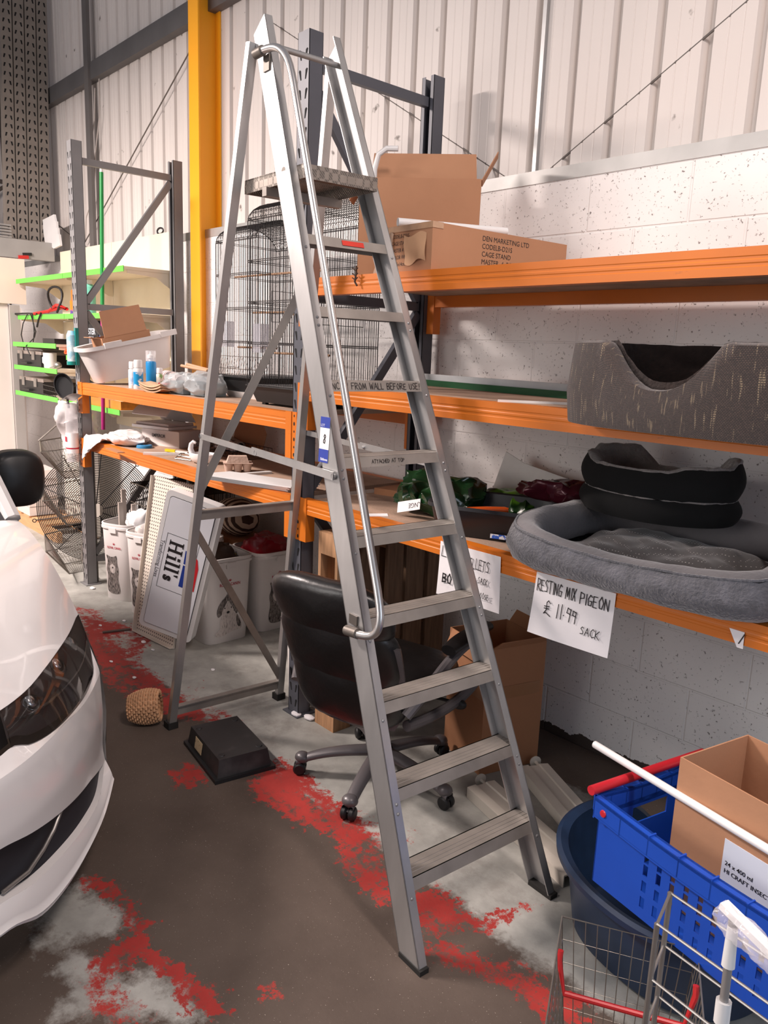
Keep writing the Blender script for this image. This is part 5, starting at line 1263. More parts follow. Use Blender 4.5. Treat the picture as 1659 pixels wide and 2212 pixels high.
# ---- bird cages
def cage(x0, x1, y0, y1, zt, label, tray_m, plinth=False, r=.0015, sp=.0145, dome=.11, axis='y'):
    t = thing('bird_cage', label, 'bird cage', ((x0+x1)/2, (y0+y1)/2, ZL1), 0, 'bird cages')
    z0 = ZL1+(.035 if plinth else .012)
    if plinth: MB().taper((x0+.05, y0+.05, ZL1), (x1-.05, y1-.05, ZL1+.034), .02).build('base_plinth', M_wplas, t, smooth=0)
    else:
        for a in (x0+.06, x1-.08):
            for b_ in (y0+.05, y1-.07): MB().box((a, b_, ZL1), (a+.03, b_+.02, ZL1+.014)).build('foot', M_black, t, smooth=0)
    zb = z0+.085
    mb = MB(); mb.taper((x0+.035, y0+.035, z0), (x1-.035, y1-.035, zb-.006), .028); mb.box((x0-.008, y0-.008, zb-.006), (x1+.008, y1+.008, zb)); mb.build('base_tray', tray_m, t, smooth=0)
    # side and arched wires
    ym, zs = (y0+y1)/2, zt-dome
    mb = MB(); n = int((y1-y0)/sp)
    def ridge(y): return zs+dome*math.sqrt(max(0, 1-((y-ym)/((y1-y0)/2))**2))
    for i in range(n+1):
        y = y0+(y1-y0)*i/n
        for x in (x0, x1): mb.tube([(x, y, zb), (x, y, ridge(y))], r, 4)
        mb.tube([(x0, y, ridge(y)), (x1, y, ridge(y))], r*.9, 4)
    n = int((x1-x0)/sp)
    for i in range(n+1):
        x = x0+(x1-x0)*i/n; arc = [(x, ym-(y1-y0)/2*math.cos(PI*k/12), zs+dome*math.sin(PI*k/12)) for k in range(13)]
        mb.tube([(x, y0, zb)]+arc+[(x, y1, zb)], r, 4)
    mb.build('bars', M_wire, t, smooth=0)
    mb = MB()
    for z in [zb+.004+(zs-zb)*k/4 for k in range(5)]:
        for dz in ((0,) if z < zb+.05 else (0, .008)): mb.tube([(x0, y0, z+dz), (x1, y0, z+dz), (x1, y1, z+dz), (x0, y1, z+dz)], .0022, 5, closed=True)
    for x in (x0, x1): mb.tube([(x, ym-(y1-y0)/2*math.cos(PI*k/12), zs+dome*math.sin(PI*k/12)) for k in range(13)], .0026, 5)
    for x in (x0, x1):
        for y in (y0, y1): mb.tube([(x, y, zb), (x, y, zs)], .0026, 5)
    # door frame on the front and on the right side
    for (a, b_) in ((.30, .62),):
        xa, xb = x0+(x1-x0)*a, x0+(x1-x0)*b_; mb.tube([(xa, y0-.003, zb+.05), (xb, y0-.003, zb+.05), (xb, y0-.003, zb+.19), (xa, y0-.003, zb+.19)], .0018, 4, closed=True)
    mb.tube([(x1+.003, y0+.1, zb+.3), (x1+.003, y1-.1, zb+.3), (x1+.003, y1-.1, zb+.46), (x1+.003, y0+.1, zb+.46)], .0018, 4, closed=True)
    mb.build('frame_wire', M_wire, t, smooth=0)
    for k, (f, z) in enumerate(((.35, .16), (.6, .36), (.3, .55))):
        MB().cyl((x0+.004, y0+(y1-y0)*f, zb+z), (x1-.004, y0+(y1-y0)*f, zb+z), .0055, 8).build('perch', mat('perch_wood', (190, 150, 118), .7), t)
    MB().box((x0+.03, y0+.012, zb+.16), (x0+.10, y0+.06, zb+.30)).build('feeder', mat('clear_feeder', (226, 226, 236), .2, alpha=.5), t, bevel=.006)
    return t
cage(-4.06, -3.65, 2.32, 2.72, 2.395, 'tall black wire bird cage on a white plinth, left of the two tall cages', M_black, True)
cage(-3.47, -3.00, 2.16, 2.62, 2.44, 'tall black wire bird cage with a deep black tray, right of the two tall cages', M_black)

# ================================================================== left bay, lower shelf
M_cloth = mat('white_cloth', (232, 228, 228), .9, var=.03, scale=9, bump=.25, bscale=20)
def hang_cloth():
    mb = MB()
    def f(u, v):
        s = v*.40; n = noise.noise_vector(V(u*5, v*7, 1))
        if s < .20: return V(-5.34+.26*u, 2.235-s, ZL0+.014+.022*abs(n.x)+.018*abs(math.sin(6*u+3*v)))
        q = (s-.20)/.20; w = .30-.17*q
        return V(-5.36+w*u+.012*n.x, 2.032-.010*abs(math.sin(8*u))-.012*q, ZL0+.018-(s-.20)*(.80-.45*u))
    mb.grid(f, 26, 34)
    mb.thick(.004); return tag(mb.build('white_cloth', M_cloth, smooth=60), 'white cloth hanging over the front of the left lower shelf', 'cloth')
hang_cloth()
crumpled('plastic_bag', 'crumpled white plastic bag beside the hanging cloth', 'bag', (-4.98, 2.19, ZL0), .17, .10, .075, mat('white_film_bag', (226, 222, 222), .35, var=.05), 2.2, .03, 8)
t = thing('cardboard_box', 'flat white box lettered EMPEROR on the left lower shelf', 'box', (-4.86, 2.42, ZL0))
eb = frame((-5.02, 2.30, ZL0+.001), (.97, .26, 0), (-.26, .97, 0))
MB().box((0, 0, 0), (.36, .22, .105), eb).build('carton', mat('white_carton', (214, 206, 202), .6, var=.03), t, bevel=.003)
text('EMPEROR', .030, eb @ frame((.10, -.001, .066), (1, 0, 0), (0, 0, 1)), M_ink, t, sx=1.0, bold=.0006)
t2 = MB().box((-.10, .0, .107), (.26, .25, .125), eb).build('flat_box', M_wplas, bevel=.003, smooth=0); tag(t2, 'thin flat white box lying on the EMPEROR box', 'box')
t3 = MB().box((-.08, .02, .127), (.24, .24, .143), eb).build('flat_box', mat('white_carton', (214, 206, 202), .6), bevel=.003, smooth=0); tag(t3, 'upper thin white box under the curved white cover', 'box')
mb = MB(); mb.grid(lambda u, v: eb @ V(-.10+.34*u, .05+.16*v-.05*math.cos(PI*v), .147+.11*math.sin(PI*(.15+.85*v))), 10, 12); mb.thick(.006); tag(mb.build('plastic_cover', M_wplas), 'curved white plastic cover on top of the white boxes', 'cover')
tag(MB().lathe([(0, .018), (.030, .02), (.046, .018), (.05, .014), (.052, 0), (0, 0)], (-4.80, 2.215, ZL0+.001), 28).build('blue_lid', mat('blue_lid', (52, 128, 176), .4, var=.05)), 'round blue plastic lid in front of the EMPEROR box', 'lid')
p = at(358, 972, Z=ZL0+.012); t = thing('craft_knife', 'yellow and white craft knife on the left lower shelf', 'knife', p)
MB().bar(p, p+V(.075, .03, 0), .018, .016).build('handle', mat('yellow_plastic', (226, 200, 40), .4), t, bevel=.004); MB().bar(p+V(.076, .03, 0), p+V(.17, .065, 0), .013, .010).build('blade_guard', M_wplas, t, bevel=.003)
a, b = at(310, 979, Z=ZL0+.008), at(392, 981, Z=ZL0+.008); tag(MB().bar(a, b, .028, .014).build('white_profile', M_wplas, smooth=0), 'white plastic profile at the front of the left lower shelf', 'profile')
a, b = at(235, 968, Z=ZL0+.006), at(262, 978, Z=ZL0+.006); tag(MB().bar(a, b, .045, .004).build('card_scrap', M_card2, smooth=0), 'brown card scrap poking over the front beam by the cloth', 'card')
for i, (px, py) in enumerate(((378, 990), (385, 984))):
    p = at(px, py, Z=ZL0+.006); mb = MB(); mb.tube([p+V(0, 0, 0), p+V(.12, .04, 0), p+V(.13, .075, .004), p+V(.01, .04, .012), p+V(0, .015, .012)], .0035, 6, closed=True); tag(mb.build('wire_clip', M_wirew), 'bent steel wire clip, %s of the pair' % ('front one', 'rear one')[i], 'clip', 'wire clips')
def swan():
    c = at(430, 1000, Z=ZL0); c = V(c.x+.02, c.y+.02, ZL0); t = thing('ceramic_swan', 'white ceramic swan dish on the left lower shelf edge', 'ornament', c, .5)
    m = mat('white_glaze', (238, 236, 236), .2, var=.01, coat=.3)
    mb = MB(); p = [(0, 0), (.05, 0), (.075, .012), (.09, .035), (.088, .055), (.078, .058), (.07, .04), (.05, .02), (0, .018)]
    mb.lathe(p, n=28, sy=.72); mb.build('bowl', m, t, local=True)
    MB().tube([(-.075, 0, .045), (-.088, 0, .075), (-.083, 0, .105), (-.068, 0, .12), (-.055, 0, .112)], lambda s: .019-.011*s, 12).build('neck', m, t, local=True)
swan()
def egg_box():
    c = at(492, 1018, Z=ZL0); t = thing('egg_box', 'pale cardboard egg box on the left lower shelf', 'egg box', (c.x+.02, c.y+.05, ZL0), math.radians(62))
    m = mat('egg_box_pulp', (198, 172, 156), .95, var=.08, scale=30, bump=.4, bscale=60)
    for i in range(3):
        for j in range(2): MB().lathe([(0, 0), (.014, 0), (.018, .003), (.026, .045), (.024, .047), (.014, .006), (0, .004)], (-.05+.05*i, -.025+.05*j, 0), 14).build('egg_cup', m, t, local=True)
    mb = MB(); mb.box((-.078, -.052, .046), (.078, .052, .050)); mb.taper((-.06, -.036, .051), (.06, .036, .085), -.012); mb.build('lid', m, t, local=True, bevel=.004)
egg_box()
c = at(520, 965, Z=ZL0+.035); d = V(-.24, .09, 0)
mb = MB(); F = frame(c, d, V(0, 0, 1)); 
mb.tube([F @ V(0, 0, 0)] , .01) if False else None
mb.grid(lambda u, v: c+d*u*1.2+(V(.35, .93, 0)*math.cos(2*PI*v)+V(0, 0, 1)*math.sin(2*PI*v))*.033, 1, 24, cv=True); mb.thick(.009); o = mb.build('cardboard_tube', mat('grey_card_tube', (146, 128, 116), .85), smooth=40); tag(o, 'grey cardboard tube lying at the back of the left lower shelf', 'tube')
a, b = at(455, 1030, Z=ZL0+.006), at(585, 1020, Z=ZL0+.006); tag(MB().bar(a, b, .03, .012).build('white_batten', M_wplas, smooth=0), 'long white batten lying across the left lower shelf', 'batten')
# stack of thin white planks jutting over the front beam
for k in range(5):
    a = at(500+k*10, 1045+k*6, Z=ZL0+.008); 
    o = V(-3.56+.012*k, 2.03-.004*k, ZL0+.0015+.0065*k); ex = V(.93, .30, 0)
    mb = MB(); mb.extr([o+ex*x+V(-.02*(k % 2), y, 0) for x, y in ((0, -.10), (.58, -.10), (.58, .07), (.0, .07))], (0, 0, .006)); tag(mb.build('white_plank', M_wplas, smooth=0), 'thin white plank jutting over the beam, number %s from the bottom of its stack' % ('one', 'two', 'three', 'four', 'five')[k] if False else ('lowest', 'second lowest', 'middle', 'second highest', 'topmost')[k]+' thin white plank of the stack jutting over the beam', 'plank', 'thin white planks')
# dark wire rack, steel bracket, leaning cards
mb = MB(); F = frame((-4.56, 2.46, ZL0+.002), (1, .0, 0), (0, 1, 0))
for i in range(13): mb.tube([F @ V(.045*i, 0, .06), F @ V(.045*i, 0, 0), F @ V(.045*i, .22, 0), F @ V(.045*i, .22, .06)], .0018, 5)
for y in (0, .22):
    for z in (0, .03, .06): mb.tube([F @ V(0, y, z), F @ V(.54, y, z)], .0022, 5)
tag(mb.build('wire_tray', M_wire, smooth=0), 'low dark wire tray behind the swan dish', 'wire tray')
p = V(-4.90, 2.62, ZL0); mb = MB(); mb.box((p.x, p.y, ZL0), (p.x+.22, p.y+.03, ZL0+.055)); mb.box((p.x, p.y, ZL0), (p.x+.22, p.y+.08, ZL0+.004)); tag(mb.build('steel_bracket', M_galv, smooth=0), 'slotted steel bracket behind the craft knife', 'bracket')
mb = MB(); F = frame((-4.62, 2.76, ZL0), (1, .05, 0), (0, .06, 1)); mb.extr([F @ V(*q, 0) for q in ((0, 0), (.34, 0), (.38, .12), (.30, .24), (.05, .22))], F.to_3x3() @ V(0, 0, .004)); tag(mb.build('cardboard_sheet', M_card2, smooth=0), 'brown cardboard sheet leaning at the back of the left lower shelf', 'cardboard')
crumpled('brown_paper', 'crumpled white paper at the back beside the leaning cardboard sheet', 'paper', (-4.50, 2.66, ZL0), .13, .07, .05, M_paper, 4.4, .02, 9)

# ================================================================== broom handle and things on the left frame
bz = at(223, 928, Z=ZL0+.001)
tp = at(219, 372, X=bz.x); t = thing('broom_handle', 'long green and magenta handle standing inside the left rack frame', 'broom handle', bz)
s = (at(224, 662, X=bz.x).z-bz.z)/(tp.z-bz.z)
MB().cyl(bz, bz.lerp(tp, s), .0145, 14).build('magenta_section', mat('magenta_plastic', (160, 26, 108), .4, var=.04), t)['label'] = 'magenta lower half'
MB().cyl(bz.lerp(tp, s), tp, .0145, 14).build('green_section', mat('green_plastic', (24, 140, 66), .4, var=.04), t)['label'] = 'green upper half'
mb = MB(); mb.tube([tp, tp+V(0, 0, .03)], .014, 12, r2=.010); mb.tube([tp+V(0, 0, .03), tp+V(-.006, 0, .06), tp+V(.006, 0, .08), tp+V(.004, 0, .05)], .004, 6); mb.build('hanging_cap', M_wplas, t)
def teal():
    c = V(-5.475, 2.024, 1.575); t = thing('wipes_dispenser', 'teal and pale blue wipes dispenser hung on the left rack post', 'dispenser', c)
    MB().tube([c, c+V(0, 0, .185)], .034, 20).build('canister', mat('pale_blue_label2', (150, 190, 206), .4, col2=(206, 222, 226), thr=(.48, .56), scale=26), t)
    MB().tube([c+V(0, 0, .186), c+V(0, 0, .215)], .034, 20, r2=.022).build('dome_lid', mat('pale_blue_plastic', (150, 200, 226), .35), t)
    mb = MB(); mb.box((c.x+.020, c.y+.008, c.z-.012), (c.x+.046, c.y+.030, c.z+.235)); mb.tube([c+V(0, 0, -.012), c+V(0, 0, .012)], .038, 20); mb.build('holder', mat('teal_plastic', (22, 128, 120), .4, var=.05), t, bevel=.003)
teal()
def display_tube():
    c = V(-5.475, 2.0, .90); t = thing('food_dispenser', 'clear plastic food dispenser tube tied to the left rack post', 'dispenser', c)
    MB().tube([c, c+V(0, 0, .40)], .042, 20).build('clear_tube', mat('clear_tube_plastic', (206, 204, 206), .12, var=.05, alpha=.5, spec=.8), t)
    MB().tube([c+V(0, 0, .06), c+V(0, 0, .20)], .0425, 20).build('printed_band', mat('white_sticker', (240, 238, 238), .5), t)
    MB().tube([c+V(0, 0, .09), c+V(0, 0, .10)], .0428, 20).build('red_stripe', mat('red_print', (178, 30, 56), .5), t)
    MB().box((-.018, -.0432, .14), (.014, -.0425, .175), Matrix.Translation(c)).build('red_emblem', mat('red_print', (178, 30, 56), .5), t, smooth=0)
    mb = MB(); mb.grid(lambda u, v: c+V(-.05+.16*u, -.06+.1*v, .415+.05*u+.012*math.sin(PI*v)), 8, 6); mb.thick(.002); mb.build('scoop', M_chrome, t)
display_tube()
crumpled('plastic_bag', 'white translucent plastic bag in the wire bin stand left of the rack', 'bag', (-5.66, 2.10, .93), .11, .10, .36, mat('white_translucent_bag', (236, 230, 230), .3, var=.04, alpha=.88), 6.6, .05, 6)
# black round pan and tin lids hung on the post
t = thing('frying_pan', 'black oval pan hanging beside the teal dispenser', 'pan', (-5.62, 2.02, 1.40))
MB().lathe([(0, 0), (.08, 0), (.10, .012), (.102, .03), (.096, .03), (.085, .008), (0, .006)], n=28, sy=.62, M=frame((-5.62, 2.01, 1.40), V(.55, .0, -.84), V(.3, .9, .1))).build('pan_body', M_black, t)
MB().cyl((-5.565, 2.01, 1.33), (-5.52, 2.0, 1.27), .008, 8).build('pan_handle', M_black, t)

# ================================================================== shop shelving along the back wall, left
YG = 2.86
M_cr2 = mat('cream_panel_inside', (224, 212, 190), .55, var=.03)
for i, (xa, xb, z0, z1, lab) in enumerate(((-7.95, -6.752, 1.02 if False else 1.60, 2.55, 'cream back panel of the shop shelving, left section'), (-6.748, -5.56, 1.02, 2.55, 'cream back panel of the shop shelving, section behind the tub'))):
    mb = MB(); 
    for a, b in ((z0, 1.90), (1.903, 2.245), (2.248, z1)): mb.box((xa, YG, a), (xb, YG+.03, b))
    tag(mb.build('shelving_back_panel', M_cream, smooth=0), lab, 'panel', 'shelving back panels')
def shop_shelf(xa, xb, yf, z, label, group='green edged shop shelves'):
    t = thing('shop_shelf', label, 'shelf', ((xa+xb)/2, yf, z), 0, group)
    MB().box((xa+.002, yf+.006, z-.022), (xb-.002, YG-.002, z)).build('shelf_plate', M_cr2, t, smooth=0)
    MB().box((xa+.002, yf, z-.036), (xb-.002, yf+.005, z+.004)).build('price_rail', M_green, t, smooth=0)['label'] = 'green price rail'
    for x in (xa+.006, xb-.012):
        P = [(x, YG-.004, z-.022), (x, yf+.03, z-.022), (x, yf+.03, z-.045), (x, yf+.25, z-.06), (x, yf+.31, z-.10), (x, YG-.03, z-.15), (x, YG-.004, z-.15)]
        mb = MB(); mb.extr(P, (.006, 0, 0)); mb.build('shelf_bracket', M_cr2, t, smooth=0)
for z, a in ((2.258, 'highest'), (1.935, 'second highest')):
    shop_shelf(-7.94, -6.752, 2.44, z, a+' green edged shelf, left section'); shop_shelf(-6.748, -5.565, 2.44, z, a+' green edged shelf, right section behind the rack')
for z, a in ((1.69, 'third'), (1.482, 'fourth'), (1.245, 'lowest')): shop_shelf(-7.86, -6.752, 2.36, z, a+' green edged shelf from the top, left section')
for z, a in ((1.60, 'green edged shelf behind the teal dispenser'), (1.225, 'green edged shelf below the tub, far back')): shop_shelf(-6.748, -5.70, 2.44, z, a)
# things on those shelves
def can(name, label, cat, x, y, z, r, h, m, cap, group='cans and bottles on the green edged shelves'):
    t = thing(name, label, cat, (x, y, z), 0, group)
    MB().lathe([(0, 0), (r, 0), (r, h*.8), (r*.6, h*.88), (0, h*.88)], (x, y, z), 18).build('can_body', m, t); MB().lathe([(r*.55, h*.86), (r*.55, h), (0, h)], (x, y, z), 14).build('can_cap', cap, t)
M_or = mat('orange_can', (236, 112, 26), .4, var=.05); M_rc = mat('red_cap', (196, 40, 30), .4)
can('spray_can', 'orange spray can with a red cap on the second shelf', 'can', -6.70, 2.52, 1.936, .034, .235, mat('orange_black_can', (236, 112, 26), .4, col2=(40, 24, 22), thr=(.56, .6), scale=14), M_rc)
can('spray_can', 'orange and yellow can with a purple band next to the red capped can', 'can', -6.60, 2.47, 1.936, .032, .13, mat('orange_purple_can', (236, 122, 30), .4, col2=(92, 70, 140), thr=(.5, .56), scale=16), M_or)
can('bottle', 'pale teal bottle on the second shelf behind the rack post', 'bottle', -6.48, 2.55, 1.936, .05, .27, mat('pale_teal_bottle', (120, 200, 180), .3, var=.05), M_wplas)
can('bottle', 'bright blue bottle behind the cut open box', 'bottle', -6.10, 2.52, 1.602, .05, .26, mat('bright_blue_bottle', (26, 92, 190), .2, var=.1), mat('black_cap', (20, 20, 22), .4))
t = thing('jump_leads', 'red and black jump leads coiled on the second green edged shelf', 'jump leads', (-7.1, 2.52, 1.936))
mb = MB(); mb.tube([V(-7.45, 2.43, 1.945), V(-7.3, 2.5, 1.97), V(-7.1, 2.55, 2.0), V(-6.9, 2.52, 1.985), V(-6.95, 2.48, 2.01), V(-7.15, 2.52, 2.02), V(-7.3, 2.50, 1.965)], .014, 8); mb.build('red_lead', mat('red_rubber', (190, 36, 32), .45, var=.08), t)
mb = MB(); mb.tube([V(-7.08+.14*math.cos(a), 2.49+.02*math.sin(2*a), 2.05+.12*math.sin(a)) for a in [PI*1.15-2*PI*.72*k/22 for k in range(23)]], .010, 8); mb.build('black_lead', M_black, t)
mb = MB(); mb.tube([V(-8.0, 2.43, 1.95), V(-7.6, 2.43, 1.95), V(-7.4, 2.44, 1.945)], .009, 6); mb.build('black_lead', M_black, t)
for k, P in enumerate(([(-7.62, 2.43, 1.95), (-7.75, 2.425, 1.86), (-7.80, 2.42, 1.76), (-7.74, 2.42, 1.66), (-7.70, 2.40, 1.56)], [(-7.55, 2.43, 1.95), (-7.46, 2.425, 1.86), (-7.44, 2.42, 1.78), (-7.48, 2.42, 1.70)], [(-7.5, 2.43, 1.95), (-7.47, 2.425, 1.86), (-7.40, 2.42, 1.79), (-7.44, 2.42, 1.74), (-7.46, 2.35, 1.66), (-7.36, 2.35, 1.58)], [(-7.27, 2.43, 1.95), (-7.33, 2.425, 1.89), (-7.36, 2.42, 1.83)])):
    tag(MB().tube(P, .005 if k < 3 else .009, 6).build('hanging_cable', M_black), ('longest thin black cable', 'thin black cable ending in a plug', 'kinked thin black cable', 'short thick black cable end')[k]+' hanging off the second green edged shelf', 'cable', 'black cables hanging off the shelf')
t = thing('boxed_drink', 'black box lettered MONSTER ENERGY on the shelf behind the left rack post', 'box', (-6.45, 2.6, 1.602))
MB().box((-6.58, 2.50, 1.602), (-6.20, 2.66, 1.885)).build('carton', mat('black_carton', (26, 25, 28), .6), t, smooth=0)
F = frame((-6.56, 2.499, 1.80), (1, 0, 0), (0, 0, 1)); Mw = mat('sticker_print_white', (230, 232, 240), .6)
text('MONSTER', .066, F, Mw, t, bold=.001); text('E N E R G Y', .030, F @ Matrix.Translation((.03, -.052, 0)), Mw, t)
t = thing('speaker', 'white boxed speaker with a round black cone in front of the black carton', 'speaker', (-6.3, 2.42, 1.602)) if False else thing('speaker', 'white boxed speaker with a black round cone below the black carton lettering', 'speaker', (-6.45, 2.47, 1.602))
MB().box((-6.58, 2.45, 1.602), (-6.28, 2.495, 1.765)).build('cabinet', M_wplas, t, bevel=.006); MB().lathe([(0, .004), (.032, .006), (.038, 0)], M=frame((-6.36, 2.449, 1.70), (1, 0, 0), (0, 0, 1)), n=20).build('cone', M_black, t)
t = MB().box((-7.08, 2.37, 1.691), (-6.80, 2.50, 1.735)).build('black_console', M_black, bevel=.008); tag(t, 'flat black plastic box on the third green edged shelf', 'box')
mb = MB()
for k in range(5): mb.tube([V(-6.66+.075*math.cos(a)+.02*math.sin(3*a+k), 2.46+.03*math.sin(a+k), 1.602+.015+.11*(.5+.5*math.sin(a+k*.7))) for a in [2*PI*j/20 for j in range(20)]], .006, 6, closed=True)
tag(mb.build('orange_cable', mat('orange_cable', (226, 92, 44), .5)), 'bundle of orange cable behind the teal dispenser', 'cable')
def toolcase(x, y, z, label):
    t = thing('tool_case', label, 'tool case', (x+.32, y+.15, z), 0, 'black cases on the green edged shelves')
    MB().box((x, y, z), (x+.64, y+.3, z+.105)).build('case_body', M_black, t, bevel=.012); MB().box((x, y+.005, z+.107), (x+.64, y+.3, z+.135)).build('case_lid', mat('dusty_clear_lid', (150, 138, 130), .3, var=.3, scale=9, alpha=.9), t, bevel=.008)
    for k in (.10, .42): MB().box((x+k, y-.008, z+.06), (x+k+.07, y-.001, z+.135)).build('catch', M_chrome, t, smooth=0)
    MB().tube([(x+.2, y-.004, z+.03), (x+.2, y-.03, z+.03), (x+.38, y-.03, z+.03), (x+.38, y-.004, z+.03)], .009, 8).build('case_handle', M_black, t)
toolcase(-7.82, 2.38, 1.484, 'black tool case with silver catches on the fourth green edged shelf')
toolcase(-7.80, 2.38, 1.247, 'black tool case with silver catches on the lowest green edged shelf')
t = thing('fryer_basket', 'black wire and plastic oddment at the right of the lowest green edged shelf', 'wire basket', (-6.95, 2.4, 1.246))
mb = MB()
for k in range(9): mb.tube([(-7.12+.035*k, 2.37, 1.25), (-7.10+.035*k, 2.37, 1.36-.01*k), (-7.08+.035*k, 2.56, 1.36)], .004, 5)
for z in (1.26, 1.30, 1.34): mb.tube([(-7.13, 2.368, z), (-6.80, 2.368, z-.01)], .004, 5)
mb.build('wire_mesh', M_wire, t, smooth=0)
def mug():
    t = thing('mug', 'white mug on the fourth green edged shelf', 'mug', (-7.07, 2.42, 1.483))
    mb = MB(); mb.lathe([(0, 0), (.045, 0), (.05, .004), (.056, .13), (.052, .13), (.046, .01), (0, .008)], (-7.07, 2.42, 1.483), 24); mb.build('mug_body', M_wplas, t)
    MB().tube([(-7.12, 2.40, 1.585), (-7.155, 2.39, 1.57), (-7.155, 2.39, 1.53), (-7.12, 2.40, 1.51)], .008, 8).build('mug_handle', M_wplas, t)
mug()
t = thing('ladle', 'steel ladle lying right of the white mug', 'ladle', (-6.9, 2.40, 1.483)); MB().ball((-6.84, 2.40, 1.515), .034, 8, (1.3, 1, .9)).build('bowl', M_chrome, t); MB().bar((-6.98, 2.385, 1.492), (-6.885, 2.395, 1.505), .012, .004).build('handle', M_chrome, t, smooth=0)
# orange wooden tray below the tub, far back
t = thing('wooden_tray', 'orange wooden tray under the left upper shelf at the back', 'tray', (-5.98, 2.58, 1.227))
for nm, lo, hi in (('front', (-6.42, 2.46, 1.227), (-5.72, 2.475, 1.29)), ('end', (-5.735, 2.476, 1.227), (-5.72, 2.8, 1.29)), ('base', (-6.42, 2.476, 1.227), (-5.736, 2.8, 1.235))): MB().box(lo, hi).build('tray_'+nm, mat('varnished_wood', (206, 128, 40), .45, var=.12, stretch=(1, 8, 8)), t, smooth=0)

# ================================================================== far left: partition, pegboard, posts, bundle
M_peg = mat('cream_pegboard', (226, 212, 198), .6, var=.02)
nt = M_peg.node_tree; vo = nt.nodes.new('ShaderNodeTexVoronoi'); vo.inputs['Scale'].default_value = 40; vo.inputs['Randomness'].default_value = 0; nt.links.new(nt.nodes['Texture Coordinate'].outputs['Object'], vo.inputs['Vector']); rp = nt.nodes.new('ShaderNodeValToRGB'); rp.color_ramp.elements[0].position = .12; rp.color_ramp.elements[1].position = .16; rp.color_ramp.elements[0].color = rgb(120, 108, 100); rp.color_ramp.elements[1].color = rgb(226, 212, 198); nt.links.new(vo.outputs['Distance'], rp.inputs[0]); nt.links.new(rp.outputs[0], nt.nodes['Principled BSDF'].inputs['Base Color'])
tag(MB().box((-8.0, 1.35, 2.04), (-7.97, 2.535, 2.45)).build('pegboard', M_peg, smooth=0), 'cream perforated board on the partition at the far left', 'pegboard')
struct(MB().box((-8.06, .6, 0), (-8.0, 2.376, 2.04)).build('wall_partition', mat('pale_partition', (226, 216, 208), .7, var=.02), smooth=0))
struct(MB().box((-8.03, 2.38, 0), (-7.965, 2.47, 2.03)).build('trim_10', mat('grey_post_paint', (170, 166, 162), .5, var=.04), smooth=0))
struct(MB().box((-8.06, .6, 2.46), (-7.985, 2.82, 2.628)).build('trim_11', mat('grey_beam_paint', (150, 148, 146), .5, var=.06), smooth=0))
t = None
for k in range(4):
    y = 2.455+.105*k; x = -8.2
    o = thing('rack_upright_post', ('nearest the frame edge', 'second', 'third', 'nearest the sheet wall')[k]+' of the four grey slotted posts leaning at the top left', 'rack post', (x, y, 2.63), 0, 'bundle of slotted rack posts')
    mb = MB(); lean = V(-.02, .035, 1)
    T = Matrix(((1, 0, lean.x, x), (0, 1, lean.y, y), (0, 0, 1, 2.63), (0, 0, 0, 1)))
    mb.box((-.07, 0, 0), (0, .095, 3.3), T); mb.mi = 1; z = .05
    while z < 3.25:
        for s in (-1, 1):
            mb.face([T @ V(.0008, .0475+s*.024+a-s*b_*.25, z+b_) for a, b_ in ((-.006, -.018), (.006, -.018), (.008, .016), (-.008, .016))])
        z += .075
    mb.build('post', [mat('old_grey_post', (128, 120, 112), .6, var=.1), M_slot], o, smooth=0)
# dark racking frames beyond; far wall coloured dark in place of deep shade
struct(MB().box((-11.6, -3, 0), (-11.5, 3.2, 6.4)).build('wall_far_shade', mat('shade_far_wall', (36, 30, 29), .9, var=.2), smooth=0))
t = thing('rack_frame_stack', 'stack of old rack frames in the dark at the top left', 'rack frames', (-9.6, 2.3, 2.05))
for y in (1.7, 2.3, 2.9): MB().box((-9.7, y, 2.06), (-9.62, y+.07, 6.2)).build('post', mat('dark_old_frame', (70, 62, 58), .7), t, smooth=0)
for z in (2.6, 3.4, 4.2, 5.0): MB().bar((-9.66, 1.77, z), (-9.66, 2.9, z+.75), .03, .04).build('diagonal_brace', mat('dark_old_frame', (70, 62, 58), .7), t, smooth=0); MB().bar((-9.66, 2.9, z), (-9.66, 1.77, z+.05), .03, .04).build('horizontal_brace', mat('dark_old_frame', (70, 62, 58), .7), t, smooth=0)
# white notched panel and stacked metal strips on the beam
mb = MB(); q = [at(*p, Y=2.80) for p in ((90, 476), (116, 463), (119, 478), (121, 478), (122, 492), (124, 492), (125, 506), (127, 506), (130, 530), (116, 537), (97, 524))]; mb.extr(q, (0, .02, 0)); tag(mb.build('notched_panel', M_wplas, smooth=0), 'small white notched panel leaning above the shelving at the far left', 'panel')
for k in range(5): tag(MB().box((-8.05, 1.7, 2.631+.026*k), (-7.985, 2.44, 2.645+.026*k)).build('metal_strip', M_galv, smooth=0), ('lowest', 'second lowest', 'middle', 'second highest', 'topmost')[k]+' of the stacked metal strips on the beam at the far left', 'metal strip', 'stacked metal strips')
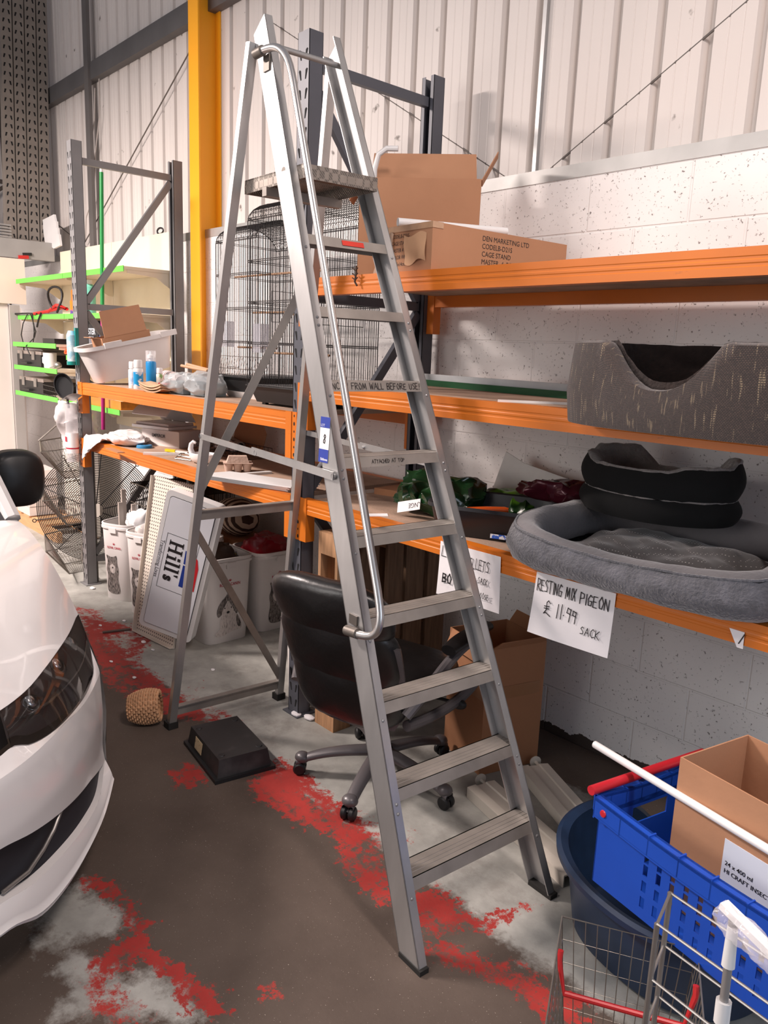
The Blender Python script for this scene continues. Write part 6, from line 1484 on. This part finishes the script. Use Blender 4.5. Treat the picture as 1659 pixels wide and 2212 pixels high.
# white sheet, wire grid, paper boxes on a timber pallet
tag(MB().box((-7.42, 2.62, .02), (-6.72, 2.67, 1.16)).build('white_ribbed_panel', mat('white_ribbed', (228, 220, 210), .6, var=.03), smooth=0), 'tall white ribbed panel standing below the green edged shelves', 'panel')
mb = MB(); F = frame((-8.02, 2.80, .25), (1, 0, 0), (0, .03, 1)); W, H = .42, .86
for k in range(19): mb.tube([F @ V(0, H*k/18, 0), F @ V(W, H*k/18, 0)], .003, 5)
for x in (0, W): mb.tube([F @ V(x, 0, 0), F @ V(x, H, 0)], .005, 6)
tag(mb.build('wire_shelf', M_wirew, smooth=0), 'grey wire shelf grid leaning on the block wall at the far left', 'wire shelf')
t = thing('timber_pallet', 'pale timber pallet on the floor at the far left under the paper boxes', 'pallet', (-7.3, 2.5, 0))
for y in (2.30, 2.62): MB().box((-7.85, y, 0), (-6.75, y+.045, .095)).build('bearer', mat('pale_timber', (206, 160, 116), .7, var=.1, stretch=(1, 9, 9)), t, smooth=0)
for x in (-7.84, -7.62, -7.40, -7.18): MB().box((x, 2.30, .096), (x+.15, 2.66, .115)).build('slat', mat('pale_timber', (206, 160, 116), .7), t, smooth=0)
rnd = random.Random(3)
for k in range(5):
    z = .117+.085*k; M = Matrix.Translation((-7.62+.02*rnd.random(), 2.40, z)) @ Matrix.Rotation(.15*(rnd.random()-.5), 4, 'Z')
    tag(MB().box((-.17, -.10, 0), (.17, .16, .08), M).build('white_carton', mat('white_carton', (214, 206, 202), .6), bevel=.004), ('lowest', 'second lowest', 'middle', 'second highest', 'topmost')[k]+' flat white carton stacked on the timber pallet at the far left', 'carton', 'white cartons on the timber pallet')

# ================================================================== fan guard and wire bins left of the rack
def fan():
    c = V(-5.94, 2.335, .455); n = V(.90, -.42, .10).normalized(); F = frame(c, n.cross(V(0, 0, 1)) * -1, V(0, 0, 1))
    t = thing('fan_guard', 'large round black wire fan guard standing behind the wire bins', 'fan guard', (c.x, c.y, 0))
    mb = MB(); R = .43
    for k in range(30):
        r = .06+(R-.06)*k/29; z = -.10*(1-(r/R)**2)*-1
        mb.tube([F @ V(r*math.cos(2*PI*i/56), r*math.sin(2*PI*i/56), z) for i in range(56)], .0034, 5, closed=True)
    mb.build('ring_wires', M_wire, t, smooth=0)
    for k in range(10):
        a = 2*PI*k/10+.2; d = V(math.cos(a), math.sin(a), 0)
        pts = [F @ (d*r+V(0, 0, .10*(1-(r/R)**2)+.004)) for r in (.05, .18, .3, .4, R+.015)]; lp = [F @ (d*(R+.03)+V(.013*math.cos(q), .013*math.sin(q), .003)) for q in [2*PI*i/10 for i in range(10)]]
        mb = MB(); mb.tube(pts, .0042, 6); mb.tube(lp, .0035, 5, closed=True); mb.weld(.0); mb.build('spoke_wire', M_wire, t, smooth=0)
fan()
def wire_bin(z, label):
    """sloping dump bin: wire basket with its front tipped outwards"""
    t = thing('wire_bin', label, 'wire bin', (-5.72, 2.02, z), 0, 'tiered wire bins left of the rack')
    A = V(-5.90, 1.92, z+.22); B = V(-5.52, 1.80, z+.19); Cc = V(-5.50, 2.14, z+.22); D = V(-5.93, 2.22, z+.25); a, b, c2, d = V(-5.80, 2.02, z), V(-5.56, 1.97, z-.01), V(-5.54, 2.12, z), V(-5.82, 2.16, z)
    mb = MB(); mb.tube([A, B, Cc, D], .0055, 8, closed=True); mb.tube([a, b, c2, d], .0045, 6, closed=True)
    for p, q in ((A, a), (B, b), (Cc, c2), (D, d)): mb.tube([p, q], .005, 6)
    mb.build('rim_wire', M_wirew, t, smooth=30)
    mb = MB()
    for (p0, p1, q0, q1) in ((A, B, a, b), (B, Cc, b, c2), (D, A, d, a), (Cc, D, c2, d)):
        for k in range(1, 14): mb.tube([p0.lerp(p1, k/14), q0.lerp(q1, k/14)], .0014, 4)
        for k in (1, 2): mb.tube([p0.lerp(q0, k/3), p1.lerp(q1, k/3)], .0014, 4)
    for k in range(1, 10): mb.tube([a.lerp(b, k/10), d.lerp(c2, k/10)], .0014, 4)
    mb.build('wire_mesh', M_wirew, t, smooth=0)
wire_bin(.78, 'top chrome wire bin of the tiered stand holding the white bag'); wire_bin(.44, 'middle chrome wire bin of the tiered stand'); wire_bin(.08, 'lowest chrome wire bin of the tiered stand near the floor')
t = thing('bin_stand', 'chrome wire uprights carrying the tiered wire bins', 'stand', (-5.7, 2.05, 0))
for p, q in ((V(-5.93, 2.23, 0), V(-5.93, 2.23, 1.25)), (V(-5.49, 2.15, 0), V(-5.49, 2.15, 1.0)), (V(-5.93, 2.23, 1.25), V(-5.905, 1.91, 1.0))): MB().tube([p, q], .0055, 8).build('upright', M_wirew, t)
def dog_crate():
    x0, x1, y0, y1, z0, z1 = -5.36, -4.66, 2.36, 2.80, .01, .74
    t = thing('dog_crate', 'black wire dog crate standing behind the white bins', 'dog crate', ((x0+x1)/2, (y0+y1)/2, 0))
    mb = MB()
    for i in range(30):
        x = x0+(x1-x0)*i/29
        for y in (y0, y1): mb.tube([(x, y, z0), (x, y, z1)], .0022, 5)
        mb.tube([(x, y0, z1), (x, y1, z1)], .0022, 5)
    for i in range(15):
        y = y0+(y1-y0)*i/14
        for x in (x0, x1): mb.tube([(x, y, z0), (x, y, z1)], .0022, 5)
    mb.build('bars', M_wire, t, smooth=0)
    mb = MB()
    for z in (z0, .2, .4, .6, z1): mb.tube([(x0, y0, z), (x1, y0, z), (x1, y1, z), (x0, y1, z)], .004, 6, closed=True)
    mb.build('frame_wire', M_wirew, t, smooth=0)
    MB().box((x0+.02, y0+.02, z0+.005), (x1-.02, y1-.02, z0+.05)).build('base_tray', M_black, t, smooth=0)
    crumpled('black_bedding', 'black bedding heaped inside the wire dog crate', 'bedding', ((x0+x1)/2, (y0+y1)/2+.01, .065), .33, .18, .66, mat('black_cloth', (16, 15, 16), .9), 9.1, .03, 5, box=6)
dog_crate()

# ================================================================== white food bins
M_bin = mat('white_bin_plastic', (226, 222, 220), .4, var=.02, scale=4)
M_fur = mat('printed_dog_fur', (150, 142, 138), .6, col2=(40, 36, 36), thr=(.42, .60), scale=9, stretch=(30, 30, 5), detail=8)
M_furw = mat('printed_pale_fur', (214, 206, 202), .6, col2=(120, 112, 108), thr=(.50, .72), scale=9, stretch=(30, 30, 5), detail=8)
def blob(F, pts, m, parent, name, z=.0008):
    """flat printed shape, smoothed closed outline"""
    q = [V(*p, 0) for p in pts]
    for _ in range(2):
        nq = []
        for a, b in zip(q, q[1:]+q[:1]): nq += [a.lerp(b, .25), a.lerp(b, .75)]
        q = nq
    mb = MB(); mb.face([F @ V(p.x, p.y, z) for p in q]); bmesh.ops.triangulate(mb.bm, faces=list(mb.bm.faces))
    return mb.build(name, m, parent, smooth=0)
def dog_print(F, s, parent, lying=False):
    S = F @ Matrix.Diagonal((s, s, 1, 1))
    if lying:
        blob(S, [(-.44, .02), (-.42, .12), (-.26, .2), (-.30, .42), (-.22, .62), (.18, .66), (.30, .5), (.40, .3), (.40, .14), (.33, .10), (.1, .09), (-.1, .02), (-.3, -.02)], M_furw, parent, 'dog_print_body', .0008)
        blob(S, [(.22, .62), (.33, .4), (.40, .2), (.30, .16), (.22, .3)], M_fur, parent, 'dog_print_flank', .0010)
        blob(S, [(-.36, .52), (-.40, .75), (-.30, .98), (-.12, 1.12), (-.06, 1.24), (.0, 1.12), (.14, 1.02), (.26, .78), (.26, .55), (.14, .66), (-.02, .98), (-.10, .98), (-.20, .66)], M_fur, parent, 'dog_print_ears', .0012)
        blob(S, [(-.22, .48), (-.24, .70), (-.14, .88), (-.05, 1.04), (.04, .88), (.14, .72), (.14, .50), (-.02, .38)], M_furw, parent, 'dog_print_face', .0016)
        blob(S, [(-.11, .66), (-.05, .72), (.02, .67), (-.04, .62)], M_ink, parent, 'dog_print_nose', .002)
        for ex_ in (-.15, .05): blob(S, [(ex_-.025, .80), (ex_, .83), (ex_+.025, .80), (ex_, .77)], M_ink, parent, 'dog_print_eye', .002)
    else:
        blob(S, [(-.25, 0), (-.3, .3), (-.22, .7), (-.3, .95), (-.2, 1.25), (-.3, 1.5), (-.1, 1.4), (.08, 1.42), (.22, 1.5), (.2, 1.2), (.28, .9), (.2, .6), (.3, .2), (.28, 0)], M_fur, parent, 'dog_print_body', .0008)
        blob(S, [(-.12, .85), (-.16, 1.05), (0, 1.16), (.14, 1.05), (.1, .82), (0, .76)], M_furw, parent, 'dog_print_muzzle', .0012)
        blob(S, [(-.04, 1.0), (0, 1.05), (.05, 1.0), (0, .96)], M_ink, parent, 'dog_print_nose', .0016)
M_rprint = mat('red_print', (178, 30, 56), .5)
def food_bin(c, w, d, h, rz, label, dog='sit', side=None, lid_rim=True, p=3.6):
    t = thing('pet_food_bin', label, 'bin', (c[0], c[1], 0), rz, 'white pet food bins')
    def ring(th, k, z):
        q = (abs(math.cos(th))**p+abs(math.sin(th))**p)**(-1/p); return V(q*math.cos(th)*w/2*k, q*math.sin(th)*d/2*k, z)
    prof = [(.86, .0), (.875, .004), (1.0, h-.03), (1.0, h), (.975, h), (.97, h-.03), (.845, .01)]
    mb = MB(); mb.grid(lambda u, v: ring(2*PI*u, *prof[int(round(v*6))]), 72, 6, cu=True); mb.face([ring(2*PI*i/72, .86, .002) for i in range(72)]); mb.face([ring(2*PI*i/72, .845, .01) for i in range(72)])
    mb.build('bin_body', M_bin, t, local=True, smooth=40)
    pr = [(1.0, h-.032), (1.055, h-.03), (1.06, h-.016), (1.03, h-.014), (1.05, h-.002), (1.04, h+.006), (.985, h+.006)]
    mb = MB(); mb.grid(lambda u, v: ring(2*PI*u, *pr[int(round(v*6))]), 72, 6, cu=True); mb.build('bin_rim', M_bin, t, local=True, smooth=40)
    MB().box((-.03, -d/2*1.08, h-.055), (.03, -d/2*1.0-.002, h-.02)).build('rim_tab', M_bin, t, local=True, bevel=.003)
    # print on the front face (towards -y, sloped like the wall)
    sl = (d/2*(1-.875))/(h-.03)
    R_ = _TM[t.name]
    F = R_ @ frame((0, -d/2*.875-.001, .0), (1, 0, 0), (0, -sl, 1))
    dog_print(F @ Matrix.Translation((-.02 if dog == 'sit' else .0, .045, .0)), .185 if dog == 'sit' else .215, t, dog == 'lie')
    text('ROYAL CANIN', .022 if dog == 'sit' else .026, F @ Matrix.Translation((0, h*.70, .001)), M_rprint, t, align='CENTER', bold=.0004, sx=.8)
    mb = MB()
    for k in range(5): a = PI*(.2+.15*k); mb.face([F @ V(.004*math.cos(a)-.0015, h*.735+.002, .001), F @ V(.004*math.cos(a)+.0015, h*.735+.002, .001), F @ V(.014*math.cos(a)+.0015, h*.735+.016*math.sin(a), .001), F @ V(.014*math.cos(a)-.0015, h*.735+.016*math.sin(a), .001)])
    mb.build('crown_print', M_rprint, t, smooth=0)
    if side:
        slx = (w/2*(1-.875))/(h-.03)
        F2 = R_ @ frame((w/2*.875+.001, 0, 0), (0, 1, 0), (slx, 0, 1)); dog_print(F2 @ Matrix.Translation((0, .04, 0)), .13, t, False)
    return t
food_bin((-5.045, 2.19), .27, .27, .53, math.radians(24), 'white pet food bin nearest the left rack post, grey battens standing in it', 'sit', side=True)
food_bin((-4.655, 2.19), .27, .27, .545, math.radians(24), 'white pet food bin with a clear bag in it, second from the left', 'sit', side=True)
food_bin((-4.385, 2.37), .26, .26, .53, math.radians(24), 'white pet food bin mostly hidden behind the perforated panel', 'sit')
food_bin((-4.045, 2.295), .33, .36, .515, math.radians(90), 'large white pet food bin with a lying dog print, right of the light box', 'lie', p=5.5)
food_bin((-4.045, 2.655), .32, .33, .50, math.radians(90), 'white pet food bin in shadow at the back, a striped cushion beyond it', 'sit', p=5.5)
food_bin((-3.07, 2.30), .26, .28, .545, math.radians(60), 'white pet food bin between the rack post and the ladder leg', 'sit')
for i, (x, y, h, lean, lab) in enumerate(((-5.09, 2.20, .74, -.03, 'longest'), (-5.05, 2.16, .66, -.03, 'second longest'), (-4.99, 2.21, .66, .01, 'third longest'), (-4.965, 2.22, .60, .012, 'shortest'))):
    tag(MB().bar((x, y, .02), (x+lean, y, h), .03, .018).build('grey_batten', mat('grey_batten', (176, 166, 158), .6, var=.06), smooth=0), lab+' of the grey battens standing in the left white bin', 'batten', 'battens in the bin')
crumpled('plastic_bag', 'clear and teal plastic bag bulging from the left white bin', 'bag', (-4.955, 2.26, .42), .075, .085, .19, mat('clear_teal_bag', (224, 224, 226), .25, col2=(20, 150, 140), thr=(.66, .70), scale=14), 12.1, .03, 9)
crumpled('plastic_bag', 'crumpled clear plastic in the second white bin', 'bag', (-4.655, 2.19, .36), .10, .10, .22, mat('clear_film_in_bin', (224, 216, 212), .2, var=.05, alpha=.8), 13.3, .03, 9)
crumpled('packaging', 'brown and yellow packaging heaped in the large white bin', 'packaging', (-4.06, 2.29, .36), .13, .14, .21, mat('brown_yellow_packaging', (70, 54, 46), .5, col2=(190, 180, 50), thr=(.60, .66), scale=9), 14.2, .04, 8)
crumpled('red_bag', 'red plastic bag in the shadowed back bin', 'bag', (-4.045, 2.655, .36), .12, .12, .21, mat('red_film', (150, 26, 40), .3, var=.1), 15.1, .04, 8)
# striped cushion
def cushion():
    m = mat('striped_cushion', (196, 176, 156), .95); nt = m.node_tree; b = nt.nodes['Principled BSDF']; wv = nt.nodes.new('ShaderNodeTexWave'); wv.inputs['Scale'].default_value = 7.5; wv.bands_direction = 'X'; mp = nt.nodes['Mapping']; mp.inputs['Rotation'].default_value = (0, 0.3, .4); nt.links.new(mp.outputs[0], wv.inputs['Vector']); rp = nt.nodes.new('ShaderNodeValToRGB'); rp.color_ramp.elements[0].position = .45; rp.color_ramp.elements[1].position = .52; rp.color_ramp.elements[0].color = rgb(200, 180, 160); rp.color_ramp.elements[1].color = rgb(70, 48, 40); nt.links.new(wv.outputs['Color'], rp.inputs[0]); nt.links.new(rp.outputs[0], b.inputs['Base Color'])
    mb = MB(); mb.ball((-4.40, 2.66, .63), .17, 12, (1.25, .75, .72)); mb.jitter(.01, 8); tag(mb.build('striped_cushion', m), 'brown and cream striped cushion behind the large white bin', 'cushion')
    tag(MB().box((-4.62, 2.56, .001), (-4.22, 2.80, .51)).build('cardboard_box', M_card2, bevel=.004), 'closed brown box under the striped cushion', 'box')
cushion()

# ================================================================== perforated panel and sign light box
def perforated():
    t = None
    BL, BR, TL = V(-4.375, 1.93, .002), V(-3.965, 1.975, .002), V(-4.215, 2.10, .945)
    ex = (BR-BL); up = TL-BL; F = frame(BL, ex, up)
    m = mat('cream_perforated', (216, 206, 194), .6, var=.02); nt = m.node_tree; vo = nt.nodes.new('ShaderNodeTexVoronoi'); vo.inputs['Scale'].default_value = 48; vo.inputs['Randomness'].default_value = .0; nt.links.new(nt.nodes['Texture Coordinate'].outputs['UV'], vo.inputs['Vector']); rp = nt.nodes.new('ShaderNodeValToRGB'); rp.color_ramp.elements[0].position = .20; rp.color_ramp.elements[1].position = .25; rp.color_ramp.elements[0].color = rgb(64, 56, 52); rp.color_ramp.elements[1].color = rgb(216, 206, 194); nt.links.new(vo.outputs['Distance'], rp.inputs[0]); nt.links.new(rp.outputs[0], nt.nodes['Principled BSDF'].inputs['Base Color'])
    W, H = .41, .96
    mb = MB(); uv = mb.bm.loops.layers.uv.new('UVMap')
    mb.box((0, 0, -.012), (W, H, 0), F)
    Fi = F.inverted()
    for f in mb.bm.faces:
        for lp in f.loops: q = Fi @ lp.vert.co; lp[uv].uv = (q.x, q.y)
    mb.box((0, 0, .0), (.006, H, .022), F); mb.box((0, 0, 0), (W, .006, .022), F)
    for f in mb.bm.faces:
        for lp in f.loops:
            if lp[uv].uv.length == 0: lp[uv].uv = (.5/48, .5/48)
    tag(mb.build('perforated_panel', m, smooth=0), 'cream perforated metal panel leaning under the left shelf behind the light box', 'panel')
perforated()
def light_box():
    ks = .968; BL = _C+(V(-4.225, 1.885, .098)-_C)*ks; ex = V(.255, .197, -.09); up = V(.24, .10, .83)
    F = frame(BL, ex, up); W, H, D = .326, .848, .065
    t = thing('light_box_sign', 'white light box sign reading Hill\'S, leaning sideways under the left shelf', 'sign', BL+(ex+up)*.5-V(0, 0, .45))
    def rr(x0, y0, x1, y1, r, z, n=6):
        P = []
        for cx, cy, a0 in ((x1-r, y1-r, 0), (x0+r, y1-r, PI/2), (x0+r, y0+r, PI), (x1-r, y0+r, 1.5*PI)):
            for i in range(n+1): a = a0+PI/2*i/n; P.append(F @ V(cx+r*math.cos(a), cy+r*math.sin(a), z))
        return P
    Zv = F.to_3x3() @ V(0, 0, 1)
    fr = M_wplas
    mb = MB(); mb.extr(rr(0, 0, W, H, .03, -D), Zv*D); mb.build('box_frame', fr, t, smooth=30, bevel=.004)
    mb = MB(); mb.extr(rr(.026, .03, W-.026, H-.03, .018, .001), Zv*.002); mb.build('seam_line', M_ink, t, smooth=0)
    mb = MB(); mb.extr(rr(.029, .033, W-.029, H-.033, .016, .003), Zv*.003); pn = mb.build('sign_face', mat('sign_acrylic', (222, 224, 230), .25, var=.01), t, smooth=0)
    # artwork runs down the panel: local frame turned a quarter turn
    G = F @ Matrix.Translation((W*.46, H*.52, .0066)) @ Matrix.Rotation(-PI/2, 4, 'Z')
    Mb = mat('sign_blue', (34, 58, 140), .4); Mr = mat('sign_red', (196, 40, 48), .4)
    mb = MB(); w, h = .33, .20
    P = [(-w/2, -h/2+.008), (w/2, -h/2+.008), (w/2, h/2+.0), (-w/2, h/2)]
    for a, b in zip(P, P[1:]+P[:1]):
        d = V(b[0]-a[0], b[1]-a[1], 0).normalized()*.0012; n = V(-d.y, d.x, 0); mb.face([G @ (V(*a, 0)-d-n), G @ (V(*b, 0)+d-n), G @ (V(*b, 0)+d+n), G @ (V(*a, 0)-d+n)])
    mb.build('border_line', M_ink, pn, smooth=0)
    # bold slab-serif word: stems, serifs, dot, apostrophe, then the curved s
    mb = MB()
    def r_(x0, y0, x1, y1): mb.face([G @ V(x, y, .0003) for x, y in ((x0, y0), (x1, y0), (x1, y1), (x0, y1))])
    by = -.070; X = -.125
    def stem(x, h, top=True):
        r_(x, by, x+.016, by+h); r_(x-.008, by, x+.024, by+.006)
        if top: r_(x-.008, by+h-.006, x+(.024 if top == 2 else .016), by+h)
    stem(X, .085, 2); stem(X+.045, .085, 2); r_(X+.016, by+.038, X+.045, by+.047)
    stem(X+.088, .056); r_(X+.087, by+.066, X+.105, by+.083); stem(X+.124, .088); stem(X+.160, .088)
    mb.face([G @ V(x, y, .0003) for x, y in ((X+.186, by+.088), (X+.202, by+.088), (X+.198, by+.064), (X+.192, by+.064))])
    mb.build('lettering', M_ink, pn, smooth=0)
    text('s', .088, G @ Matrix.Translation((X+.205, by+.033, .0003)), M_ink, pn, bold=.004, sx=.95)
    text('Transforming Lives', .030, G @ Matrix.Translation((0, -.1105, 0)), M_ink, pn, align='CENTER')
    def pan(pts, m, nm):
        mb = MB(); mb.face([G @ V(x, y, .0002) for x, y in pts]); return mb.build(nm, m, pn, smooth=0)
    pan([(-.10, .030), (-.02, .034), (-.02, .085), (-.10, .06)], Mb, 'blue_emblem'); pan([(-.012, .034), (.12, .034), (.12, .09), (-.012, .088)], Mb, 'blue_emblem')
    pan([(-.105, .066), (.01, .098), (.12, .104), (.12, .128), (-.02, .125), (-.07, .11)], Mr, 'red_emblem')
light_box()
# scraps of white plaster and a dark strip on the floor
rnd = random.Random(11)
for k, (px, py) in enumerate(((217, 1352), (268, 1342), (310, 1388), (240, 1430), (290, 1465), (330, 1405), (395, 1413), (460, 1448), (640, 1545), (668, 1553), (200, 1272))):
    p = at(px, py, Z=0); r = .006+.010*rnd.random()+(.012 if k in (8, 9, 10) else 0)
    mb = MB(); mb.ball(p+V(0, 0, r*.35), r, 5, (1.3, .9, .35)); mb.jitter(.003, 60, k)
    for v in mb.bm.verts: v.co.z = max(0.0003, v.co.z)
    nm = ('by the car headlight', 'by the dark strip', 'by the perforated panel foot', 'on the red paint by the car', 'on the red paint behind the wicker basket', 'left of the ladder leg', 'right of the ladder leg', 'in the middle of the ladder shadow', 'at the foot of the middle rack post', 'under the middle rack post edge', 'by the left rack post foot')[k]
    tag(mb.build('plaster_crumb', M_paper), 'white plaster crumb on the floor '+nm, 'crumb', 'white crumbs on the floor')
a, b = at(222, 1366, Z=.005), at(282, 1359, Z=.005); tag(MB().bar(a, b, .025, .008).build('metal_strip', mat('rusty_strip', (74, 58, 52), .7), smooth=0), 'dark rusty metal strip lying on the floor by the car', 'strip')

# loose cables on the sheet wall, a cable coil on the panels, a dry sprig caught under the tape
for k, P in enumerate(([(205, 190), (204, 260), (198, 300), (206, 360), (200, 430), (196, 480)], [(214, 170), (215, 250), (206, 330), (203, 420), (186, 470), (184, 520)])):
    tag(MB().tube([at(x, y, Y=2.955) for x, y in P], .005, 6).build('wall_cable', mat('pale_cable', (176, 168, 162), .6)), ('straighter', 'more curved')[k]+' thin pale cable hanging on the sheet wall beside the green handle', 'cable', 'cables on the sheet wall')
c = at(346, 499, Y=2.87); tag(MB().tube([c+V(.05*math.cos(a), 0, .022*math.sin(a)) for a in [2*PI*k/20 for k in range(20)]], .007, 6, closed=True).build('cable_coil', M_black), 'small black cable coil on top of the cream shelving panels', 'cable')
c = at(58, 552, X=-7.93); c = V(-7.94, c.y, 2.452); t = thing('clamp', 'small red and black clamp on top of the far left pegboard', 'clamp', c)
MB().bar((-7.985, c.y-.06, 2.468), (-7.985, c.y+.03, 2.475), .03, .03).build('red_jaw', mat('red_rubber', (190, 36, 32), .45), t, bevel=.004); MB().bar((-7.985, c.y-.02, 2.497), (-7.985, c.y+.06, 2.505), .025, .025).build('black_jaw', M_black, t, bevel=.004)
c = at(771, 592, Y=YF-.012); mb = MB(); mb.tube([c+V(0, -.004, .03), c+V(.004, -.008, 0), c+V(-.002, -.008, -.03), c+V(.010, -.006, -.045)], .004, 6)
for a in (-1, 1):
    for z in (.012, -.008, -.024): mb.tube([c+V(0, -.008, z), c+V(a*.016, -.010, z+.010)], .0026, 5)
tag(mb.build('dry_sprig', mat('dry_sprig', (66, 44, 30), .8)), 'dry brown sprig hanging over the top beam from the taped carton', 'sprig')
